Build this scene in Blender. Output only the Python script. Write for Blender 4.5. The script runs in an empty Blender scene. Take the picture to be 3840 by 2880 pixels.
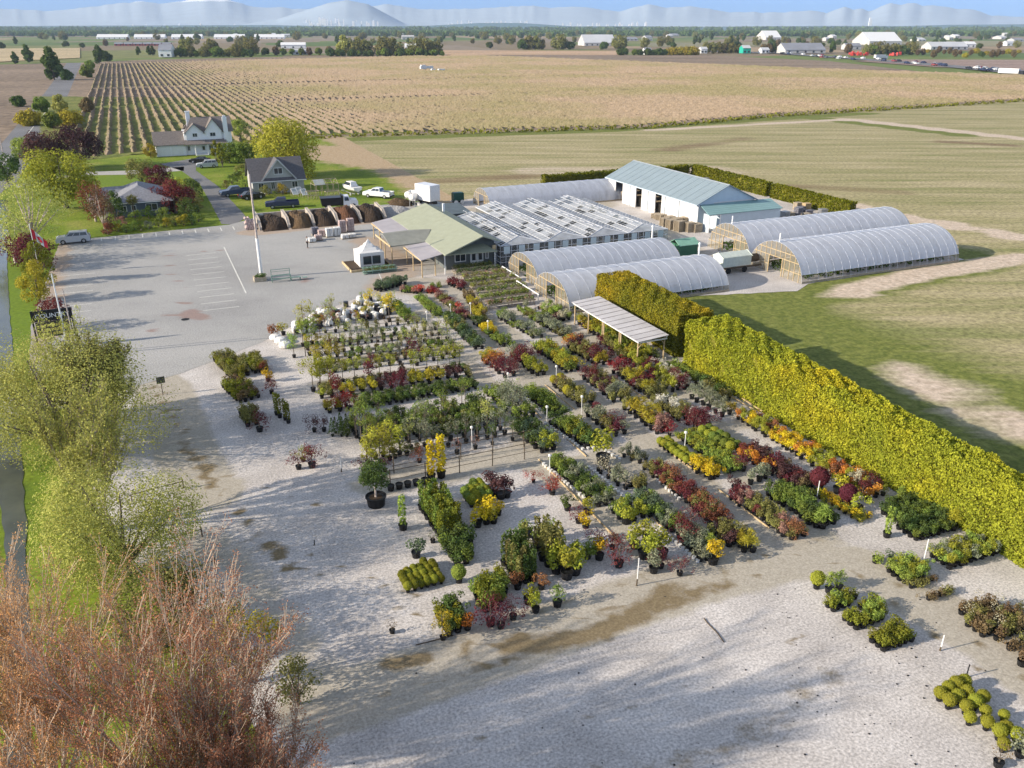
import bpy, bmesh, math, random
import numpy as np
from mathutils import Vector, Matrix
from mathutils.geometry import tessellate_polygon
random.seed(7); RG = np.random.default_rng(11)
SC = bpy.context.scene; COL = SC.collection

# ---------------------------------------------------------------- camera, sky, sun, exposure
HC = 30.0; FPX = 3150.0; CX, CY, HZ = 1920.0, 1440.0, 100.0
TH = math.atan((CY - HZ) / FPX); CT, ST = math.cos(TH), math.sin(TH)
cam = bpy.data.objects.new('camera', bpy.data.cameras.new('camera')); COL.objects.link(cam)
cam.location = (0, 0, HC); cam.rotation_euler = (math.pi / 2 - TH, 0, 0)
cam.data.sensor_width = 36; cam.data.lens = 36 * FPX / 3840; cam.data.clip_start = 0.5; cam.data.clip_end = 90000
SC.camera = cam
SUN_EL = math.radians(22); SUN_AZ = math.radians(17)      # light travels towards (cos az, sin az)
W = bpy.data.worlds.new('World'); SC.world = W; W.use_nodes = True
wn, wl = W.node_tree.nodes, W.node_tree.links
bg = wn['Background']
sky = wn.new('ShaderNodeTexSky'); sky.sky_type = 'NISHITA'; sky.sun_disc = False
sky.sun_elevation = SUN_EL; sky.sun_rotation = math.radians(270) - SUN_AZ
sky.altitude = 800; sky.air_density = 1.0; sky.dust_density = 0.3; sky.ozone_density = 3.0
hsv = wn.new('ShaderNodeHueSaturation'); hsv.inputs['Saturation'].default_value = 0.52
wl.new(sky.outputs[0], hsv.inputs['Color'])
# a deep clear blue low over the horizon, fading into the plain sky higher up
wtc = wn.new('ShaderNodeTexCoord'); wsx = wn.new('ShaderNodeSeparateXYZ'); wl.new(wtc.outputs['Generated'], wsx.inputs[0])
wr = wn.new('ShaderNodeValToRGB'); wl.new(wsx.outputs[2], wr.inputs[0]); we = wr.color_ramp.elements
we[0].position = 0.0; we[0].color = (.16, .38, .84, 1); we[1].position = .22; we[1].color = (1, 1, 1, 1)
we2 = we.new(.05); we2.color = (.13, .40, 1.0, 1)
wm = wn.new('ShaderNodeMix'); wm.data_type = 'RGBA'; wm.blend_type = 'MULTIPLY'; wm.inputs[0].default_value = 1
wl.new(hsv.outputs[0], wm.inputs[6]); wl.new(wr.outputs[0], wm.inputs[7])
wl.new(wm.outputs[2], bg.inputs[0]); bg.inputs[1].default_value = 0.135
sun = bpy.data.objects.new('sun', bpy.data.lights.new('sun', 'SUN')); COL.objects.link(sun)
sun.data.energy = 4.5; sun.data.angle = math.radians(0.6); sun.data.color = (1.0, 0.88, 0.72)
sd = Vector((math.cos(SUN_AZ) * math.cos(SUN_EL), math.sin(SUN_AZ) * math.cos(SUN_EL), -math.sin(SUN_EL)))
sun.rotation_euler = sd.to_track_quat('-Z', 'Y').to_euler(); sun.location = (-40, -10, 60)
SC.view_settings.view_transform = 'Standard'; SC.view_settings.look = 'None'
SC.view_settings.exposure = 0.75; SC.view_settings.gamma = 1.0
SC.render.engine = 'CYCLES'
SC.cycles.max_bounces = 5; SC.cycles.diffuse_bounces = 2; SC.cycles.glossy_bounces = 2
SC.cycles.transmission_bounces = 4; SC.cycles.transparent_max_bounces = 10; SC.cycles.volume_bounces = 0
SC.cycles.use_adaptive_sampling = True; SC.cycles.adaptive_threshold = 0.02
SC.cycles.caustics_reflective = False; SC.cycles.caustics_refractive = False

# ---------------------------------------------------------------- where things stand
AL = math.radians(23.5); CA, SA = math.cos(AL), math.sin(AL)   # the plot's own grid is turned by this much
def G(px, py, h=0.0):
    u = (px - CX) / FPX; v = (py - CY) / FPX
    y = CT - v * ST; z = -ST - v * CT; t = (HC - h) / (-z)
    return (u * t, y * t)
def W2L(x, y): return (x * CA + y * SA, -x * SA + y * CA)
def L2W(s, t): return (s * CA - t * SA, s * SA + t * CA)
def S(px, py, h=0.0): return W2L(*G(px, py, h))
def crop(ox, oy, k): return lambda x, y, h=0.0: S(ox + x / k, oy + y / k, h)
c2 = crop(800, 1050, 2.37); c3 = crop(1500, 950, 2.37); c4 = crop(2200, 1000, 2.37)
c6 = crop(1200, 1600, 1.843); c7 = crop(2000, 1500, 1.843); c8 = crop(2900, 1600, 1.296)
b6 = crop(800, 500, 2.765); b5 = crop(0, 500, 2.765); b7 = crop(1500, 550, 2.765); b8 = crop(2200, 550, 2.765)

# ---------------------------------------------------------------- materials
MATS = {}
def mat(name):
    m = bpy.data.materials.new(name); m.use_nodes = True; n = m.node_tree.nodes; n.clear()
    return m, n, m.node_tree.links
def ramp(n, stops):
    r = n.new('ShaderNodeValToRGB'); e = r.color_ramp.elements
    while len(e) > 1: e.remove(e[-1])
    e[0].position = stops[0][0]; e[0].color = (*stops[0][1], 1)
    for p, c in stops[1:]:
        q = e.new(p); q.color = (*c, 1)
    return r
def coords(n, l, scale=(1, 1, 1), rot=0.0, kind='Object'):
    tc = n.new('ShaderNodeTexCoord'); mp = n.new('ShaderNodeMapping')
    mp.inputs['Scale'].default_value = scale; mp.inputs['Rotation'].default_value = (0, 0, rot)
    l.new(tc.outputs[kind], mp.inputs[0]); return mp.outputs[0]
def noise(n, l, vec, scale, detail=3, rough=.6):
    t = n.new('ShaderNodeTexNoise'); t.inputs['Scale'].default_value = scale; t.inputs['Detail'].default_value = detail
    t.inputs['Roughness'].default_value = rough; l.new(vec, t.inputs['Vector']); return t.outputs['Fac']
def mix(n, l, fac, a, b, mode='MIX'):
    m = n.new('ShaderNodeMix'); m.data_type = 'RGBA'; m.blend_type = mode
    for s, v in ((m.inputs[0], fac), (m.inputs[6], a), (m.inputs[7], b)):
        if hasattr(v, 'is_output') or isinstance(v, bpy.types.NodeSocket): l.new(v, s)
        elif isinstance(v, (tuple, list)): s.default_value = (*v, 1)
        else: s.default_value = v
    return m.outputs[2]
def math_(n, l, op, a, b=None, clamp=False):
    m = n.new('ShaderNodeMath'); m.operation = op; m.use_clamp = clamp
    for i, v in enumerate((a, b)):
        if v is None: continue
        if isinstance(v, bpy.types.NodeSocket): l.new(v, m.inputs[i])
        else: m.inputs[i].default_value = v
    return m.outputs[0]
def attr(n, name):
    a = n.new('ShaderNodeAttribute'); a.attribute_name = name; return a.outputs['Fac']
def out(n, l, col, rough=.8, spec=.3, metal=0.0, bump=None, bstr=.3, bdist=.05):
    p = n.new('ShaderNodeBsdfPrincipled'); o = n.new('ShaderNodeOutputMaterial')
    if isinstance(col, bpy.types.NodeSocket): l.new(col, p.inputs['Base Color'])
    else: p.inputs['Base Color'].default_value = (*col, 1)
    p.inputs['Roughness'].default_value = rough; p.inputs['Specular IOR Level'].default_value = spec
    p.inputs['Metallic'].default_value = metal
    if bump is not None:
        b = n.new('ShaderNodeBump'); b.inputs['Strength'].default_value = bstr; b.inputs['Distance'].default_value = bdist
        l.new(bump, b.inputs['Height']); l.new(b.outputs[0], p.inputs['Normal'])
    l.new(p.outputs[0], o.inputs[0]); return p
def plain(name, col, rough=.7, var=.12, scale=2.0, metal=0.0, spec=.3):
    if name in MATS: return MATS[name]
    m, n, l = mat(name); v = coords(n, l); f = noise(n, l, v, scale, 4)
    a = tuple(c * (1 - var) for c in col); b = tuple(min(1, c * (1 + var)) for c in col)
    out(n, l, ramp_on(n, l, f, [(.3, a), (.7, b)]), rough, spec, metal); MATS[name] = m; return m
def ramp_on(n, l, fac, stops):
    r = ramp(n, stops); l.new(fac, r.inputs[0]); return r.outputs[0]
def leafmat(name, col, var=.35, trans=.30, hue=.03, sc=1.2):
    if name in MATS: return MATS[name]
    m, n, l = mat(name)
    g = n.new('ShaderNodeNewGeometry'); oi = n.new('ShaderNodeObjectInfo')
    v = coords(n, l, kind='Object'); f = noise(n, l, v, sc, 2)
    r1 = math_(n, l, 'MULTIPLY', g.outputs['Random Per Island'], .6)
    k = math_(n, l, 'ADD', r1, math_(n, l, 'MULTIPLY', f, .4))
    c = ramp_on(n, l, k, [(.12, tuple(x * (1 - var) for x in col)), (.5, col), (.9, tuple(min(1, x * (1 + var * 1.1) + .01) for x in col))])
    h = n.new('ShaderNodeHueSaturation'); l.new(c, h.inputs['Color'])
    hv = math_(n, l, 'ADD', math_(n, l, 'MULTIPLY', oi.outputs['Random'], hue), .5 - hue / 2); l.new(hv, h.inputs['Hue'])
    vv = math_(n, l, 'ADD', math_(n, l, 'MULTIPLY', oi.outputs['Random'], .3), .85); l.new(vv, h.inputs['Value'])
    d = n.new('ShaderNodeBsdfDiffuse'); t = n.new('ShaderNodeBsdfTranslucent'); s = n.new('ShaderNodeMixShader'); o = n.new('ShaderNodeOutputMaterial')
    l.new(h.outputs[0], d.inputs[0]); l.new(h.outputs[0], t.inputs[0]); s.inputs[0].default_value = trans
    l.new(d.outputs[0], s.inputs[1]); l.new(t.outputs[0], s.inputs[2]); l.new(s.outputs[0], o.inputs[0])
    MATS[name] = m; return m
LC = dict(dgreen=(.10, .145, .04), green=(.19, .25, .05), lgreen=(.28, .36, .07), ygreen=(.34, .35, .045), yellow=(.62, .46, .03), olive=(.23, .22, .07),
          orange=(.55, .22, .045), red=(.32, .045, .04), wine=(.15, .038, .045), purple=(.11, .055, .055), grey=(.26, .28, .18), pale=(.50, .47, .33),
          brown=(.20, .145, .075), pink=(.36, .20, .16), white=(.72, .70, .60), gold=(.40, .34, .04), rust=(.27, .115, .06), hedge=(.40, .40, .025),
          willow=(.46, .46, .06), cedar=(.21, .22, .03), twig=(.55, .28, .14), bud=(.42, .42, .11), blue=(.13, .18, .10), flower=(.62, .13, .09))
def LM(c): return leafmat('leaves_' + c, LC[c])
M_bark = plain('bark', (.16, .13, .10), .9, .3, 6); M_barkl = plain('pale_bark', (.50, .42, .37), .9, .3, 5); M_twigb = plain('tan_twig_bark', (.41, .32, .235), .9, .4, .6)
M_pot = plain('black_pot', (.012, .012, .013), .5, .3, 3); M_soil = plain('soil', (.06, .04, .025), 1, .4, 9)
M_bag = plain('white_bag', (.72, .71, .68), .6, .1, 6); M_white = plain('white_paint', (.78, .78, .76), .5, .05, .7)
M_wood = plain('weathered_wood', (.36, .30, .22), .85, .3, 4); M_dwood = plain('dark_wood', (.10, .075, .05), .85, .3, 4)
M_tan = plain('tan_wood', (.50, .38, .22), .8, .2, 3); M_metal = plain('galvanised_steel', (.42, .43, .44), .45, .1, 3, .6)
M_dark = plain('dark_opening', (.012, .012, .014), .7, .4, 2); M_glassd = plain('window_glass', (.03, .04, .05), .08, .2, 1, 0, .8)
M_rubber = plain('rubber', (.015, .015, .015), .8); M_conc = plain('concrete', (.42, .40, .37), .85, .2, 2)
M_black = plain('black_paint', (.015, .015, .018), .35, .1, 1); M_gpaint = plain('pale_green_paint', (.22, .33, .27), .5, .1, 2)

# ---------------------------------------------------------------- mesh helpers
def link(o, parent=None):
    COL.objects.link(o)
    if parent is not None: o.parent = parent
    return o
def tag(o, label=None, cat=None, group=None, kind=None):
    if label: o['label'] = label
    if cat: o['category'] = cat
    if group: o['group'] = group
    if kind: o['kind'] = kind
    return o
ORD = ['first', 'second', 'third', 'fourth', 'fifth', 'sixth', 'seventh', 'eighth', 'ninth', 'tenth', 'eleventh', 'twelfth', 'thirteenth', 'fourteenth', 'fifteenth', 'sixteenth', 'seventeenth', 'eighteenth']
def thing(name, label, cat, s=0, t=0, rot=0.0, group=None, z=0.0, world=None):
    o = link(bpy.data.objects.new(name, None)); x, y = world or L2W(s, t)
    o.location = (x, y, z); o.rotation_euler = (0, 0, AL + rot); o.empty_display_size = .3
    return tag(o, label, cat, group)
class MB:
    def __init__(s): s.v = []; s.f = []; s.m = []
    def add(s, V, F, m=0):
        b = len(s.v); s.v += [tuple(p) for p in V]
        for f in F: s.f.append(tuple(b + i for i in f)); s.m.append(m)
        return s
    def box(s, x0, x1, y0, y1, z0, z1, m=0):
        return s.add([(x0, y0, z0), (x1, y0, z0), (x1, y1, z0), (x0, y1, z0), (x0, y0, z1), (x1, y0, z1), (x1, y1, z1), (x0, y1, z1)],
                     [(0, 3, 2, 1), (4, 5, 6, 7), (0, 1, 5, 4), (1, 2, 6, 5), (2, 3, 7, 6), (3, 0, 4, 7)], m)
    def quad(s, a, b, c, d, m=0): return s.add([a, b, c, d], [(0, 1, 2, 3)], m)
    def slab(s, a, b, c, d, th, m=0):   # a roof plane with thickness, thickened downwards
        T = [a, b, c, d]; B = [(p[0], p[1], p[2] - th) for p in T]
        return s.add(T + B, [(0, 1, 2, 3), (7, 6, 5, 4), (0, 4, 5, 1), (1, 5, 6, 2), (2, 6, 7, 3), (3, 7, 4, 0)], m)
    def prism(s, poly, ax, a0, a1, m=0):   # poly in the other two axes
        def P(u, v, w): return (w, u, v) if ax == 0 else ((u, w, v) if ax == 1 else (u, v, w))
        n = len(poly); V = [P(u, v, a0) for u, v in poly] + [P(u, v, a1) for u, v in poly]
        F = [tuple(range(n)), tuple(range(2 * n - 1, n - 1, -1))] + [(i, (i + 1) % n, n + (i + 1) % n, n + i) for i in range(n)]
        return s.add(V, F, m)
    def tube(s, p, q, r0, r1=None, n=6, m=0, cap=True):
        p, q = Vector(p), Vector(q); r1 = r0 if r1 is None else r1; d = (q - p)
        if d.length < 1e-6: return s
        d.normalize(); a = d.orthogonal().normalized(); b = d.cross(a); V = []
        for c, r in ((p, r0), (q, r1)):
            for i in range(n):
                w = 2 * math.pi * i / n; V.append(tuple(c + (a * math.cos(w) + b * math.sin(w)) * r))
        F = [(i, (i + 1) % n, n + (i + 1) % n, n + i) for i in range(n)]
        if cap: F += [tuple(range(n - 1, -1, -1)), tuple(range(n, 2 * n))]
        return s.add(V, F, m)
    def lathe(s, prof, n=12, c=(0, 0, 0), m=0):
        V = []; F = []
        for r, z in prof:
            for i in range(n):
                w = 2 * math.pi * i / n; V.append((c[0] + r * math.cos(w), c[1] + r * math.sin(w), c[2] + z))
        for k in range(len(prof) - 1):
            for i in range(n): F.append((k * n + i, k * n + (i + 1) % n, (k + 1) * n + (i + 1) % n, (k + 1) * n + i))
        F.append(tuple(range((len(prof) - 1) * n, len(prof) * n)))
        return s.add(V, F, m)
    def leaves(s, C, size, m=0, up=0.0, asp=.55):
        V, n = leafV(C, size, up, asp); b = len(s.v); s.v += [tuple(p) for p in V]
        for i in range(n): s.f.append((b + 4 * i, b + 4 * i + 1, b + 4 * i + 2, b + 4 * i + 3)); s.m.append(m)
        return s
    def mesh(s, name, mats, smooth=False):
        me = bpy.data.meshes.new(name); me.from_pydata(s.v, [], s.f)
        for m in (mats if isinstance(mats, (list, tuple)) else [mats]): me.materials.append(m)
        me.polygons.foreach_set('material_index', s.m)
        if smooth: me.polygons.foreach_set('use_smooth', [True] * len(s.f))
        me.update(); return me
    def build(s, name, mats, parent=None, smooth=False, bevel=0):
        o = link(bpy.data.objects.new(name, s.mesh(name, mats, smooth)), parent)
        if bevel:
            b = o.modifiers.new('b', 'BEVEL'); b.width = bevel; b.segments = 2; b.limit_method = 'ANGLE'
        return o
BLC = [None]
def leafV(C, size, up=0.0, asp=.55):
    C = np.asarray(C, float).reshape(-1, 3); n = len(C)
    N = RG.normal(size=(n, 3)); N[:, 2] = N[:, 2] * (1 - up) + up * 1.5; N /= np.linalg.norm(N, axis=1)[:, None] + 1e-9
    if BLC[0] is not None and len(BLC[0]) == n:      # leaves face outwards from their own clump
        D = C - BLC[0]; D /= np.linalg.norm(D, axis=1)[:, None] + 1e-6; D[:, 2] += .25; N = N * .75 + D; N /= np.linalg.norm(N, axis=1)[:, None] + 1e-9
    BLC[0] = None
    A = np.cross(N, RG.normal(size=(n, 3))); A /= np.linalg.norm(A, axis=1)[:, None] + 1e-9; B = np.cross(N, A)
    sz = (size * RG.uniform(.6, 1.4, n))[:, None]; a = A * sz * .5; b = B * sz * .5 * asp
    V = np.empty((n, 4, 3)); V[:, 0] = C - a; V[:, 1] = C + b; V[:, 2] = C + a; V[:, 3] = C - b
    return V.reshape(-1, 3), n
def leafmesh(name, C, size, m, up=0.0, asp=.55, extra=None):
    V, n = leafV(C, size, up, asp); mb = bpy.data.meshes.new(name)
    mb.vertices.add(4 * n); mb.vertices.foreach_set('co', V.ravel()); mb.loops.add(4 * n)
    mb.loops.foreach_set('vertex_index', np.arange(4 * n)); mb.polygons.add(n)
    mb.polygons.foreach_set('loop_start', np.arange(0, 4 * n, 4)); mb.polygons.foreach_set('loop_total', np.full(n, 4))
    mb.materials.append(m); mb.update(calc_edges=True); return mb
def shell(n, r=1.0, inner=.75):
    d = RG.normal(size=(n, 3)); d /= np.linalg.norm(d, axis=1)[:, None]; return d * (r * RG.uniform(inner, 1.0, n) ** .6)[:, None]
def blobs(n, centres, radii):
    C = []; Q = []; tot = sum(x ** 2 for x in radii)
    for c, r in zip(centres, radii):
        k = max(6, int(n * r ** 2 / tot)); C.append(shell(k, r, .55) + np.array(c)); Q.append(np.tile(np.array(c, float), (k, 1)))
    BLC[0] = np.concatenate(Q); return np.concatenate(C)
def boxart(x0, x1, y0, y1, z0, z1, m=0): return MB().box(x0, x1, y0, y1, z0, z1, m)

# ---------------------------------------------------------------- ground sheets
def densify(poly, step, amp, rs):
    o = []; n = len(poly)
    for i in range(n):
        a = Vector(poly[i]); b = Vector(poly[(i + 1) % n]); d = b - a; k = max(1, int(d.length / step)); nn = Vector((-d.y, d.x)).normalized() if d.length > 0 else Vector((0, 0))
        for j in range(k):
            p = a + d * (j / k); e = rs.uniform(-amp, amp) if j else rs.uniform(-amp, amp) * .3
            o.append((p.x + nn.x * e, p.y + nn.y * e))
    return o
def segdist(P, poly):
    d = np.full(len(P), 1e9)
    for a, b in zip(poly[:-1], poly[1:]):
        a = np.array(a[:2], float); b = np.array(b[:2], float); ab = b - a
        t = np.clip(((P - a) @ ab) / (ab @ ab + 1e-9), 0, 1); d = np.minimum(d, np.linalg.norm(P - a - t[:, None] * ab, axis=1))
    return d
def sheet(name, poly, m, z, grid=0, attrs=None, step=1.5, amp=.15, kind='structure', label=None):
    """poly in the plot's own (s, t) metres; attrs: {name: [(polyline, half width, falloff, strength)]}"""
    rs = random.Random(hash(name) % 1000 if False else len(name) * 7)
    pl = densify(poly, step, amp, rs); vs = [Vector((*L2W(*p), 0)) for p in pl]
    bm = bmesh.new(); bv = [bm.verts.new((v.x, v.y, z)) for v in vs]
    for f in tessellate_polygon([vs]):
        try: bm.faces.new([bv[i] for i in f])
        except ValueError: pass
    if grid:
        xs = [v.x for v in vs]; ys = [v.y for v in vs]
        for ax, lo, hi in ((0, min(xs), max(xs)), (1, min(ys), max(ys))):
            c = lo + grid
            while c < hi:
                no = (1, 0, 0) if ax == 0 else (0, 1, 0); co = (c, 0, 0) if ax == 0 else (0, c, 0)
                bmesh.ops.bisect_plane(bm, geom=bm.verts[:] + bm.edges[:] + bm.faces[:], plane_co=co, plane_no=no); c += grid
    bmesh.ops.recalc_face_normals(bm, faces=bm.faces[:])
    me = bpy.data.meshes.new(name); bm.to_mesh(me); bm.free()
    if me.polygons and me.polygons[0].normal.z < 0: me.flip_normals()
    if attrs:
        P = np.empty(len(me.vertices) * 3); me.vertices.foreach_get('co', P); P = P.reshape(-1, 3)
        SL = np.stack([P[:, 0] * CA + P[:, 1] * SA, -P[:, 0] * SA + P[:, 1] * CA], 1)
        for an, lst in attrs.items():
            v = np.zeros(len(P))
            for line, w, fall, st in lst: v = np.maximum(v, st * np.clip(1 - (segdist(SL, line) - w) / fall, 0, 1))
            a = me.attributes.new(an, 'FLOAT', 'POINT'); a.data.foreach_set('value', v)
    me.materials.append(m); o = link(bpy.data.objects.new(name, me)); o['kind'] = kind
    if label: o['label'] = label
    return o
def groundmat(name, a, b, scale, fine, c=None, stretch=(1, 1, 1), layers=(), bstr=.4, bdist=.03, rot=-AL, speck=None, rough=.95):
    """two-tone noise ground with extra attribute-driven layers: (attribute, colour1, colour2, noise scale)"""
    m, n, l = mat(name); v = coords(n, l, rot=rot); vs = coords(n, l, scale=stretch, rot=rot)
    f1 = noise(n, l, vs, scale, 5, .65); f2 = noise(n, l, v, fine, 2, .7)
    stops = [(.36, a), (.64, b)] if c is None else [(.32, a), (.5, b), (.68, c)]
    col = ramp_on(n, l, f1, stops)
    g = ramp_on(n, l, f2, [(.3, (.62, .62, .62)), (.7, (1.35, 1.35, 1.35))]); col = mix(n, l, 1.0, col, g, 'MULTIPLY')
    for an, c1, c2, sc in layers:
        q = noise(n, l, vs, sc, 4, .7); w = attr(n, an)
        k = math_(n, l, 'MULTIPLY', math_(n, l, 'SUBTRACT', math_(n, l, 'ADD', w, math_(n, l, 'MULTIPLY', q, .9)), .78), 3.5, True)
        q2 = noise(n, l, v, sc * 4, 3, .7)
        col = mix(n, l, k, col, mix(n, l, .6, ramp_on(n, l, q2, [(.3, c1), (.7, c2)]), mix(n, l, 1.0, ramp_on(n, l, q2, [(.3, c1), (.7, c2)]), g, 'MULTIPLY')))
    out(n, l, col, rough, .15, 0, f2, bstr, bdist); return m

# patchwork plain out to the horizon
m, n, l = mat('plain_patchwork'); v = coords(n, l, rot=-AL)
vo = n.new('ShaderNodeTexVoronoi'); vo.distance = 'CHEBYCHEV'; vo.inputs['Scale'].default_value = .0042; vo.inputs['Randomness'].default_value = .85
l.new(coords(n, l, scale=(1, .55, 1), rot=-AL), vo.inputs['Vector'])
sp = n.new('ShaderNodeSeparateColor'); l.new(vo.outputs['Color'], sp.inputs[0])
col = ramp_on(n, l, sp.outputs[0], [(0, (.20, .21, .08)), (.2, (.24, .19, .12)), (.4, (.12, .17, .05)), (.55, (.36, .27, .17)), (.7, (.27, .22, .16)), (.85, (.16, .20, .06)), (1, (.30, .28, .20))])
col.node.color_ramp.interpolation = 'CONSTANT'
col = mix(n, l, 1.0, col, ramp_on(n, l, noise(n, l, v, .05, 5), [(.3, (.75, .75, .75)), (.7, (1.2, 1.2, 1.2))]), 'MULTIPLY')
out(n, l, col, .95, .1)
R_ = 30000
g = MB().quad((-R_, -2000, -.6), (R_, -2000, -.6), (R_, R_, -.6), (-R_, R_, -.6)).build('ground', m); g['kind'] = 'structure'

M_lawn = groundmat('lawn', (.085, .14, .015), (.17, .23, .02), .12, 2.5, c=(.26, .27, .06), layers=[('dry', (.38, .27, .15), (.46, .36, .24), .25), ('lush', (.11, .18, .018), (.18, .25, .025), .5)])
M_field = groundmat('mown_field', (.22, .225, .085), (.34, .30, .155), .22, 1.6, c=(.46, .385, .24), stretch=(.10, 1, 1),
    layers=[('lush', (.115, .145, .03), (.20, .215, .055), .2), ('dirt', (.50, .40, .30), (.60, .50, .40), .2), ('dark', (.20, .14, .08), (.24, .18, .10), .1)])
M_gravel = groundmat('crushed_gravel', (.43, .40, .375), (.535, .50, .47), .22, 7.0, c=(.615, .58, .55), bstr=.5, bdist=.03,
    layers=[('dirt', (.37, .335, .275), (.47, .43, .36), .6), ('damp', (.19, .145, .085), (.25, .20, .12), .8)])
M_asph = groundmat('worn_asphalt', (.31, .305, .295), (.375, .37, .355), .07, 8, c=(.43, .42, .40), bstr=.15, bdist=.01, stretch=(.6, 1, 1),
    layers=[('dirt', (.38, .30, .23), (.44, .36, .29), .3), ('patch', (.28, .21, .19), (.33, .25, .22), .5)], rough=.85)
M_road = groundmat('road_asphalt', (.17, .17, .175), (.22, .22, .225), .05, 6, bstr=.1, bdist=.01)
M_paint = plain('road_paint', (.66, .65, .60), .8, .2, 2)
M_berry = groundmat('berry_soil', (.20, .21, .07), (.33, .26, .15), .05, .5, c=(.40, .31, .20))
m, n, l = mat('ditch_water'); v = coords(n, l)
out(n, l, ramp_on(n, l, noise(n, l, v, .4, 3), [(.3, (.05, .06, .06)), (.7, (.10, .11, .09))]), .12, .6, 0, noise(n, l, v, 3, 3), .1, .02); M_water = m

lawn_poly = [(-60, 235), (-60, -10), (8, -10), (10, 20), (4, 40), (-3, 60), (-4, 80), (-10, 95), (-12, 141), (8, 141), (54, 144), (57, 262), (3, 240)]
sheet('lawn', lawn_poly, M_lawn, -.02, 3, {'dry': [([(53.5, 144), (56.5, 262)], 2, 9, .85), ([S(1180, 560), S(1300, 590), S(1500, 620)], 3, 12, .9), ([(40, 150), (54, 147)], 2, 5, .8)],
      'lush': [([(-14.5, 92), (-18, 130)], 2, 4, .9), ([(-7, 62), (-13, 90)], 2, 3, 1), ([(10, 215), (0, 200)], 6, 8, .9), ([(20, 150), (45, 150)], 3, 4, .7)]})
field_poly = [(44, 5), (44, 84), (60, 84), (74, 84), (98, 84), (100, 95), (100, 145), (80, 146), (50, 143), (51, 262), (60, 262), (380, 275), (380, 5)]
T1 = [S(2500, 640), S(2900, 705), S(3300, 800), S(3840, 890), (150, 60)]
T2 = [S(3150, 1108), S(3300, 1060), S(3500, 1020), S(3840, 965)]
sheet('field', field_poly, M_field, -.03, 5, {
    'dirt': [(T1, 1.0, 3, 1), (T2, 1.2, 2.5, .9), ([S(2440, 488), S(3180, 447)], 1, 4, .7), ([S(3180, 447), S(3840, 520)], 2, 4, .9), ([S(1260, 560), S(1340, 620), S(1200, 600)], 2, 9, .8),
             ([S(3400, 1400), S(3840, 1620)], 1.5, 5, .62), ([S(2700, 640), S(2000, 640)], 4, 8, .5)],
    'lush': [([(74, 77), (104, 80), (104, 86)], 3.5, 5, .9), ([(53, 79), (66, 76)], 5, 6, 1), ([(53, 76), (52, 10)], 11, 22, .80), ([S(1250, 525), S(2300, 488), S(2900, 445), S(3250, 425)], 2.5, 4, .9),
             ([S(2950, 430), S(3300, 470), S(3600, 505)], 3, 4, .9)],
    'dark': [([S(2500, 560), S(2800, 520)], 2, 6, .55), ([S(3000, 700), S(3400, 720)], 2, 5, .5), ([S(3520, 530), S(3800, 545)], 2, 5, .6), ([S(1600, 680), S(2000, 660)], 2, 5, .5)]}, amp=.5)
yard = [(46.5, 78), (51, 83), (72, 77.5), (75.5, 79.5), (104, 80.3), (104, 102), (112, 104), (109, 150), (52.5, 150), (52, 146), (14, 143.5), (12, 95), (-6, 84), (-9, 76), (-6, 55), (0, 36), (6, 10), (46, 10)]
yard_dirt = [([(4, 32), (14, 32.5), (26, 33.3), (33, 33), (36.5, 30), (37.5, 22), (37, 12)], 1.4, 1.5, 1), ([(-3, 84), (-1, 75), (0, 62), (1, 55)], 1.3, 2.0, 1),
    ([(0, 50), (3, 40), (4.5, 32)], .8, 2, .6), ([(29, 100), (31, 88), (30.3, 60), (29.8, 40), (30, 34)], .7, 1.2, .95), ([(33.2, 90), (33.3, 34)], .6, 1.0, .95), ([(26.5, 88), (26, 60), (23.5, 50), (25.3, 35)], .5, .9, .9),
    ([(36.6, 84), (36.4, 34)], .5, .9, .9), ([(40, 80), (39.8, 36)], .5, .9, .85), ([(27, 72.6), (44, 72.6)], .7, 1, .9), ([(26, 64), (44, 64)], .6, 1, .9), ([(25, 56.6), (44, 56.6)], .5, 1, .9), ([(24, 49), (44, 49.5)], .5, 1, .8),
    ([(12, 82.4), (27, 81.4)], .6, 1, .9), ([(12, 76.6), (27, 75.6)], .6, .9, .9), ([(12, 71.7), (26, 70.7)], .5, .9, .9), ([(12, 67.3), (26, 67.3)], .5, .9, .8), ([(24, 102), (30, 98), (36, 92)], 2, 4, .9), ([(68, 100), (70, 125), (72, 112)], 3, 6, .85), ([(50, 137), (75, 137)], 3, 5, .8), ([(12, 51.8), (25, 51.8)], 1.0, 2, .8)]
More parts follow.
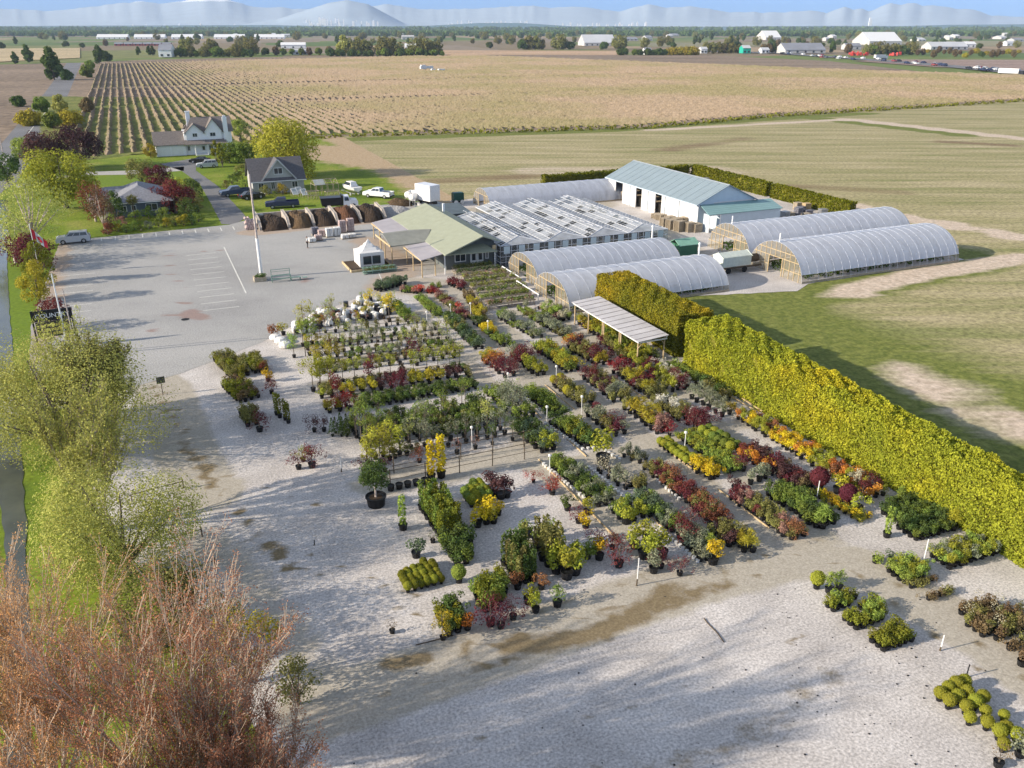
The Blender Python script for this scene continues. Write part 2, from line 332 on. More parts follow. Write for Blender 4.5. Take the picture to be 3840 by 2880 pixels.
yard_damp = [([(12, 33.0), (20, 33.0), (27, 33.9), (33, 33.6), (36.2, 30)], .03, .2, .6), ([(12, 31.6), (20, 31.5), (27, 32.4), (32, 32.2)], .03, .2, .56), ([(-2.4, 84), (-.4, 74), (.6, 62)], .03, .18, .6), ([(2, 48), (8, 40), (12, 34.5)], .05, .22, .62), ([(3.6, 48), (9.6, 40), (13.6, 34.5)], .05, .22, .6), ([(37.0, 30), (36.6, 20), (36, 12)], .04, .25, .58), ([(35.4, 30), (35, 20), (34.5, 12)], .04, .25, .56), ([(-3.2, 84), (-1, 70), (2, 58), (8, 50)], .04, .22, .6), ([(6, 31.6), (16, 31.2), (30, 32.2)], .04, .25, .6), ([(6, 28), (18, 26), (30, 27)], .03, .2, .5), ([(10, 24), (20, 22), (28, 24)], .2, 2.0, .42), ([(18.5, 31.2), (22, 31.6), (25, 32.2), (28, 32.4)], .1, 1.0, .66), ([(14, 34.2), (20, 34.6), (27, 35.2)], .05, .6, .48), ([(33.5, 34.8), (36.2, 33.6)], .05, .5, .5), ([(-2.2, 84), (-1.8, 76), (-.4, 68), (.4, 62)], .05, .5, .6), ([(14, 32.3), (18, 31.4), (21, 31.9), (24.5, 33.2)], .25, 1.2, .74), ([(7.5, 33.6), (9.5, 33.4)], .15, .8, .8), ([(20, 32.2), (24, 32.8)], .05, .8, .6), ([(28, 33.2), (31, 33.6)], .05, .7, .5), ([(1, 61), (1.5, 56), (3, 50), (4.5, 44)], .05, .5, .8), ([(-1, 66), (1.2, 56)], .05, .5, .7), ([(11, 32), (12, 33.4)], .1, .5, .55)]
sheet('gravel_yard', yard, M_gravel, 0.0, 1.0, {'dirt': yard_dirt, 'damp': yard_damp})
lot = [S(225, 905), S(790, 850), S(860, 843), (19, 150.5), (50, 151), (52, 140), (42.5, 121.5), (36, 103.5), (28.5, 102), (25.5, 98.5), (19.5, 95), S(1130, 1203), S(980, 1285), S(680, 1400), S(500, 1450), S(390, 1455), (-12.5, 84), (-13.5, 100)]
sheet('parking_lot', lot, M_asph, .012, 2.0, {'dirt': [([(15, 137), (38, 138.5)], 1.2, 2, .95), ([(-12, 88), (-12, 140)], .6, 1.5, .7), ([(26, 100), (31, 108), (30, 125)], 1, 4, .7)], 'patch': [([S(700, 1170), S(740, 1190)], .8, .8, .9), ([(2, 100), (3.2, 108), (1.6, 118), (2.2, 128)], .02, .18, .8), ([(2.4, 128), (12, 127)], .02, .15, .75), ([(-6, 86), (0, 96), (3, 108)], .02, .15, .7), ([(10, 92), (20, 112)], .02, .15, .7)]}, amp=.08)
sheet('driveway', [S(830, 840), S(880, 842), S(925, 815), S(820, 700), S(735, 640), S(735, 592), S(600, 615), S(680, 640), S(750, 690), S(800, 780)], M_road, .004, amp=.05)
sheet('path', [S(60, 688), S(330, 644), S(480, 640), S(690, 625), S(690, 640), S(480, 655), S(330, 657), S(60, 705)], M_conc, .004, amp=.05)
sheet('road', [(-25.5, 195), (-24, 205), (-24.5, 400), (-33, 900), (-45, 900), (-37, 500), (-34, 265), (-34, 195), (-33, 20), (-26, 20)], M_road, .004, amp=.02, step=8)
for k, tt in enumerate(range(40, 400, 12)):
    pass
sheet('road_line', [(-29.6, 20), (-29.4, 20), (-29.4, 400), (-29.6, 400)], M_paint, .010, amp=0)
sheet('ditch_water', [S(18, 3100), S(20, 2300), S(18, 2000), S(-60, 1600), S(-120, 1300), S(-60, 1000), S(-30, 750), S(30, 750), S(25, 1000), S(42, 1250), S(75, 1600), S(100, 2000), S(108, 2300), S(100, 3100)], M_water, .004, kind='structure', amp=.1)
sheet('culvert_path', [(-26, 80), (-12, 79.5), (-7, 78), (-8, 75), (-14, 75), (-26, 74)], M_conc, .016, amp=.1)
# painted lines on the lot
def strip(name, a, b, w, m=M_paint, z=.020, label=None):
    a = Vector(a); b = Vector(b); d = (b - a).normalized(); q = Vector((-d.y, d.x)) * w / 2
    return sheet(name, [tuple(a - q), tuple(b - q), tuple(b + q), tuple(a + q)], m, z, amp=0)
strip('lot_line', b6(110, 1180), b6(340, 1659), .16)
for k in range(13):
    s = -7.0 + k * 1.95; strip('stall_line', (s, 140.4), (s, 143.0), .17)
for k in range(11):
    t = 126 - k * 2.75; strip('stall_line', (4.2, t), (8.2, t), .13, z=.016)
for k in range(10):
    t = 124 - k * 2.9; strip('stall_line', (-11.8, t), (-7.6, t), .13, z=.016)
strip('curb_line', (26.2, 101.7), (27.9, 112.5), .12); strip('curb_line', (28.9, 118.5), (29.6, 111.5), .12)
MB().lathe([(.45, 0), (.45, .01)], 16).build('manhole_cover', M_dark).location = (*L2W(*S(695, 1198)), .015)
tag(bpy.data.objects['manhole_cover'], 'dark round drain cover in the grey parking lot', 'manhole cover')
# far fields
def far(name, pts, col, z, var=.15):
    m = groundmat(name + '_mat', tuple(c * (1 - var) for c in col), tuple(c * (1 + var) for c in col), .02, .3, stretch=(.3, 1, 1), bstr=0)
    return sheet(name, [S(*p) for p in pts], m, z, amp=0, step=1e9)
far('berry_field', [(-900, 262), (300, 235), (540, 224), (1000, 214), (1700, 206), (2650, 207), (3100, 228), (3400, 262), (3640, 290), (3840, 310), (4100, 330), (4100, 352), (3850, 375), (3100, 424), (2900, 436), (2400, 478), (1200, 512), (560, 575), (300, 570), (-100, 620), (-900, 560)], (.25, .19, .135), -.01, .2)
far('tan_field', [(1640, 205), (2350, 206), (2330, 190), (1660, 188)], (.48, .33, .21), -.1)
far('ploughed_field', [(3200, 228), (3350, 222), (4200, 225), (4200, 290), (3840, 264), (3500, 250)], (.30, .22, .18), -.1)
far('side_field', [(-900, 240), (-100, 236), (300, 216), (300, 180), (-600, 185)], (.48, .38, .22), -.05)
far('right_field', [(2400, 160), (4300, 150), (4300, 172), (2400, 176)], (.26, .24, .14), -.2)
hw = [(2600, 191), (2900, 200), (3200, 222), (3500, 246), (3840, 280), (4200, 318), (4200, 300), (3840, 266), (3500, 238), (3200, 216), (2900, 196), (2600, 188)]
sheet('highway', [S(*p) for p in hw], M_road, .05, amp=0, step=1e9)

# ---------------------------------------------------------------- blueberry rows (nobody could count the bushes)
def berry_rows():
    V = []; F = []; rs = np.random.default_rng(5); b = 0
    P0 = [(-60, 215), (3, 242), (51, 262), (150, 244), (217, 259), (244, 261), (366, 271), (600, 290)]
    for s in np.arange(-16, 560, 3.1):
        t0 = np.interp(s, [p[0] for p in P0], [p[1] for p in P0]) + (4 if s < 60 else 3)
        t1 = np.interp(s, [-60, 50, 356, 626], [860, 900, 985, 870]) - 10
        if s > 360: t1 = np.interp(s, [360, 504, 600], [985, 500, 300])
        st = 1.8 if s < 140 else 2.6; ts = []; t = t0
        while t < t1: ts.append(t); t += st * (1 + max(0, t - 350) / 300)
        ts = np.array(ts); k = len(ts)
        if k < 3: continue
        gap = np.abs(ts - 395) < 2.5
        gap |= np.abs(ts - (520 + s * .05)) < 4
        w = rs.uniform(.45, .95, k); h = rs.uniform(.5, 1.25, k); w[gap] *= .2; h[gap] = .05; h[0] = 0.0; w[0] *= .4
        x = s + rs.normal(0, .12, k)
        for dx, hh in ((-w, 0 * h), (rs.normal(0, .15, k), h), (w, 0 * h)):
            X = x + dx; V.append(np.stack([X * CA - ts * SA, X * SA + ts * CA, hh], 1))
        i = np.arange(k - 1)
        F.append(np.stack([b + i, b + i + 1, b + k + i + 1, b + k + i], 1)); F.append(np.stack([b + k + i, b + k + i + 1, b + 2 * k + i + 1, b + 2 * k + i], 1)); b += 3 * k
    V = np.concatenate(V); F = np.concatenate(F); me = bpy.data.meshes.new('berry_bushes'); me.from_pydata(V.tolist(), [], F.tolist())
    m, n, l = mat('dormant_bushes'); v = coords(n, l, rot=-AL); f = noise(n, l, v, .9, 3, .8); f2 = noise(n, l, v, .012, 3)
    c1 = ramp_on(n, l, f, [(.3, (.15, .12, .08)), (.5, (.24, .185, .13)), (.7, (.32, .25, .175))]); c2_ = ramp_on(n, l, f, [(.3, (.11, .105, .05)), (.6, (.23, .195, .11))])
    out(n, l, mix(n, l, ramp_on(n, l, f2, [(.42, (0, 0, 0)), (.6, (1, 1, 1))]), c1, c2_), .95, .1, 0, f, .5, .2)
    me.materials.append(m); o = link(bpy.data.objects.new('berry_bushes', me)); o['kind'] = 'stuff'; o['label'] = 'rows of dormant tan berry bushes filling the wide field'
berry_rows()
def weeds():
    P = []
    pts = [S(*p) for p in ((560, 578), (1200, 514), (2400, 480), (2900, 436), (3100, 424), (3840, 378))]
    for a, b in zip(pts[:-1], pts[1:]):
        n_ = int(math.dist(a, b) / 1.1)
        for i in range(n_):
            f = i / n_; x, y = L2W(a[0] + (b[0] - a[0]) * f, a[1] + (b[1] - a[1]) * f - 1.5 + RG.normal(0, 1.0)); r = RG.uniform(.4, 1.3); P.append(shell(10, r, .3) * np.array((1.4, 1, .8)) + np.array((x, y, r * .5)))
    tag(link(bpy.data.objects.new('edge_weeds', leafmesh('edge_weeds', np.concatenate(P), .9, LM('cedar'), .3))), 'rough green weeds along the near edge of the berry field', kind='stuff')
weeds()
# green grass lane between the rows at the near left of the berry field
gm = groundmat('row_grass', (.12, .15, .03), (.22, .22, .06), .1, .8)
sheet('grass_lane', [(-20, 228), (3, 243), (51, 263), (80, 258), (70, 330), (30, 430), (-40, 470)], gm, .006, amp=1)

# ---------------------------------------------------------------- mountains, hills, far city
def ray(px, py, D):
    u = (px - CX) / FPX; v = (py - CY) / FPX; y = CT - v * ST; z = -ST - v * CT
    return u / y * D, D, HC + z / y * D
def ridge(name, prof, D, depth, m, rough, seed, nx=420, ny=16):
    rs = np.random.default_rng(seed); px = np.linspace(prof[0][0], prof[-1][0], nx); py = np.interp(px, [p[0] for p in prof], [p[1] for p in prof])
    V = []; 
    ph = rs.uniform(0, 6, 8)
    for j in range(ny):
        f = j / (ny - 1); 
        for i in range(nx):
            x, y, z = ray(px[i], py[i], D); bump = 1 - abs(f - .55) / .55 if f < .55 else 1 - (f - .55) / .45 * .8
            wob = sum(math.sin(px[i] * .012 * (k + 1) + ph[k] + f * (3 + k)) / (k + 1.3) for k in range(7))
            zz = (z - 0) * max(0, bump) ** .9 * (1 + (wob * rough * (1 - abs(bump)) if bump < 1 else 0)) - 2
            V.append((x * (1 + (f - .55) * depth / D), D + (f - .55) * depth, zz if bump < .999 else z))
    F = [(j * nx + i, j * nx + i + 1, (j + 1) * nx + i + 1, (j + 1) * nx + i) for j in range(ny - 1) for i in range(nx - 1)]
    me = bpy.data.meshes.new(name); me.from_pydata(V, [], F); me.materials.append(m); me.polygons.foreach_set('use_smooth', [True] * len(F))
    o = link(bpy.data.objects.new(name, me)); o['kind'] = 'structure'; return o
def mountmat(name, rock_haze, snowz, span):
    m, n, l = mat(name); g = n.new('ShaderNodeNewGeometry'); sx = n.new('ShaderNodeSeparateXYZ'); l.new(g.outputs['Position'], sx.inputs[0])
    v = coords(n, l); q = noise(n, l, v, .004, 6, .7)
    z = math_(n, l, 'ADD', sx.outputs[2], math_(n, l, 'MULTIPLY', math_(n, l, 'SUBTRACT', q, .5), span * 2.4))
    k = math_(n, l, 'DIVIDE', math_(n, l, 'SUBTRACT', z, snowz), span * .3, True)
    out(n, l, mix(n, l, k, ramp_on(n, l, q, [(.3, rock_haze), (.7, tuple(c * 1.2 for c in rock_haze))]), (.92, .92, .95)), .9, .1); return m
DM = 12000
prof = [(-400, 30), (0, 30), (180, 40), (420, 14), (530, 2), (600, 12), (680, 3), (760, -14), (850, -8), (930, 20), (1010, 26), (1060, 24), (1100, 32), (1240, 30), (1400, 20), (1440, 13), (1560, 30), (1680, 33), (1770, 31), (1800, 30), (1900, 24), (2000, 18), (2060, 28), (2150, 22), (2200, 25), (2320, 42), (2430, 12), (2500, 28), (2600, 22), (2740, 45), (2830, 42), (2860, 48), (3050, 38), (3100, 48), (3170, 22), (3200, 35), (3230, 28), (3260, 42), (3340, 8), (3380, 16), (3430, 8), (3460, 20), (3500, 17), (3580, 30), (3660, 36), (3720, 58), (3840, 62), (4300, 70)]
prof2 = []
rj = random.Random(3)
for (a, b), (c, d) in zip(prof[:-1], prof[1:]):
    k = max(1, int((c - a) / 20))
    for i in range(k): prof2.append((a + (c - a) * i / k, b + (d - b) * i / k + (rj.uniform(-3, 2) if i else 0)))
prof2.append(prof[-1])
ridge('mountains', prof2, DM, 6500, mountmat('far_mountain', (.36, .43, .50), 315, 20), .03, 2)  # pale blue distance haze is put into the rock colour
ridge('hills', [(300, 92), (900, 92), (1040, 70), (1140, 38), (1230, 8), (1300, -4), (1380, 12), (1450, 50), (1520, 88), (1700, 93)], 8300, 1500, mountmat('near_mountain', (.33, .40, .47), 900, 60), .04, 4, 120)  # the dome's rock colour carries painted haze as well
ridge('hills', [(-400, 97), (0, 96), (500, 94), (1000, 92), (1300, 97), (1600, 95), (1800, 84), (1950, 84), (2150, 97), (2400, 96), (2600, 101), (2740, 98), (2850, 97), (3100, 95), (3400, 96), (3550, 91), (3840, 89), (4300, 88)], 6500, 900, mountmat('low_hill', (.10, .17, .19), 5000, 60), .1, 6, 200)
M_tower = plain('tower_wall', (.75, .77, .80), .6, .1, .01)
rt = random.Random(21)
def towers(px0, px1, n, hmin, hmax, grp, D=7200):
    for i in range(n):
        px = px0 + (px1 - px0) * (i + rt.random()) / n; x, y, z = ray(px, 97, D + rt.uniform(-200, 900)); h = rt.uniform(hmin, hmax) * D / FPX * 1.1; w = rt.uniform(9, 18)
        b = MB().box(-w / 2, w / 2, -w / 2, w / 2, 0, h).box(-w / 4, w / 4, -w / 4, w / 4, h, h + rt.uniform(2, 8))
        o = b.build('tower', M_tower); o.location = (x, y, max(0, z - 8)); tag(o, 'pale high-rise tower ' + grp, 'tower', 'towers ' + grp)
towers(1150, 1290, 24, 10, 27, 'of the faint city centre before the domed mountain')
towers(1290, 1420, 10, 8, 20, 'in the thinner part of the city beside the domed mountain')
towers(1680, 2000, 22, 5, 18, 'of the low hazy district at mid-horizon')
towers(2080, 2440, 20, 5, 14, 'of the hazy suburb past the low district')
towers(3255, 3270, 2, 14, 26, 'standing alone on the long low ridge')
towers(430, 900, 6, 6, 12, 'scattered on the ridge before the broad mountain')

# ---------------------------------------------------------------- far buildings
M_froof = plain('shed_roof', (.55, .56, .57), .6, .08, .05); M_fwall = plain('shed_wall', (.50, .49, .47), .8, .1, .05); M_redw = plain('red_shed_wall', (.36, .10, .09), .8, .2, .1)
M_groof = plain('grey_roof', (.26, .27, .30), .7, .1, .1); M_teal = plain('teal_wall', (.02, .40, .30), .6, .1, .1)
def shed(px, py, wpx, h, dep, wall, roof, label, name='farm_shed', gable=True, rise=.25, grp=None):
    x, y = G(px, py); dist = y * CT + HC * ST; w = wpx * dist / FPX
    e = thing(name, label, 'shed' if 'shed' in name else name.split('_')[-1], world=(x, y), rot=-AL + .15, group=grp)
    MB().box(-w / 2, w / 2, 0, dep, 0, h).prism([(0, h), (dep, h), (dep / 2, h + dep * rise)], 0, -w / 2, w / 2).build('wall', wall, e)
    r = MB(); o_ = w / 2 + .4; z2 = h + dep * rise + .15
    r.slab((-o_, -.5, h), (o_, -.5, h), (o_, dep / 2, z2), (-o_, dep / 2, z2), .15); r.slab((-o_, dep / 2, z2), (o_, dep / 2, z2), (o_, dep + .5, h), (-o_, dep + .5, h), .15)
    r.build('roof', roof, e)
    nw = min(6, max(2, int(w / 9)))
    for i in range(nw):
        a = -w / 2 + w * (i + .5) / nw; MB().box(a - 1.2, a + 1.2, -.12, -.02, .8 if h > 3 else .5, min(h - .4, 3)).build('window', M_glassd, e)
    return e
fb = [(620, 214, 46, 7, 22, M_white, M_groof, 'big grey barn with a white gable among dark conifers'), (3320, 168, 130, 6, 60, M_fwall, M_white, 'huge white roofed hall in the farmland beyond the highway'),
      (3020, 200, 160, 4, 30, M_fwall, M_groof, 'low grey roofed hall left of the red machinery yard'), (3560, 186, 150, 4, 24, M_fwall, M_froof, 'long pale roofed poultry barn behind a bare hedge line'),
      (2250, 172, 120, 5, 50, M_fwall, M_froof, 'flat pale roofed depot behind the tan field'), (2430, 205, 26, 5, 10, M_white, M_groof, 'white farmhouse with steep gable by dark conifers'),
      (2640, 200, 24, 5, 9, M_white, M_froof, 'small white gabled house standing alone by the field edge'), (2800, 200, 30, 6, 12, M_teal, M_froof, 'teal walled shop by the highway'),
      (2870, 200, 30, 4, 10, M_white, M_froof, 'white trailer-like shed just before the highway'), (1560, 186, 80, 4, 16, M_white, M_white, 'white farm building half hidden by pale green trees'),
      (1440, 196, 90, 4, 14, M_tan, M_tan, 'low building with orange-tan roof between tree clumps'), (1100, 182, 90, 5, 14, M_white, M_white, 'white house row behind the bushes of the wide field'),
      (1130, 205, 60, 3, 12, M_fwall, M_froof, 'low pale roof behind dark round bushes'), (2900, 150, 60, 6, 60, M_fwall, M_white, 'pale hall in the second row beyond the highway'),
      (3640, 178, 40, 5, 14, M_white, M_white, 'white house at the end of the poultry barn'), (3790, 172, 34, 5, 12, M_white, M_froof, 'white house past a clump of round trees'), (3200, 186, 60, 5, 14, M_fwall, M_groof, 'brown grey workshop beside the red machinery')]
for a in fb: shed(*a)
for i in range(6): shed(445 + i * 36, 172, 30, 3.2, 9, M_redw, M_groof, 'red walled shed in the row behind the conifers', 'red_shed', grp='red sheds in a row behind the conifers')
for i, px in enumerate([420, 560, 700, 860, 1010]): shed(px, 146, 110, 4, 30, M_white, M_white, 'long white greenhouse in the pale line on the plain', 'white_greenhouse_shed', grp='long white greenhouses in a line on the plain')
rb = random.Random(8)
for i in range(40):
    px = rb.choice([rb.uniform(2350, 3840), rb.uniform(2700, 3840), rb.uniform(600, 2300)]); py = rb.uniform(126, 140) if i % 3 else rb.uniform(140, 162)
    shed(px, py, rb.uniform(12, 48), rb.uniform(3, 7), rb.uniform(15, 45), M_fwall, rb.choice([M_white, M_froof, M_fwall, M_groof]), 'pale warehouse among the many on the distant plain', 'warehouse', grp='pale warehouses on the distant plain', rise=.12)

# ---------------------------------------------------------------- trees
def crown_pts(R, H, n, rs_seed, flat=1.0, clumps=26, z0=0.0, top=1.0, cl=(.22, .38)):
    rs = np.random.default_rng(rs_seed); C = []; rad = []
    for i in range(clumps):
        d = rs.normal(size=3); d /= np.linalg.norm(d); d *= rs.uniform(.35, .85) ** .5
        zz = (d[2] * .5 + .5); C.append((d[0] * R * (1 - (zz ** 2) * (1 - top)), d[1] * R * (1 - (zz ** 2) * (1 - top)), z0 + zz * H)); rad.append(R * rs.uniform(*cl))
    global RG; return blobs(n, C, rad), C
TREE_CACHE = {}
def tree_meshes(key, R, H, trunk, n, leaf, colour, clumps=26, top=.7, seed=1, bark=None, weep=False, cl=(.22, .38)):
    if key in TREE_CACHE: return TREE_CACHE[key]
    P, C = crown_pts(R, H, n, seed, clumps=clumps, z0=trunk, top=top, cl=cl)
    if weep:
        k = len(P) // 2; P[:k, 2] -= RG.uniform(0, H * .35, k) * (np.hypot(P[:k, 0], P[:k, 1]) / R); P[:, 2] = np.maximum(P[:, 2], .3)
    cm = leafmesh('crown', P, leaf, LM(colour), .2)
    b = MB(); r = max(.08, R * .055); b.tube((0, 0, 0), (0, 0, trunk + H * .3), r * 1.3, r * .7, 7)
    for c in C[::2]: b.tube((0, 0, trunk * .7 + H * .1 * random.random()), (c[0] * .9, c[1] * .9, c[2]), r * .5, r * .12, 5, cap=False)
    tm = b.mesh('trunk', bark or M_bark); TREE_CACHE[key] = (cm, tm); return cm, tm
def tree(s, t, key, label, R=3, H=6, trunk=1.5, n=2500, leaf=.35, colour='green', name='tree', cat='tree', group=None, sc=1.0, world=None, rot=0.0, parts=True, **k):
    cm, tm = tree_meshes(key, R, H, trunk, n, leaf, colour, **k)
    e = thing(name, label, cat, s, t, rot, group, world=world); e.scale = (sc, sc, sc)
    link(bpy.data.objects.new('crown', cm), e); link(bpy.data.objects.new('trunk', tm), e); return e
def T(px, py, *a, **k):
    s, t = S(px, py); return tree(s, t, *a, **k)

# garden trees round the houses
T(180, 640, 'plumA', 'dark purple plum tree with broad crown, the one nearer the road', R=5.2, H=7, trunk=1.6, n=5200, leaf=.42, colour='purple', clumps=34, seed=3, name='plum_tree')
T(300, 632, 'plumB', 'dark purple plum tree beside the open lawn, paired with its twin by the road', R=5.6, H=7.5, trunk=1.6, n=5600, leaf=.42, colour='purple', clumps=36, seed=4, name='plum_tree')
T(250, 780, 'mapleY', 'broad bright yellow-green tree behind the ranch house garden', R=6.6, H=9, trunk=1.5, n=9000, leaf=.42, colour='ygreen', clumps=44, seed=5, name='maple_tree')
T(1085, 665, 'willow', 'large golden weeping willow behind the grey cottage', R=6.8, H=10.5, trunk=1.5, n=13000, leaf=.45, colour='willow', clumps=50, seed=6, weep=True, name='willow_tree', top=.85)
T(535, 685, 'gumdrop', 'olive green rounded tree beside the ranch house roof', R=3.4, H=4.6, trunk=.4, n=3400, leaf=.3, colour='olive', seed=7, name='round_tree')
T(600, 712, 'plumC', 'small dark red tree touching the olive round tree by the ranch roof', R=2.8, H=4, trunk=.8, n=2600, leaf=.3, colour='wine', seed=8, name='plum_tree')
T(660, 800, 'plumD', 'dark red purple tree beside the ranch house window', R=4.2, H=4.6, trunk=.8, n=5200, leaf=.32, colour='wine', seed=9, name='plum_tree')
T(675, 745, 'yel2', 'yellow-green small tree between two dark red trees near the drive', R=2.2, H=3.6, trunk=.5, n=1800, leaf=.3, colour='ygreen', seed=10, name='maple_tree')
T(725, 752, 'dk2', 'dark green shrub tree at the drive edge', R=2.2, H=3.4, trunk=.3, n=1800, leaf=.28, colour='dgreen', seed=12, name='evergreen_tree')
T(360, 830, 'rustw', 'weeping rust brown tree beside the gravel path', R=3.0, H=6.5, trunk=.6, n=3000, leaf=.26, colour='rust', seed=13, weep=True, name='weeping_tree', bark=M_barkl)
T(395, 872, 'rustw2', 'tall pale brown weeping tree next to the ranch house wall', R=2.0, H=7.0, trunk=.6, n=1900, leaf=.24, colour='brown', seed=14, weep=True, name='weeping_tree', bark=M_barkl)
T(440, 842, 'dk3', 'dark green conifer against the ranch house wall', R=1.8, H=5.5, trunk=.2, n=1800, leaf=.28, colour='dgreen', top=.25, seed=15, name='evergreen_tree')
T(130, 925, 'birch', 'thin leafed olive gold birch by the ditch and the silver car', R=5.6, H=8.5, trunk=1.6, n=5200, leaf=.26, colour='bud', clumps=40, seed=16, name='birch_tree', bark=M_barkl, cl=(.3, .45))
T(60, 985, 'birch2', 'smaller green gold birch leaning over the ditch bank', R=3.6, H=6, trunk=1.4, n=2600, leaf=.26, colour='bud', seed=17, name='birch_tree', bark=M_barkl, cl=(.3, .45))
T(130, 1005, 'wm1', 'spreading dark wine red maple at the lot edge behind the flag', R=3.9, H=3.6, trunk=.6, n=4200, leaf=.26, colour='wine', seed=18, name='red_maple_tree', top=.9)
T(215, 1235, 'wm2', 'low wine red maple right behind the black roadside sign', R=2.1, H=3.2, trunk=.6, n=1600, leaf=.22, colour='wine', seed=19, name='red_maple_tree')
T(155, 1065, 'ced1', 'dark olive clipped cedar just below the flag', R=2.1, H=5.4, trunk=.1, n=3600, leaf=.22, colour='cedar', top=.35, seed=20, name='cedar_tree')
T(150, 1130, 'ced2', 'rusty olive cedar shrub nearer the black roadside sign', R=2.3, H=5.0, trunk=.1, n=3600, leaf=.22, colour='gold', top=.35, seed=21, name='cedar_tree')
for i, (px, py, h, r) in enumerate([(815, 625, 6.5, 1.2), (835, 628, 6.0, 1.1)]):
    T(px, py, 'cyp%d' % i, ['tall narrow dark cypress at the white farmhouse corner', 'second narrow cypress, next to the laurel hedge'][i], R=r, H=h, trunk=.1, n=1800, leaf=.25, colour='cedar', top=.3, seed=30 + i, name='cypress_tree')
for i, px in enumerate([862, 895, 928]):
    T(px, 610, 'laurel', ORD[i] + ' big dark laurel from the farmhouse in the row by its lawn', R=2.8, H=4.4, trunk=.2, n=2800, leaf=.32, colour='green', seed=33, name='laurel_tree', group='big laurels in a row by the farmhouse lawn', rot=i)
T(900, 520, 'lgt', 'pale green round tree behind the laurel row', R=3.2, H=4.6, trunk=1, n=2500, leaf=.35, colour='lgreen', seed=35, name='round_tree')
T(565, 590, 'rnd2', 'golden brown rounded shrub tree at the garage corner', R=1.9, H=3.4, trunk=.1, n=1600, leaf=.25, colour='gold', seed=36, name='round_tree')
T(100, 590, 'hedgeR', 'pale green tree at the bend of the road', R=4, H=4.5, trunk=.5, n=3000, leaf=.4, colour='lgreen', seed=37, name='round_tree')
T(30, 690, 'dkl', 'dark green tree on the far side of the ditch', R=3.5, H=6, trunk=.5, n=2600, leaf=.4, colour='dgreen', seed=38, name='evergreen_tree')
shr = [(300, 700, 2.0, 'green'), (345, 735, 1.8, 'olive'), (420, 745, 1.7, 'lgreen'), (480, 700, 1.8, 'dgreen'), (610, 745, 1.8, 'green'), (700, 800, 1.9, 'dgreen'), (735, 815, 1.5, 'olive'), (640, 835, 1.6, 'green'), (590, 838, 1.4, 'olive'), (430, 870, 1.5, 'lgreen'), (540, 850, 1.3, 'gold')][:0] + [(870, 690, 1.5, 'green'), (848, 705, 1.3, 'olive'), (890, 680, 1.6, 'dgreen'), (905, 655, 1.8, 'olive'), (998, 732, 1.5, 'olive'), (1060, 728, 1.6, 'gold'), (920, 700, 1.2, 'lgreen'), (1030, 738, .9, 'green'),
       (445, 868, 1.0, 'gold'), (475, 872, 1.0, 'green'), (505, 862, 1.1, 'lgreen'), (530, 866, .9, 'green'), (560, 858, 1.0, 'grey'), (595, 850, 1.1, 'green'), (625, 850, 1.2, 'gold'), (660, 846, 1.3, 'olive'), (690, 846, 1.4, 'gold'),
       (720, 842, 1.3, 'dgreen'), (745, 832, 1.2, 'green'), (745, 795, 1.2, 'olive'), (405, 880, 1.5, 'rust'), (455, 845, 1.2, 'pink'), (510, 830, 1.4, 'lgreen'), (560, 820, 1.6, 'green')]
bushwhere = ['among those before the grey cottage'] * 8 + ['in the planted border along the parking lot'] * 16
for i, (px, py, r, c) in enumerate(shr):
    T(px, py, 'gb' + c, {'green': 'mid green', 'olive': 'olive', 'dgreen': 'dark green', 'gold': 'golden olive', 'lgreen': 'light green', 'grey': 'grey green', 'rust': 'rust brown', 'pink': 'dusky pink'}[c] + ' rounded bush ' + bushwhere[i],
      R=1.2, H=1.5, trunk=0, n=700, leaf=.17, colour=c, clumps=9, seed=40, sc=r / 1.2, rot=i, name='garden_bush', cat='bush', group=c + ' bushes ' + bushwhere[i])
for px, py, r, c, lb in ((300, 715, 1.0, 'green', 'full green round tree on the lawn behind the rust brown tree'), (345, 800, .8, 'dgreen', 'dark green round tree tucked behind the rust brown tree'), (705, 815, 1.0, 'dgreen', 'dark round tree under the dark red tree by the drive'), (620, 838, .8, 'green', 'green round tree in the lot border below the dark red tree'), (735, 775, .8, 'olive', 'olive round tree on the drive side of the ranch garden'), (420, 862, .75, 'lgreen', 'light green round tree at the corner of the lot border')):
    T(px, py, 'gr' + c, lb, R=2.1, H=3.2, trunk=.2, n=2200, leaf=.22, colour=c, clumps=22, seed=90, sc=r, name='round_tree')
# palm by the ranch window
e = thing('palm_tree', 'small fan palm before the ranch house window', 'palm', *S(507, 820))
b = MB(); [b.tube((0, 0, 3.0), (1.1 * math.cos(a), 1.1 * math.sin(a), 3.2 + .6 * math.sin(3 * a)), .14, .02, 4, cap=False) for a in np.linspace(0, 6.1, 16)]
b.leaves(shell(300, .9, .3) + np.array((0, 0, 3.2)), .5, 0, 0, .2); b.build('crown', LM('olive'), e); MB().tube((0, 0, 0), (0, 0, 3), .14, .1, 7).build('trunk', M_bark, e)
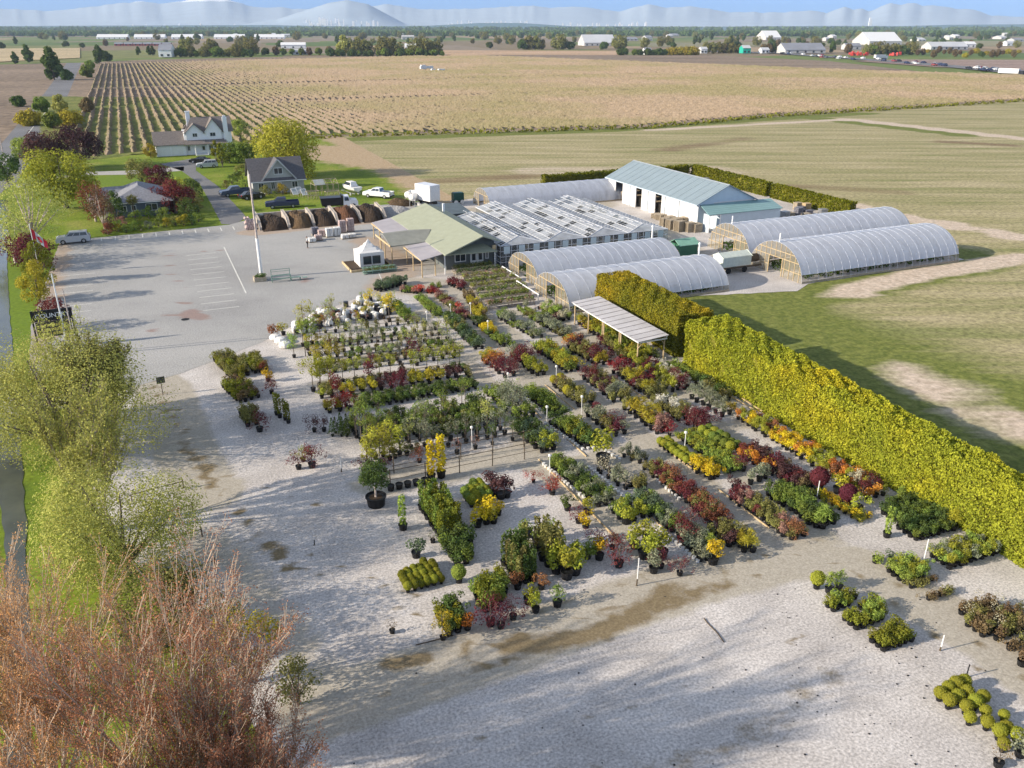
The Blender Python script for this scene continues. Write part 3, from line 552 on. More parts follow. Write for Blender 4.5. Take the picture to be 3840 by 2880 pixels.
# trees on the ditch bank and in the near corner
T(290, 1720, 'bank1', 'wide yellow-green budding tree leaning over the ditch bank, with forked trunk', R=6.6, H=8.0, trunk=.8, n=42000, leaf=.14, colour='bud', clumps=70, seed=50, name='budding_tree', cl=(.28, .45), top=.85)
T(480, 2150, 'bank2', 'smaller yellow-green budding tree between the ditch bank and the gravel', R=4.6, H=6.6, trunk=.6, n=32000, leaf=.13, colour='bud', clumps=36, seed=51, name='budding_tree', cl=(.3, .5), top=.7)
T(130, 1640, 'bank4', 'yellow-green budding tree rising from the water side of the bank', R=4.6, H=6, trunk=.8, n=20000, leaf=.14, colour='bud', clumps=36, seed=53, name='budding_tree', cl=(.3, .5), top=.8)
def bare_tree(name, px, py, H, spread, seed, label, nstem=9, leafc='twig', world=None, leafn=4, sz=.07, depth=4, stemr=.12):
    rs = random.Random(seed); x, y = world or G(px, py); e = thing(name, label, 'tree', world=(x, y), rot=-AL)
    b = MB(); tips = []
    def grow(p, d, L, r, lv):
        segs = 3; q = p
        for i in range(segs):
            d = (d + Vector((rs.gauss(0, .045), rs.gauss(0, .045), .035))).normalized(); q2 = q + d * (L / segs); r2 = max(.011, r * (1 - .2))
            b.tube(q, q2, r, r2, 6 if lv < 2 else 3, m=0 if lv <= 2 else 1, cap=False)
            if lv < depth:
                for k in range(2 if lv < 3 else 2):
                    az = rs.uniform(0, 6.283); sp = rs.uniform(.22, .5); side = d.orthogonal().normalized(); side = Matrix.Rotation(az, 3, d) @ side
                    grow(q2, (d + side * sp + Vector((0, 0, .10))).normalized(), L * rs.uniform(.40, .64), max(.012, r2 * .5), lv + 1)
            if lv >= depth - 1: tips.append(q2)
            q, r = q2, r2
        tips.append(q)
    for i in range(nstem):
        a = 6.283 * (i + rs.random() * .6) / nstem; tilt = rs.uniform(.08, 1) * spread
        d = Vector((math.cos(a) * tilt, math.sin(a) * tilt, 1)).normalized()
        grow(Vector((math.cos(a) * .2, math.sin(a) * .2, .6)), d, H * rs.uniform(.5, .62), stemr * rs.uniform(.7, 1.1), 1)
    b.tube((0, 0, 0), (0, 0, .9), stemr * 3, stemr * 2.2, 9)
    b.build('trunk', [M_barkl, M_twigb if leafc in ('twig', 'rust') else M_bark], e)
    P = np.array([tuple(t) for t in tips]); BLC[0] = None; P = np.repeat(P, leafn, 0) + RG.normal(0, .09, (len(tips) * leafn, 3))
    link(bpy.data.objects.new('crown', leafmesh('crown', P, sz, LM(leafc), 0, .6)), e); return e
T(620, 2420, 'bank5', 'low olive green budding tree behind the largest bare maple', R=3.0, H=4.2, trunk=.4, n=9000, leaf=.15, colour='olive', clumps=30, seed=57, name='budding_tree', cl=(.3, .5), top=.8)
bare_tree('bare_maple_tree', 0, 0, 10.4, .62, 3, 'largest bare multi-stemmed maple with orange buds, filling the near corner', nstem=14, world=(-12.4, 23.6), depth=4)
bare_tree('bare_maple_tree', 0, 0, 9.6, .7, 5, 'bare orange-budded maple at the picture edge beside the largest one', nstem=13, world=(-19.0, 25.5), depth=4)
bare_tree('bare_maple_tree', 0, 0, 6.6, .6, 9, 'smaller brown-twigged maple nearest the gravel', nstem=11, world=(-9.8, 21.8), depth=4, leafc='twig')
bare_tree('bare_maple_tree', 0, 0, 8.4, .7, 12, 'bare orange-budded maple lowest in the corner, before the largest one', nstem=12, world=(-15.6, 19.5), depth=4)
bare_tree('bare_bank_tree', 400, 1990, 8.5, .45, 15, 'slender pale-stemmed tree with sparse buds between the budding trees', nstem=5, leafc='bud', depth=4, sz=.14)
bare_tree('bare_bank_tree', 300, 1560, 8.5, .35, 16, 'slender bare tree with white stems beside the black roadside sign', nstem=5, leafc='bud', depth=3, sz=.15)
bare_tree('bare_bank_tree', 420, 1660, 7.5, .5, 18, 'loose twiggy tree overhanging the pale gravel', nstem=7, leafc='olive', depth=4, sz=.15)
for i, (px, py, hh) in enumerate([(660, 2330, 3.4), (710, 2330, 3.6)]):
    T(px, py, 'colc%d' % i, ['dark upright conifer seen through the bare maple twigs', 'second dark upright conifer behind the bare maple'][i], R=.7, H=hh, trunk=.1, n=1200, leaf=.15, colour='dgreen', top=.4, seed=60 + i, name='conifer_tree')
T(930, 2560, 'bushO', 'golden olive leafy tree behind the brown twigs by the gravel', R=1.9, H=3.6, trunk=.6, n=3200, leaf=.14, colour='gold', seed=64, name='leafy_tree')
T(1120, 2640, 'bushO2', 'olive brown shrub tree at the gravel edge', R=1.3, H=2.4, trunk=.4, n=1600, leaf=.13, colour='olive', seed=65, name='leafy_tree')
T(820, 2420, 'bushO3', 'dark olive shrub tree beneath the bare maples', R=1.6, H=3.0, trunk=.4, n=2200, leaf=.14, colour='olive', seed=66, name='leafy_tree')

# far trees: each its own, a few crowns shared
FT = []
for i, (R, H, c, tp) in enumerate([(7, 15, 'olive', .7), (9, 17, 'olive', .8), (6, 10, 'green', .8), (5, 17, 'dgreen', .3), (7, 9, 'dgreen', .8), (6, 13, 'brown', .7), (8, 8, 'gold', .8), (6, 16, 'bud', .6)]):
    FT.append((R, H, c, tp))
fd = {0: 'tall olive tree', 1: 'broad olive tree', 2: 'round green tree', 3: 'pointed dark conifer', 4: 'low dark green tree', 5: 'brownish bare-crowned tree', 6: 'low golden green tree', 7: 'thin pale green tree'}
def fartree(px, py, k, sc, where):
    R, H, c, tp = FT[k]; x, y = G(px, py)
    return tree(0, 0, 'far%d' % k, fd[k] + ' ' + where, R=R, H=H, trunk=H * .02, n=2200, leaf=1.7, colour=c, clumps=34, cl=(.28, .46), top=tp, seed=70 + k, name='distant_tree', group=fd[k] + 's ' + where, sc=sc, world=(x, y), rot=px)
rf = random.Random(31)
w1 = 'in the clump at the far edge of the berry field'
for px in range(640, 960, 20): fartree(px + rf.uniform(-6, 6), 212, rf.choice((2, 2, 4, 0)), rf.uniform(.55, .95), w1)
for px, k, sc in ((705, 0, 1.25), (795, 0, 1.15), (940, 1, 1.15), (560, 3, .6), (520, 3, .55), (575, 3, .6)): fartree(px, 207, k, sc, w1)
w2 = 'in the big clump along the middle of the field edge'
for px in range(1240, 1660, 22): fartree(px + rf.uniform(-6, 6), 211, rf.choice((2, 4, 4, 2)), rf.uniform(.45, .8), w2)
for px, k, sc in ((1290, 7, 1.25), (1330, 1, 1.15), (1355, 0, 1.15), (1375, 0, 1.1), (1440, 1, 1.15), (1465, 0, 1.2), (1490, 1, .9), (1560, 1, 1.1), (1590, 1, 1.15), (1610, 0, 1.0), (1640, 0, 1.0), (1530, 6, .8), (1590, 7, .8), (1620, 7, .8)): fartree(px, 206, k, sc, w2)
for px in range(960, 1240, 34): fartree(px + rf.uniform(-8, 8), 205, rf.choice((4, 5, 2)), rf.uniform(.5, .75), 'in the low line between the two big clumps')
w3 = 'standing behind the tan field'
for px in (1960, 1985, 2010, 2030, 2095, 2110, 2140, 2265, 2320, 2335): fartree(px, 184, rf.choice((0, 1, 4)), rf.uniform(.8, 1.3), w3)
w4 = 'round the white farmhouse by the field edge'
for px, k in ((2325, 4), (2340, 4), (2400, 4), (2450, 4), (2470, 4), (2490, 4), (2380, 2), (2430, 4)): fartree(px, 207, k, rf.uniform(.5, .75), w4)
for px in range(2515, 2600, 14): fartree(px, 205, 6, rf.uniform(.75, .95), w4)
w5 = 'along the highway side'
for px in (2650, 2675, 2700, 2715, 2725, 2735, 2745, 2765, 2860, 2880, 2900, 2950, 3060, 3120, 3180): fartree(px, 198, rf.choice((0, 3, 5, 0)), rf.uniform(.55, .85), w5)
for px in range(3250, 3420, 16): fartree(px + rf.uniform(-5, 5), 204, rf.choice((0, 1, 4, 2)), rf.uniform(.7, 1.0), w5)
for px in range(3420, 3840, 20): fartree(px, rf.uniform(196, 214), rf.choice((5, 4, 6, 5)), rf.uniform(.3, .6), 'in the scrubby line past the red machinery')
for i in range(30):
    shed(rb.uniform(300, 3840), rb.uniform(124, 134), rb.uniform(10, 34), rb.uniform(4, 7), rb.uniform(20, 50), M_fwall, rb.choice([M_white, M_froof, M_groof]), 'tiny pale building in the strip before the ridge', 'distant_building', grp='tiny pale buildings in the strip before the ridge', rise=.1)
w6 = 'in the tree belt before the far ridge'
for i in range(150): fartree(rf.uniform(-50, 3900), rf.uniform(130, 150), rf.choice((0, 1, 3, 4, 4)), rf.uniform(.8, 1.3), w6)
for i in range(95): fartree(rf.uniform(-50, 3900) if i % 3 else rf.uniform(2500, 3900), rf.uniform(150, 182), rf.choice((0, 1, 3, 4, 5, 4)), rf.uniform(.6, 1.0), 'scattered over the farmland beyond the berry field')
for px, py, k, sc in ((110, 235, 3, .9), (205, 300, 3, 1.1), (250, 300, 4, .6), (340, 260, 2, .6), (330, 290, 2, .7), (395, 230, 4, .9), (375, 240, 3, .9), (60, 240, 3, .6), (70, 400, 4, .4)):
    fartree(px, py, k, sc, 'between the road and the berry rows')
for px, py, k, sc in ((160, 420, 2, .5), (230, 430, 7, .42), (270, 470, 6, .5), (110, 470, 6, .5), (330, 420, 5, .4), (200, 480, 2, .45)): fartree(px, py, k, sc, 'in the rough strip behind the purple plums')
def woods(name, y0, y1, x0, x1, n, size, hh, cols, label):
    rs = np.random.default_rng(len(name) * 3 + n); P = []
    for i in range(n // 30):
        x, y = G(rs.uniform(x0, x1), rs.uniform(y0, y1)); P.append(shell(30, 1, .5) * np.array((hh * 1.0, hh * 1.0, hh * .5)) + np.array((x, y, hh * .5)))
    o = link(bpy.data.objects.new(name, leafmesh(name, np.concatenate(P), size, leafmat('far_woods_' + cols, LC[cols], sc=.02), .2))); tag(o, label, None, None, 'stuff')
woods('woods', 112, 122, -300, 4200, 60000, 22, 26, 'dgreen', 'long dark wood along the foot of the far ridge')
woods('woodland', 121, 136, -300, 4200, 60000, 14, 14, 'dgreen', 'broken belt of far-off woods across the plain')

# ---------------------------------------------------------------- hedges
def hedge(name, label, s0, s1, t0, t1, H, colour, n, leaf, seed, wav=.35, taper=1.0):
    rs = np.random.default_rng(seed); e = thing(name, label, 'hedge', (s0 + s1) / 2, (t0 + t1) / 2)
    ws, wt = (s1 - s0) / 2, (t1 - t0) / 2; g = .32
    k1 = -ws + 2 * ws * taper      # where the outer face stands at the near end
    core = MB().prism([(-ws + g, -wt + g), (k1 - g, -wt + g), (ws - g, wt - g), (-ws + g, wt - g)], 2, 0, H - g)
    core.build('trunk', plain('hedge_inside', (.16, .15, .02), 1, .3, 3), e)  # dark core stands in for the shade behind the leaves
    A = [2 * ws * 2 * wt, 2 * wt * H, 2 * wt * H, 2 * ws * H, 2 * ws * H]; A = np.array(A) / sum(A); P = []
    ph = rs.uniform(0, 6, 12)
    def bump(u, v): return wav * (.5 * np.sin(u * 1.1 + ph[0]) * np.sin(v * 1.3 + ph[1]) + .35 * np.sin(u * 2.3 + v * 1.7 + ph[2]) + .3 * np.sin(u * 4.1 - v * 3.3 + ph[3]) + rs.uniform(-.45, .45, len(u)))
    for k in range(5):
        m_ = int(n * A[k])
        if k == 0:
            a = rs.uniform(-ws, ws, m_); b = rs.uniform(-wt, wt, m_); ed = np.minimum(ws - abs(a), wt - abs(b)); P.append(np.stack([a, b, H - .1 + bump(a, b) - .35 * np.exp(-ed * 3)], 1))
        elif k < 3:
            sg = -1 if k == 1 else 1; a = rs.uniform(-wt, wt, m_); z = rs.uniform(0, H, m_); P.append(np.stack([sg * (ws - .15 + bump(a, z) * .8 - .35 * np.exp(-(H - z) * 2.5)), a, z], 1))
        else:
            sg = -1 if k == 3 else 1; a = rs.uniform(-ws, ws, m_); z = rs.uniform(0, H, m_); P.append(np.stack([a, sg * (wt - .15 + bump(a, z) * .8), z], 1))
    P = np.concatenate(P); fr_ = taper + (1 - taper) * (P[:, 1] + wt) / (2 * wt); P[:, 0] = -ws + (P[:, 0] + ws) * fr_
    link(bpy.data.objects.new('foliage', leafmesh('foliage', P, leaf, HM(colour), .25, .6)), e); return e
def HM(kind):
    """hedge foliage whose own colour drifts from golden to green along its length"""
    if 'h' + kind in MATS: return MATS['h' + kind]
    m, n, l = mat('hedge_' + kind); g = n.new('ShaderNodeNewGeometry'); v = coords(n, l); f = noise(n, l, v, .16, 3, .6); f2 = noise(n, l, v, 1.4, 2)
    stops = {'gold': [(.30, (.29, .33, .04)), (.5, (.40, .41, .04)), (.70, (.52, .45, .035))], 'amber': [(.30, (.18, .20, .03)), (.5, (.30, .27, .03)), (.68, (.46, .34, .03))], 'cedar': [(.35, (.13, .15, .015)), (.65, (.20, .20, .02))]}[kind]
    c = ramp_on(n, l, f, stops); r = math_(n, l, 'ADD', math_(n, l, 'MULTIPLY', g.outputs['Random Per Island'], .6), math_(n, l, 'MULTIPLY', f2, .5))
    c = mix(n, l, 1.0, c, ramp_on(n, l, r, [(.15, (.42, .46, .36)), (.55, (.95, .96, .95)), (.95, (1.35, 1.3, 1.2))]), 'MULTIPLY')  # random leaf darkening puts shaded depth into the colour
    d = n.new('ShaderNodeBsdfDiffuse'); t = n.new('ShaderNodeBsdfTranslucent'); s = n.new('ShaderNodeMixShader'); o = n.new('ShaderNodeOutputMaterial')
    l.new(c, d.inputs[0]); l.new(c, t.inputs[0]); s.inputs[0].default_value = .25; l.new(d.outputs[0], s.inputs[1]); l.new(t.outputs[0], s.inputs[2]); l.new(s.outputs[0], o.inputs[0])
    MATS['h' + kind] = m; return m
hedge('tall_hedge', 'long tall yellow-green cedar hedge running from the shelter to the picture edge', 45.0, 49.8, 12, 62.4, 4.6, 'gold', 230000, .165, 1, .36, .22)
hedge('amber_hedge', 'shorter amber-yellow cedar hedge behind the grey shelter roof', 45.4, 49.6, 64.2, 80.6, 4.4, 'amber', 85000, .165, 2, .28)
hedge('field_hedge', 'dark green clipped cedar hedge beside the blue roofed shed', 109.2, 111, 129.5, 154.5, 2.7, 'cedar', 12000, .3, 3, .25)
hedge('field_hedge', 'dark green cedar hedge reaching from the gap to the big tunnel greenhouse', 109.2, 111, 108, 128.3, 2.7, 'cedar', 10000, .3, 4, .25)
hedge('field_hedge', 'dark cedar hedge end seen behind the blue roof, running crosswise', 74, 109, 154, 155.8, 2.6, 'cedar', 13000, .3, 5, .25)
exec_rest = True

# ---------------------------------------------------------------- buildings
def corr(name, col, k=7.0, var=.1, rough=.55, tr=0.0):
    """ribbed sheet roofing, ribs running down the slope"""
    if name in MATS: return MATS[name]
    m, n, l = mat(name); v = coords(n, l); w = n.new('ShaderNodeTexWave'); w.inputs['Scale'].default_value = k; w.inputs['Distortion'].default_value = .3; w.bands_direction = 'Y'; l.new(v, w.inputs[0])
    f = noise(n, l, v, .5, 4); c = ramp_on(n, l, f, [(.3, tuple(x * (1 - var) for x in col)), (.7, tuple(x * (1 + var) for x in col))])
    c = mix(n, l, 1.0, c, ramp_on(n, l, w.outputs[1], [(.0, (.86, .86, .86)), (.6, (1.03, 1.03, 1.03))]), 'MULTIPLY')
    out(n, l, c, rough, .3, 0, w.outputs[1], .3, .03); MATS[name] = m; return m
M_siding = plain('white_siding', (.84, .84, .84), .7, .04, 3); M_gsid = plain('grey_siding', (.40, .40, .38), .8, .06, 3); M_dsid = plain('dark_green_grey_siding', (.135, .15, .145), .8, .08, 3)
M_bsid = plain('blue_grey_siding', (.13, .16, .20), .8, .08, 3); M_shing = plain('brown_shingle', (.19, .165, .15), .95, .25, 3); M_shing2 = plain('charcoal_shingle', (.115, .11, .115), .95, .25, 3)
M_shing3 = plain('blue_grey_shingle', (.23, .235, .26), .95, .2, 3); M_groofm = plain('pale_green_shingle', (.31, .33, .245), .95, .08, 1.2)
def window(e, mbf, x, z, w, h, y=-.04, axis='x', nm='window', mull=1):
    """a white framed window on a wall that faces -y (or -x): frame and pane, proud of the wall"""
    f = MB(); p = MB(); q = .09
    def B(mb, a0, a1, z0, z1, d0, d1):
        mb.box(a0, a1, d0, d1, z0, z1) if axis == 'x' else mb.box(d0, d1, a0, a1, z0, z1)
    B(f, x, x + w, z, z + q, y - .05, y); B(f, x, x + w, z + h - q, z + h, y - .05, y); B(f, x, x + q, z + q, z + h - q, y - .05, y); B(f, x + w - q, x + w, z + q, z + h - q, y - .05, y)
    for k in range(mull): B(f, x + w * (k + 1) / (mull + 1) - .03, x + w * (k + 1) / (mull + 1) + .03, z + q, z + h - q, y - .05, y)
    o = f.build(nm, M_white, e); B(p, x + q * .5, x + w - q * .5, z + q * .5, z + h - q * .5, y - .01, y + .01); p.build('pane', M_glassd, o); return o
def door(e, x, z, w, h, m, y=-.04, glass=True, nm='door'):
    d = MB().box(x, x + w, y - .05, y, z, z + h).build(nm, m, e)
    if glass: MB().box(x + w * .2, x + w * .8, y - .07, y - .052, z + h * .45, z + h * .9).build('pane', M_glassd, d)
    MB().box(x + w * .86, x + w * .92, y - .1, y - .052, z + h * .45, z + h * .5).build('handle', M_metal, d); return d

# white farmhouse
e = thing('farmhouse', 'white two-storey farmhouse with brown roof, twin gables and garage wing', 'house', 4.6, 233.2)
w = MB().box(0, 7, 0, 8.5, 0, 2.7).box(7.02, 18.5, .6, 9, 0, 5.4)
w.prism([(0, 2.7), (8.5, 2.7), (4.25, 5.4)], 0, .1, 7).prism([(.6, 5.4), (9, 5.4), (4.8, 8.6)], 0, 12.5, 18.5)
w.prism([(7.3, 5.4), (11.8, 5.4), (9.55, 7.5)], 1, .3, 5).prism([(11.9, 5.4), (16.3, 5.4), (14.1, 8.6)], 1, .3, 5).box(7.5, 16, .3, .6, 3.6, 5.4)
w.build('wall', M_siding, e)
r = MB(); r.slab((-.4, -.5, 2.75), (7.1, -.5, 2.75), (7.1, 4.25, 5.6), (-.4, 4.25, 5.6), .14).slab((-.4, 4.25, 5.6), (7.1, 4.25, 5.6), (7.1, 9, 2.75), (-.4, 9, 2.75), .14)
for x0, xm, x1, z in ((7.0, 9.55, 12.0, 7.6), (11.6, 14.1, 16.7, 8.75)):
    r.slab((x0, -.1, 5.25), (xm, -.1, z), (xm, 5, z), (x0, 5, 5.25), .14).slab((xm, -.1, z), (x1, -.1, 5.25), (x1, 5, 5.25), (xm, 5, z), .14)
r.slab((7.1, .4, 5.45), (19, .3, 5.45), (19, 4.8, 8.75), (9.5, 4.8, 8.75), .13).slab((9.5, 4.8, 8.75), (19, 4.8, 8.75), (19, 9.4, 5.45), (7.1, 9.4, 5.45), .14)
r.slab((7.0, -1.6, 2.75), (17, -1.6, 2.75), (17, .58, 3.65), (7.0, .58, 3.65), .12)
r = r.build('roof', M_shing, e)
MB().box(8.3, 9.3, 5, 5.9, 6, 10).box(8.2, 9.4, 4.9, 6, 10, 10.2).build('chimney', M_siding, r); MB().box(16.6, 17.7, .05, .58, 0, 8.9).box(16.8, 17.5, .1, .5, 8.9, 9.3).build('chimney', M_siding, e)
for x in (.6, 3.6): MB().box(x, x + 2.7, -.07, -.02, .1, 2.35).build('garage_door', M_white, e)
window(e, None, 9.0, 4.3, 1.2, 1.0, .28); window(e, None, 13.2, 4.3, 1.4, 1.0, .28); window(e, None, 7.4, 1.0, .7, 1.2, .56); window(e, None, 12.6, .9, 1.0, 1.3, .56)
door(e, 10.8, .1, 1.0, 2.1, M_white, .56); [MB().tube((x, -1.4, 0), (x, -1.4, 2.7), .12).build('porch_post', M_white, e) for x in (9.2, 12.2, 16.6)]
MB().tube((9.4, -1.4, .9), (12, -1.4, .9), .04).box(9.2, 12.2, -1.6, .5, 0, .15).build('porch', M_white, e)

# grey cottage
e = thing('cottage', 'grey cottage with charcoal roof and a big front gable', 'house', 19.6, 170.6)
w = MB().box(0, 9.8, 0, 7.5, 0, 2.7).prism([(0, 2.7), (7.5, 2.7), (3.75, 6.1)], 0, .05, 9.75).prism([(2.2, 2.8), (7.9, 2.8), (5.05, 6.3)], 1, -.05, 3.5); w.build('wall', M_gsid, e)
r = MB().slab((-.4, -.6, 2.5), (10.2, -.6, 2.5), (10.2, 3.75, 6.35), (-.4, 3.75, 6.35), .15).slab((-.4, 3.75, 6.35), (10.2, 3.75, 6.35), (10.2, 8.1, 2.5), (-.4, 8.1, 2.5), .15)
r.slab((1.7, -.45, 2.62), (5.05, -.45, 6.5), (5.05, 3.7, 6.5), (1.7, 3.7, 2.62), .14).slab((5.05, -.45, 6.5), (8.4, -.45, 2.62), (8.4, 3.7, 2.62), (5.05, 3.7, 6.5), .14)
r.build('roof', M_shing2, e)
MB().slab((1.65, -.5, 2.66), (1.9, -.5, 2.66), (5.17, -.5, 6.5), (4.93, -.5, 6.5), .12).slab((8.2, -.5, 2.66), (8.45, -.5, 2.66), (5.17, -.5, 6.5), (4.93, -.5, 6.5), .12).box(-.42, 10.22, -.68, -.61, 2.3, 2.45).build('trim', M_white, e)
window(e, None, 4.2, 3.6, 1.7, 1.25, -.06); window(e, None, 3.4, .8, .8, 1.4, -.01); window(e, None, 7.4, .9, 1.2, 1.2, -.01); door(e, 4.5, .05, 1.0, 2.05, M_white, -.01)
window(e, None, 1.0, .9, 1.1, 1.2, -.01)

# ranch house among the trees
e = thing('ranch_house', 'low blue-grey ranch house with hipped roof half hidden by trees', 'house', -5.2, 157.5)
MB().box(0, 9, 0, 12, 0, 2.6).box(-3, .02, 5, 12, 0, 2.55).build('wall', M_bsid, e)
r = MB(); r.add([(-.6, -.6, 2.6), (9.6, -.6, 2.6), (9.6, 12.6, 2.6), (-.6, 12.6, 2.6), (4.5, 3.6, 4.7), (4.5, 8.6, 4.7)], [(0, 1, 4), (1, 2, 5, 4), (2, 3, 5), (3, 0, 4, 5), (3, 2, 1, 0)])
r.add([(-3.6, 4.6, 2.58), (2, 4.6, 2.58), (2, 12.4, 2.58), (-3.6, 12.4, 2.58), (-1, 8.5, 4.0), (3.4, 8.5, 4.0)], [(0, 1, 5, 4), (2, 3, 4, 5), (3, 0, 4), (1, 2, 5), (3, 2, 1, 0)])
r.build('roof', M_shing3, e); MB().box(-.66, 9.66, -.68, -.6, 2.4, 2.56).build('trim', M_white, e)
window(e, None, 5.2, .9, 1.9, 1.2, -.01); window(e, None, 1.2, 1.0, 1.0, 1.0, -.01); window(e, None, 2.9, 1.0, .8, 1.0, -.01)

# garden centre shop
e = thing('garden_shop', 'garden centre shop with pale green gabled roof and grey siding', 'shop', 34.6, 101.0)
w = MB().box(1.0, 7.2, 2.9, 25.6, 0, 2.75).prism([(1.0, 2.75), (7.9, 2.75), (7.9, 3.3), (5.6, 4.35), (3.4, 3.6)], 1, 2.9, 25.6).box(7.15, 7.9, 2.95, 25, 0, 2.9)
w.build('wall', M_dsid, e)
r = MB().slab((0, 0.2, 2.8), (5.6, 1.0, 4.6), (5.6, 25.6, 4.6), (0, 25.6, 2.8), .16).slab((5.6, 1.0, 4.6), (8.3, 1.6, 3.6), (8.3, 25.6, 3.6), (5.6, 25.6, 4.6), .16)
r.build('roof', M_groofm, e)
MB().slab((-.02, .9, 2.62), (7.6, .9, 2.42), (6.4, 2.88, 3.12), (1.6, 2.88, 3.12), .12).build('porch_roof', M_groofm, e)
MB().slab((-5.0, 8.4, 2.6), (.1, 8.4, 2.75), (2.0, 12.2, 3.55), (-5.0, 12.2, 3.5), .14).slab((-5.0, 12.2, 3.5), (2.0, 12.2, 3.55), (.1, 16, 2.85), (-4.4, 16, 2.7), .14).build('entrance_roof', plain('grey_green_shingle', (.25, .255, .225), .95, .12, 1), e)
MB().box(-5.1, -5.0, 8.3, 16, 2.45, 2.7).box(7.1, 7.6, 1.4, 1.6, 2.5, 3.1).build('trim', M_tan, e)
window(e, None, 2.2, .95, 1.6, 1.1, 2.86); MB().box(4.4, 6.3, 2.78, 2.86, .05, 2.15).build('door_frame', M_white, e); door(e, 4.45, .08, .85, 2.0, M_white, 2.77); door(e, 5.4, .08, .85, 2.0, M_white, 2.77); window(e, None, 6.6, 1.0, .5, 1.0, 2.86)
MB().tube((.2, 1.1, 0), (.2, 1.1, 2.45), .07).build('porch_post', M_white, e); MB().tube((7.3, 1.1, 0), (7.3, 1.1, 2.4), .07).build('porch_post', M_white, e)
M_corr = corr('corrugated_sheet', (.42, .39, .40), 3.4, .15)
for nm, (a, b_, c_, d_), lab in (('porch_roof', ((-3.3, .3, 2.4), (.05, 1.2, 2.72), (.1, 8.35, 2.72), (-3.0, 8.35, 2.45)), 'f'), ('porch_roof', ((-3.6, 16.1, 2.5), (.0, 16.1, 2.74), (0.0, 25.8, 2.74), (-3.3, 24.6, 2.5)), 'b')):
    MB().slab(a, b_, c_, d_, .06).build(nm, M_corr, e)
[MB().tube((x, y, 0), (x, y, 2.35), .08).build('post', M_tan, e) for x, y in ((-3.1, .6), (-3.1, 4.4), (-2.9, 8), (-4.8, 8.6), (-4.8, 12.2), (-4.4, 15.8), (-3.4, 20), (-3.2, 24.3), (-1.2, .9))]
MB().box(-3.25, -3.1, .4, 8.3, 2.2, 2.36).build('beam', M_tan, e); MB().box(-3.5, -3.35, 16.2, 24.4, 2.28, 2.44).build('beam', M_tan, e)
MB().box(6.6, 6.9, 20, 20.3, 3.3, 5.4).build('chimney', M_white, e)
# slate shed behind the shop
e = thing('flat_shed', 'dark slate low shed roof between shop and rear field', 'shed', 41.0, 127.5)
MB().box(0, 7, 0, 6, 0, 2.3).build('wall', M_dsid, e); MB().slab((-.3, -.3, 2.35), (7.3, -.3, 2.35), (7.3, 6.3, 2.8), (-.3, 6.3, 2.8), .12).build('roof', plain('slate_sheet', (.10, .13, .15), .8, .15, 1), e)

# glasshouse: four gabled bays
def glass(name, a=.45, tint=(.50, .56, .62), rough=.15):
    m, n, l = mat(name); v = coords(n, l); f = noise(n, l, v, .7, 3)
    t = n.new('ShaderNodeBsdfTransparent'); t.inputs[0].default_value = (.90, .94, .95, 1); g_ = n.new('ShaderNodeBsdfPrincipled'); l.new(ramp_on(n, l, f, [(.3, tuple(x * .75 for x in tint)), (.7, tint)]), g_.inputs[0]); g_.inputs['Roughness'].default_value = rough
    s = n.new('ShaderNodeMixShader'); o = n.new('ShaderNodeOutputMaterial'); k = math_(n, l, 'ADD', math_(n, l, 'MULTIPLY', f, .3), a - .15, True); l.new(k, s.inputs[0]); l.new(t.outputs[0], s.inputs[1]); l.new(g_.outputs[0], s.inputs[2]); l.new(s.outputs[0], o.inputs[0]); return m
M_gl = glass('greenhouse_glass', .22, (.34, .38, .42)); M_gl2 = glass('hazy_roof_glass', .66, (.60, .63, .66)); M_glc = glass('clear_roof_glass', .10, (.3, .35, .4))
M_bar = plain('white_glazing_bar', (.62, .62, .63), .5, .1, 3)
gh = thing('glasshouse', 'wide white-barred glasshouse with four gabled glass bays', 'greenhouse', 42.6, 101.9)
fr = MB(); wl_ = MB(); ra = MB(); rb_ = MB(); BW = 6.6; EH = 3.0; RH = 3.75
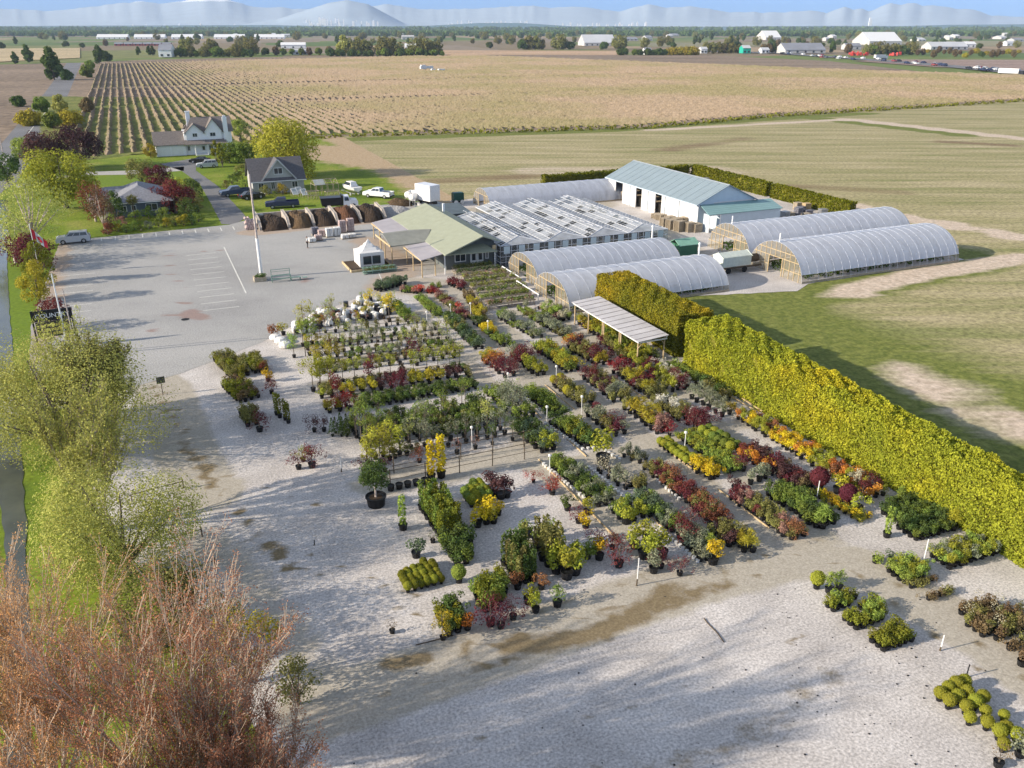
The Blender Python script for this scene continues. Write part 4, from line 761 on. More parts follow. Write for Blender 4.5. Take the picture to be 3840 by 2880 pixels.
for k in range(4):
    x0 = k * BW; xm = x0 + BW * .5; x1 = x0 + BW; D = 19.6 if k == 0 else 26.0
    # sloping front: the roof planes start behind the front wall
    rsg = random.Random(k); ny_ = int(D / 1.3); F0 = lambda u, v_, side: ((x0 + (xm - x0) * u) if side == 0 else (x1 + (xm - x1) * u), 1.6 * u + (D - 1.6 * u) * v_, EH + (RH - EH) * u)
    for side in (0, 1):
        for iy in range(ny_):
            for iu in range(3):
                q = [F0(iu / 3, iy / ny_, side), F0((iu + 1) / 3, iy / ny_, side), F0((iu + 1) / 3, (iy + 1) / ny_, side), F0(iu / 3, (iy + 1) / ny_, side)]
                hz = rsg.random() < (.80 if side == 0 else .5); (ra if side == 0 else rb_).quad(*(q if side == 0 else q[::-1]), 0 if hz else 1)
    ra.add([(x0, 0, EH), (x1, 0, EH), (xm, 1.6, RH)], [(0, 1, 2)]); ra.build('roof', [M_gl2, M_glc], gh); rb_.build('roof', [M_gl2, M_glc], gh); ra = MB(); rb_ = MB()
    y = 0.0; i = 0
    while y <= D + .01:
        r0 = .062 if i % 2 == 0 else .045
        yy = max(y, 0.02); ye = max(y, 1.6)
        fr.tube((x0, yy, EH), (xm, ye if y < 1.6 else y, RH), r0, n=4, cap=False); fr.tube((xm, ye if y < 1.6 else y, RH), (x1, yy, EH), r0, n=4, cap=False); y += .87; i += 1
    for q in (0, .33, .66): fr.tube((x0 + BW * .5 * q, 1.6 * q, EH + (RH - EH) * q), (x0 + BW * .5 * q, D, EH + (RH - EH) * q), .09 if q == 0 else .045, n=4, cap=False); fr.tube((x1 - BW * .5 * q, 1.6 * q, EH + (RH - EH) * q), (x1 - BW * .5 * q, D, EH + (RH - EH) * q), .03, n=4, cap=False)
    fr.tube((xm, 1.6, RH), (xm, D, RH), .07, n=4, cap=False)
    # rows of raised vent sashes along each ridge
    for y in np.arange(2.2, D - 1.6, 2.6): fr.tube((xm, y, RH + .02), (xm - 1.3, y, RH + .28), .03, n=4).tube((xm - 1.3, y, RH + .28), (xm - 1.3, y + 1.7, RH + .28), .035, n=4).tube((xm, y + 1.7, RH + .02), (xm - 1.3, y + 1.7, RH + .28), .03, n=4)
    j = 0
    for x in np.arange(x0, x1 + .01, .825): fr.tube((x, 0, 0), (x, 0, EH), .035, n=4, cap=False)
    wl_.quad((x0, 0, .02), (x1, 0, .02), (x1, 0, EH), (x0, 0, EH)); wl_.add([(x0, D, .0), (x1, D, 0), (x1, D, EH), (xm, D, RH), (x0, D, EH)], [(0, 1, 2, 3, 4)])
    for z in (.75, 1.5, 2.25, 3.0): fr.tube((x0, 0, z), (x1, 0, z), .035, n=4, cap=False)
for y in np.arange(0, 19.7, 1.3): fr.tube((0, y, 0), (0, y, EH), .035, n=4, cap=False)
for z in (.75, 1.5, 2.25, 3.0): fr.tube((0, 0, z), (0, 19.6, z), .035, n=4, cap=False); fr.tube((26.4, 0, z), (26.4, 26, z), .035, n=4, cap=False)
for y in np.arange(0, 26.1, 1.3): fr.tube((26.4, y, 0), (26.4, y, EH), .035, n=4, cap=False)
wl_.quad((0, 0, .02), (0, 19.6, .02), (0, 19.6, EH), (0, 0, EH)).quad((26.4, 0, .02), (26.4, 26, .02), (26.4, 26, EH), (26.4, 0, EH))
fr.build('frame', M_bar, gh); wl_.build('glass_wall', M_gl, gh)
vb = MB()
for k in range(12): MB().box(.5 + k * 2.2, 1.4 + k * 2.2, -.05, -.02, 1.9, 2.9).build('vent_panel', plain('pale_blue_panel', (.45, .52, .53), .4, .1, 1), gh)
def bench(s, t, L, Wd, h, label, group=None, rot=0.0, m=M_wood, nm='plant_bench'):
    e = thing(nm, label, 'bench', s, t, rot, group); MB().box(0, L, 0, Wd, h - .06, h).box(0, L, -.03, 0, h - .12, h + .06).box(0, L, Wd, Wd + .03, h - .12, h + .06).build('top', m, e)
    [MB().box(x, x + .08, y, y + .08, 0, h - .06).build('leg', m, e) for x in ((.1, L / 2, L - .18) if nm != 'plant_bench' else (.1, L - .18)) for y in (.08, Wd - .16)]; return e
M_stuffd = leafmat('leaves_bench', (.17, .14, .10), sc=.6)
sheet('glasshouse_floor', [(42.7, 102), (69, 102), (69, 127.8), (49.3, 127.8), (49.2, 121.4), (42.7, 121.4)], plain('dark_floor', (.09, .085, .08), .9, .3, .8), .018, amp=0)  # dark grey floor sheet under the benches
for k in range(4):
    for j, x in enumerate((.6, 2.6, 4.6)):
        L = 18 if k == 0 else 24; s = 42.6 + k * BW + x + .7; t = 103
        bench(s + .6, t, L, 1.3, .75, 'long grey plant bench inside the glasshouse', 'plant benches inside the glasshouse', math.pi / 2)
P = []
for k in range(4):
    for x in (.6, 2.6, 4.6):
        n_ = 2200; P.append(np.stack([RG.uniform(-.75, .75, n_) + 42.6 + k * BW + x + .7, RG.uniform(103, 121 if k == 0 else 127, n_), RG.uniform(.8, 1.9, n_)], 1))
P = np.concatenate(P); P = np.stack([P[:, 0] * CA - P[:, 1] * SA, P[:, 0] * SA + P[:, 1] * CA, P[:, 2]], 1)
tag(link(bpy.data.objects.new('glasshouse_plants', leafmesh('glasshouse_plants', P, .45, M_stuffd))), 'dark massed seedlings on the benches inside the glasshouse', kind='stuff')

# polytunnels
def film(name, col, tr=.12):
    m, n, l = mat(name); v = coords(n, l); f = noise(n, l, coords(n, l, scale=(1, .35, .35)), 1.1, 5, .7); c = ramp_on(n, l, f, [(.3, tuple(x * .74 for x in col)), (.5, tuple(x * .92 for x in col)), (.7, col)])
    d = n.new('ShaderNodeBsdfPrincipled'); l.new(c, d.inputs[0]); d.inputs['Roughness'].default_value = .32; t = n.new('ShaderNodeBsdfTranslucent'); l.new(c, t.inputs[0]); x = n.new('ShaderNodeBsdfTransparent')
    s1 = n.new('ShaderNodeMixShader'); s1.inputs[0].default_value = .35; s2 = n.new('ShaderNodeMixShader'); s2.inputs[0].default_value = tr; o = n.new('ShaderNodeOutputMaterial')
    s1.inputs[0].default_value = .28; l.new(d.outputs[0], s1.inputs[1]); l.new(t.outputs[0], s1.inputs[2]); l.new(s1.outputs[0], s2.inputs[1]); l.new(x.outputs[0], s2.inputs[2]); l.new(s2.outputs[0], o.inputs[0]); return m
M_filmw = film('white_poly_film', (.66, .69, .76), .05); M_filmg = film('grey_poly_film', (.64, .68, .77), .16); M_endp = film('tan_end_panel', (.46, .42, .33), .5); M_rib = plain('film_rib', (.62, .65, .70), .5, .05, 3)
def arch(h, w, lo=0.0, n=18):   # half ellipse, starting lo metres above ground
    a0 = math.asin(lo / h) if lo else 0.0
    return [(w * math.cos(a), h * math.sin(a)) for a in np.linspace(a0, math.pi - a0, n)]
def tunnel(name, label, s0, s1, tc, hw, H, fm, side=0.9, step=1.5, pole=True, ribr=.016, ends=True, both=True, endm=None):
    e = thing(name, label, 'polytunnel', s0, tc); L = s1 - s0; sk = MB(); A_ = arch(H, hw, side, 20); n = len(A_); xs = np.arange(0, L + .01, step / 2); xs = np.append(xs[xs < L - .05], L)
    V = []
    for i, x in enumerate(xs):
        sag = 1.0 if i % 2 == 0 else .990
        V += [(x, y * sag, z * sag) for y, z in A_]
    F = [(i * n + j, (i + 1) * n + j, (i + 1) * n + j + 1, i * n + j + 1) for i in range(len(xs) - 1) for j in range(n - 1)]; sk.add(V, F)
    sk.build('cover', fm, e, smooth=True)
    rb = MB(); inr = .004; Af = arch(H + inr, hw + inr, 0, 22)
    for x in np.arange(0, L + .01, step):
        for a, b in zip(Af[:-1], Af[1:]): rb.tube((x, a[0], a[1]), (x, b[0], b[1]), ribr, n=4, cap=False)
    for y, z in (A_[0], A_[-1], (0, H + .02)): rb.tube((0, y, z), (L, y, z), ribr * 1.3, n=4, cap=False)
    rb.build('rib', M_rib, e)
    if ends:
        for x in ((0, L) if both else (0,)):
            Ae = arch(H - .02, hw - .02, 0, 22); q = MB()
            dw = 1.3
            L_ = [p for p in Ae if p[0] > dw]; R2 = [p for p in Ae if p[0] < -dw]; zt = H * math.sqrt(max(0, 1 - (dw / hw) ** 2)) - .02
            dz = min(2.3, zt - .2)
            q.add([(x, dw, 0)] + [(x, y, z) for y, z in L_] + [(x, dw, zt)], [tuple(range(len(L_) + 2))]); q.add([(x, -dw, 0), (x, -dw, zt)] + [(x, y, z) for y, z in R2], [tuple(range(len(R2) + 2))])
            mid = [p for p in Ae if abs(p[0]) <= dw]; q.add([(x, dw, dz), (x, dw, zt)] + [(x, y, z) for y, z in mid] + [(x, -dw, zt), (x, -dw, dz)], [tuple(range(len(mid) + 4))])
            q.build('end_wall', endm or M_endp, e)
            st = MB(); o_ = -.03 if x == 0 else .03
            for y in np.arange(-math.floor(hw) + .4, hw - .2, .95):
                z = (H - .03) * math.sqrt(max(0, 1 - (y / hw) ** 2)); z0 = dz if abs(y) < dw - .1 else 0
                st.tube((x + o_, y, z0), (x + o_, y, z), .045, n=4)
            for z in (1.1, dz + .05, 3.2):
                if z < H - .2:
                    yy = hw * math.sqrt(1 - (z / H) ** 2)
                    if z < dz: st.tube((x + o_, -yy, z), (x + o_, -dw, z), .04, n=4).tube((x + o_, dw, z), (x + o_, yy, z), .04, n=4)
                    else: st.tube((x + o_, -yy, z), (x + o_, yy, z), .05, n=4)
            st.tube((x + o_, dw, 0), (x + o_, dw, dz), .07, n=4).tube((x + o_, -dw, 0), (x + o_, -dw, dz), .07, n=4); st.build('end_frame', M_tan, e)
    if pole: MB().tube((.25, 0, H - .1), (.25, 0, H + 1.1), .09, n=8).build('flue', M_white, e)
    MB().box(0, L, -hw - .03, -hw + .05, 0, .25).box(0, L, hw - .05, hw + .03, 0, .25).build('base_board', M_wood, e)
    return e
tunnel('poly_tunnel', 'grey film tunnel greenhouse just before the glasshouse', 43.3, 64.5, 96.0, 4.9, 3.3, M_filmg, .3, 1.25, pole=False)
tunnel('poly_tunnel', 'pale tunnel greenhouse partly behind the amber hedge', 42.3, 64.3, 85.6, 4.8, 3.4, M_filmw, .8, 1.5, pole=False)
tunnel('poly_tunnel', 'long low tunnel greenhouse at the back beside the rear field', 55.6, 84, 141.6, 4.4, 3.4, M_filmg, .2, 2.0, pole=False)
tunnel('poly_tunnel', 'big white tunnel greenhouse behind the other one by the field', 75.6, 106, 96.2, 4.9, 4.3, M_filmw, 1.1, 1.5)
tunnel('poly_tunnel', 'big white tunnel greenhouse standing nearest the mown field', 74.6, 102.2, 84.9, 5.2, 4.3, M_filmw, 1.1, 1.35)
MB().tube((0, 0, 3), (0, 0, 4.6), .09, n=8)
for (s, t, z) in ((64.2, 98.6, 2.9), (64.0, 87.2, 3.0)):
    e = thing('flue_pipe', 'white flue pipe at the far end of the ' + ('grey film tunnel' if t > 90 else 'pale tunnel by the hedge'), 'pipe', s, t); MB().tube((0, 0, 0), (0, 0, z + 1.5), .1, n=8).lathe([(.16, z + 1.45), (.16, z + 1.6), (.02, z + 1.75)], 8).build('pipe', M_white, e)
M_inpl = leafmat('leaves_tunnel', (.08, .13, .025))
for s0, s1, tc in ((75.5, 101, 84.9), (76.5, 105, 96.2), (44, 64, 96), (43, 64, 85.6)):
    n_ = 2600; a = RG.uniform(s0, s1, n_); b = tc + RG.choice((-3, 0.9, 3.0), n_) + RG.uniform(-.9, .9, n_); P = np.stack([a * CA - b * SA, a * SA + b * CA, RG.uniform(.1, .9, n_)], 1)
    tag(link(bpy.data.objects.new('tunnel_plants', leafmesh('tunnel_plants', P, .4, M_inpl))), 'massed young plants on the floor of a tunnel greenhouse', kind='stuff')

# blue-roofed shed
M_blueroof = corr('blue_metal_roof', (.24, .30, .33), .55, .06, .4); M_tealroof = corr('teal_metal_roof', (.22, .36, .36), .55, .06, .4)
M_cwall = corr('white_ribbed_wall', (.72, .71, .69), .6, .04, .6); M_bwall = plain('pale_blue_wall', (.50, .58, .64), .6, .06, 1)
e = thing('storage_shed', 'long white storage shed with blue metal roof and dark bay openings', 'shed', 81, 111.6)
D = 28.9; Wd = 11; H = 4.0; RZ = 6.5; w = MB(); door_bays = [(10.6, 12.6), (17.0, 19.0), (23.6, 26.2)]
y = 0.0
for a, b_ in door_bays: w.box(0, .2, y, a, 0, H).box(0, .2, a, b_, 3.75, H); y = b_
w.box(0, .2, y, D, 0, H).box(Wd - .2, Wd, 0, D, 0, H).box(.2, Wd - .2, D - .2, D, 0, H).box(.2, Wd - .2, 0, .2, 0, H); w.prism([(0, H), (Wd, H), (Wd / 2, RZ)], 1, D - .2, D - .02)
w.build('wall', M_cwall, e); MB().prism([(0, H), (Wd, H), (Wd / 2, RZ)], 1, .02, .2).box(0.01, 3, -.04, -.01, 0, H).build('gable_wall', M_bwall, e)
MB().slab((-.5, -.4, H - .1), (Wd / 2, -.4, RZ + .15), (Wd / 2, D + .4, RZ + .15), (-.5, D + .4, H - .1), .12).slab((Wd / 2, -.4, RZ + .15), (Wd + .5, -.4, H - .1), (Wd + .5, D + .4, H - .1), (Wd / 2, D + .4, RZ + .15), .12).build('roof', M_blueroof, e)
b = MB()
for y in np.arange(0, D, 1.9): b.slab((-.5, y, H - .075), (Wd / 2, y, RZ + .175), (Wd / 2, y + .06, RZ + .175), (-.5, y + .06, H - .075), .02)
b.build('roof_seam', plain('blue_roof_seam', (.19, .24, .27), .6, .2, 2), e); MB().slab((Wd / 2 - .25, -.42, RZ + .10), (Wd / 2, -.42, RZ + .2), (Wd / 2, D + .42, RZ + .2), (Wd / 2 - .25, D + .42, RZ + .10), .02).build('ridge_cap', plain('ridge_cap_metal', (.34, .38, .40), .5), e)
MB().slab((-.3, -3.4, 2.85), (14.2, -3.4, 2.85), (14.2, -.05, 3.8), (.3, -.05, 3.8), .1).build('lean_to_roof', M_tealroof, e)
MB().box(2.2, 14, -3.1, -.06, 0, 2.8).box(-.2, .1, -3.2, -1.9, 0, 2.8).build('lean_to_wall', M_bwall, e); MB().tube((-.1, -3.3, 0), (-.1, -3.3, 2.85), .09, n=6).tube((2.0, -3.3, 0), (2.0, -3.3, 2.85), .09, n=6).tube((-.1, -3.3, 2.7), (2, -3.3, 2.7), .08, n=6).build('post', M_white, e)
dn = MB()
for y in (9.4, 14.8, 20.8, 5.2): dn.box(-.14, -.02, y, y + .12, 0, H - .1)
dn.box(-.62, -.5, -.4, D + .4, H - .28, H - .12).build('gutter', M_bwall, e)
i_ = MB()
for a, b_ in door_bays: i_.box(1.2, 4.5, a - 1.2, a + .8, 0, 1.1).box(1.2, 3.8, b_ - .9, b_ + .8, 0, 1.6).box(2.5, 5, a - 1, b_ + 1, 1.9, 2.0)
i_.build('rack', M_wood, e)

# shade shelter with flat sheet roof
e = thing('shade_shelter', 'open plant shelter with pale sheet roof on timber posts', 'shelter', 41, 63.8)
MB().slab((-.2, 0, 2.5), (3.2, 0, 2.75), (3.2, 13.8, 2.75), (-.2, 13.8, 2.5), .06).build('roof', corr('shelter_sheet', (.52, .50, .50), 1.2, .14, .5), e)
b = MB()
for y in np.arange(.6, 13.8, 1.12): b.slab((-.22, y, 2.525), (3.22, y, 2.775), (3.22, y + .09, 2.775), (-.22, y + .09, 2.525), .02)
b.build('roof_seam', plain('weathered_seam', (.27, .25, .25), .7, .3, 2), e)
[MB().tube((x, y, 0), (x, y, 2.5), .075, n=6).build('post', M_tan, e) for y in (.4, 3.6, 3.9, 7.0, 7.3, 10.3, 13.4) for x in (0.05, 3.0)]; p = MB(); p.tube((0, .3, 1.7), (.6, .3, 2.4), .05, n=4).tube((3.0, .3, 1.7), (2.4, .3, 2.4), .05, n=4); p.build('brace', M_tan, e)
MB().box(-.1, .0, .1, 13.7, 2.3, 2.42).box(3.0, 3.1, .1, 13.7, 2.5, 2.65).box(-.1, 3.1, .1, .2, 2.3, 2.42).build('beam', M_white, e)

# white tent on its deck
e = thing('party_tent', 'small white peaked tent with window walls on a raised bed', 'tent', 25.2, 109.0)
b = MB(); W_, Dp, Hh = 3.3, 3.3, 2.1; n_ = 8; V = []
for i in range(n_ + 1):
    for j in range(n_ + 1):
        x = i / n_; y = j / n_; d = max(abs(x - .5), abs(y - .5)) * 2; V.append((x * W_, y * Dp, Hh + 1.55 * (1 - d) ** 1.7))
b.add(V, [(i * (n_ + 1) + j, (i + 1) * (n_ + 1) + j, (i + 1) * (n_ + 1) + j + 1, i * (n_ + 1) + j + 1) for i in range(n_) for j in range(n_)]); b.build('roof', M_bag, e)
MB().box(0, W_, 0, .03, .1, Hh).box(0, .03, .03, Dp, .1, Hh).box(W_ - .03, W_, .03, Dp, .1, Hh).box(0, W_, Dp - .03, Dp, .1, Hh).box(-.03, W_ + .03, -.03, 0, Hh - .25, Hh).build('wall', M_bag, e)
MB().box(.45, 1.55, -.06, -.01, .55, 1.65).build('window', M_glassd, e); MB().box(1.7, 2.8, -.06, -.01, .55, 1.65).build('window', M_glassd, e)
p = MB(); [p.tube((x, y, 0), (x, y, Hh), .04, n=6) for x in (0, W_) for y in (0, Dp)]; p.build('post', M_white, e)
e = thing('raised_bed', 'brown soil bed edged with pale timber under the white tent', 'planter', 23.6, 107.6)
MB().box(.12, 5.6, .12, 5.4, 0, .22).build('soil', M_soil, e); MB().box(0, .12, 0, 5.5, 0, .3).box(.12, 5.6, 0, .12, 0, .3).box(5.6, 5.72, 0, 5.5, 0, .3).build('edging', M_tan, e)
for k in range(2):
    e = thing('plant_rack', 'green and grey slatted rack of trays before the white tent' + (', upper one' if k else ', lower one'), 'rack', 24.9, 106.6 - k * .75)
    MB().box(0, 4.4, 0, .6, .35 + .3 * (1 - k) + .0, .40 + .3 * (1 - k)).box(0, 4.4, .1, .5, .1, .15).build('shelf', M_gpaint, e); p = MB(); [p.box(x, x + .06, 0, .06, 0, .8) for x in np.arange(0, 4.5, 1.1)]; p.build('leg', M_gpaint, e)
    MB().leaves(np.stack([RG.uniform(.1, 4.3, 260), RG.uniform(.05, .55, 260), RG.uniform(.45, .85, 260)], 1), .16).build('foliage', LM('dgreen'), e)

# soil bins
M_mulch = [plain('dark_soil', (.045, .03, .02), 1, .5, 3), plain('brown_compost', (.10, .065, .035), 1, .4, 3), plain('red_bark_mulch', (.10, .048, .026), 1, .4, 3), plain('grey_gravel_heap', (.33, .32, .31), 1, .25, 4)]
M_block = plain('concrete_block', (.42, .37, .32), .9, .25, 1.5)
def heap(name, s0, s1, t0, t1, h, m, label, seed, cat='heap'):
    rs = np.random.default_rng(seed); n_ = 22; e_x = s1 - s0; e_y = t1 - t0; V = []; ph = rs.uniform(0, 6, 6)
    for i in range(n_ + 1):
        for j in range(n_ + 1):
            x = i / n_; y = j / n_; d = math.hypot((x - .5) * 1.5, (y - .66) * 1.5); z = h * .86 * max(0, 1 - d ** 2.3) + .12 * h * (math.sin(x * 9 + ph[0]) * math.sin(y * 8 + ph[1]) + rs.uniform(-.4, .4)) * min(1, max(0, 1.15 - d))
            V.append((x * e_x, y * e_y, max(z, 0.0 if d < 1.1 else -.05)))
    b = MB().add(V, [(i * (n_ + 1) + j, (i + 1) * (n_ + 1) + j, (i + 1) * (n_ + 1) + j + 1, i * (n_ + 1) + j + 1) for i in range(n_) for j in range(n_)])
    o = b.build(name, m); x, y = L2W(s0, t0); o.location = (x, y, .02); o.rotation_euler = (0, 0, AL); return tag(o, label, cat)
bn = [16.3, 20.8, 24.8, 28.7, 32.6, 36.8]; cols = [0, 1, 0, 2, 0]; labs = ['black soil heap in the bin nearest the driveway', 'brown compost heap in the second bin from the driveway', 'blackish compost heap in the middle bin', 'red bark mulch heap spilling from its bin', 'dark soil heap in the bin next to the pale gravel']
for i in range(5): heap('soil_heap', bn[i] + .22, bn[i + 1] - .22, 136.9, 144.6, [1.7, 2.1, 2.0, 2.4, 2.3][i], M_mulch[cols[i]], labs[i], i)
for i, s in enumerate(bn):
    e = tag(MB().prism([(0, 0), (6.2, 0), (6.2, 1.9), (1.4, 1.5), (0, .5)], 0, -.2, .2).build('bin_wall', M_block, None, bevel=.03), 'weathered concrete divider wall between soil bins, ' + ['at the driveway end', 'between black soil and compost', 'between compost and the middle bin', 'between the middle bin and red mulch', 'between red mulch and dark soil', 'at the pale gravel side'][i], 'wall', )
    e.location = (*L2W(s, 138.2), 0); e.rotation_euler = (0, 0, AL)
e = tag(MB().box(0, 20.9, 0, .4, 0, 1.5).build('bin_wall', M_block), 'long concrete block back wall behind all the soil heaps', 'wall'); e.location = (*L2W(16.1, 144.5), 0); e.rotation_euler = (0, 0, AL)
heap('gravel_heap', 37.2, 42.5, 138.5, 146, 1.1, M_mulch[3], 'low pale grey gravel heap between soil bins and shop', 11)
heap('soil_heap', 40.5, 44.6, 147.5, 151, 1.3, M_mulch[1], 'small brown soil heap on the grass behind the gravel heap', 12)
e = tag(MB().prism([(0, 0), (6.5, 0), (6.5, 1.3), (0, .9)], 0, 0, .35).build('bin_wall', M_conc), 'pale concrete wall by the gravel heap and white tanks', 'wall'); e.location = (*L2W(44.2, 137.2), 0); e.rotation_euler = (0, 0, AL)

# ---------------------------------------------------------------- vehicles
def paint(col, nm): return plain('car_paint_' + nm, col, .25, .05, 1, 0, .6)
PW, PN, PS, PB = paint((.75, .75, .75), 'white'), paint((.025, .035, .09), 'navy'), paint((.48, .50, .52), 'silver'), paint((.015, .015, .018), 'black')
M_head = plain('headlight_glass', (.75, .75, .72), .1, .05, 1, 0, .8); M_tail = plain('tail_light', (.4, .02, .02), .2)
def frustum(mb, x0, x1, y, z0, X0, X1, Y, z1, m=0):
    return mb.add([(x0, -y, z0), (x1, -y, z0), (x1, y, z0), (x0, y, z0), (X0, -Y, z1), (X1, -Y, z1), (X1, Y, z1), (X0, Y, z1)], [(0, 3, 2, 1), (4, 5, 6, 7), (0, 1, 5, 4), (1, 2, 6, 5), (2, 3, 7, 6), (3, 0, 4, 7)], m)
def car(kind, label, s, t, rot, pm, group=None, world=None, simple=False, name='parked_car', cat='car'):
    e = thing(name, label, cat, s, t, rot, group, world=world)
    if kind == 'suv': hl, ww, prof, cab, wb = 2.3, .92, [(-2.3, .35), (2.3, .35), (2.32, .75), (2.15, .98), (1.15, 1.08), (-2.25, 1.12), (-2.32, .8)], (-2.2, 1.15, 1.06, -2.0, .35, 1.72), 1.4
    elif kind == 'sedan': hl, ww, prof, cab, wb = 2.3, .9, [(-2.3, .3), (2.3, .3), (2.32, .65), (2.1, .82), (1.1, .92), (-1.7, .96), (-2.3, .9)], (-1.75, 1.1, .9, -1.1, .35, 1.42), 1.4
    else: hl, ww, prof, cab, wb = 2.9, .98, [(-2.9, .45), (2.9, .45), (2.92, .85), (2.75, 1.1), (1.45, 1.2), (-.75, 1.22), (-.75, .6), (-2.9, .6)], (-.8, 1.5, 1.18, -.65, .75, 1.85), 1.8
    b = MB().prism(prof, 1, -ww, ww)
    frustum(b, cab[0], cab[1], ww * .93, cab[2], cab[3], cab[4], ww * .78, cab[5])
    if kind == 'pickup': b.box(-2.9, -.76, -ww, -ww + .08, .6, 1.22).box(-2.9, -.76, ww - .08, ww, .6, 1.22).box(-2.92, -2.84, -ww, ww, .6, 1.2)
    body = b.build('body', pm, e, bevel=.05)
    # side, front and rear glass, each a few millimetres proud of the cabin
    x0, x1, z0, X0, X1, z1 = cab; y0, y1 = ww * .93, ww * .78; g_ = MB()
    def pt(a, k, side): return (x0 + (x1 - x0) * a + ((X0 + (X1 - X0) * a) - (x0 + (x1 - x0) * a)) * k, side * (y0 + (y1 - y0) * k + .015), z0 + (z1 - z0) * k)
    for sd_ in (-1, 1):
        for a0, a1 in (((.06, .36), (.39, .66), (.69, .93)) if kind != 'pickup' else ((.08, .44), (.48, .9))): g_.quad(pt(a0, .2, sd_), pt(a1, .2, sd_), pt(a1, .85, sd_), pt(a0, .85, sd_))
    for xa, xb, o_ in ((x1, X1, .02), (x0, X0, -.02)):
        k0, k1 = .15, .9; g_.quad((xa + (xb - xa) * k0 + o_, -y0 * .86, z0 + (z1 - z0) * k0), (xa + (xb - xa) * k0 + o_, y0 * .86, z0 + (z1 - z0) * k0), (xa + (xb - xa) * k1 + o_, y1 * .88, z0 + (z1 - z0) * k1), (xa + (xb - xa) * k1 + o_, -y1 * .88, z0 + (z1 - z0) * k1))
    g_.build('window', M_glassd, e)
    for x in (-wb, wb):
        for sd_ in (-1, 1):
            wh = MB().tube((x, sd_ * (ww - .2), .36), (x, sd_ * (ww + .03), .36), .36, n=14).build('wheel', M_rubber, e)
            if not simple: MB().tube((x, sd_ * (ww + .031), .36), (x, sd_ * (ww + .045), .36), .21, n=10).build('rim', M_metal, wh)
    if not simple:
        for sd_ in (-1, 1): MB().box(hl - .02, hl + .04, sd_ * .72 - .15, sd_ * .72 + .15, .68, .82).build('headlight', M_head, e); MB().box(-hl - .05, -hl + .02, sd_ * .78 - .1, sd_ * .78 + .1, .75, 1.0).build('tail_light', M_tail, e)
        MB().box(hl - .02, hl + .06, -.8, .8, .38, .52).box(-hl - .08, -hl, -.8, .8, .38, .55).build('bumper', M_black, e)
    if kind == 'pickup': MB().box(-2.82, -.8, -ww + .1, ww - .1, .62, .66).build('bed_floor', M_black, e)
    return e
car('suv', 'silver sport utility car alone at the parking lot corner', *S(278, 910), math.pi, PS)
car('suv', 'silver sport utility car on the lawn by the farmhouse drive', *S(778, 628), math.pi, PS)
car('pickup', 'dark navy pickup truck on the grass behind the soil bins', *S(1060, 778), math.pi - .1, PN, name='pickup_truck', cat='pickup truck')
car('pickup', 'dark blue-grey pickup truck parked beside the grey cottage', *S(885, 733), math.pi + .15, paint((.06, .08, .13), 'slate'), name='pickup_truck', cat='pickup truck')
car('pickup', 'white pickup truck seen from behind its tailgate on the grass', *S(1420, 740), math.pi * .75, PW, name='pickup_truck', cat='pickup truck')
car('sedan', 'small dark car tucked beside the silver one near the farmhouse', *S(750, 610), math.pi * .9, PB)
car('sedan', 'dark compact car at the cottage side', *S(945, 745), .3, PB)
# dump truck
e = thing('dump_truck', 'white cab dump truck with black tipping bed behind the heaps', 'dump truck', *S(1275, 782), -.12)
MB().box(-3.1, 3.0, -.45, .45, .6, .85).build('chassis', M_black, e)
b = MB(); frustum(b, -3.2, .3, 1.05, .95, -3.35, .4, 1.15, 2.15); b.box(.3, .5, -1.1, 1.1, 1.0, 2.5).build('tipping_bed', M_black, e)
b = MB(); frustum(b, .6, 1.95, .98, .95, .65, 1.6, .85, 2.35); b.prism([(1.8, .7), (3.15, .7), (3.15, 1.3), (2.95, 1.55), (1.8, 1.65)], 1, -.95, .95).box(.6, 1.85, -1.0, 1.0, .6, 1.0).build('cab', PW, e, bevel=.05)
MB().quad((.85, -.99, 1.5), (1.65, -.96, 1.5), (1.5, -.9, 2.15), (.85, -.9, 2.15)).quad((1.96, -.8, 1.6), (1.96, .8, 1.6), (1.7, .75, 2.25), (1.7, -.75, 2.25)).build('window', M_glassd, e)
for x in (-2.2, 2.3):
    for sd_ in (-1, 1): wh = MB().tube((x, sd_ * .75, .48), (x, sd_ * 1.08, .48), .48, n=14).build('wheel', M_rubber, e); MB().tube((x, sd_ * 1.081, .48), (x, sd_ * 1.1, .48), .27, n=10).build('rim', M_metal, wh)
# box truck, tanks, green cart, boat
e = thing('box_truck', 'tall white box truck parked behind the shop', 'truck', *S(1590, 768), math.pi * .62)
MB().box(-3.2, 1.0, -1.2, 1.2, 1.1, 3.9).build('cargo_box', PW, e, bevel=.04); b = MB(); frustum(b, 1.1, 2.9, 1.05, .6, 1.1, 2.3, .95, 2.5); b.build('cab', PW, e, bevel=.06)
MB().box(-3.2, 2.8, -.5, .5, .6, .95).build('chassis', M_black, e); MB().quad((2.8, -.85, 1.5), (2.8, .85, 1.5), (2.42, .8, 2.3), (2.42, -.8, 2.3)).build('window', M_glassd, e); MB().box(-3.26, -3.21, -1.1, 1.1, 1.15, 3.8).build('door', M_bag, e)
for x in (-2.0, 2.0):
    for sd_ in (-1, 1): MB().tube((x, sd_ * .8, .45), (x, sd_ * 1.12, .45), .45, n=12).build('wheel', M_rubber, e)
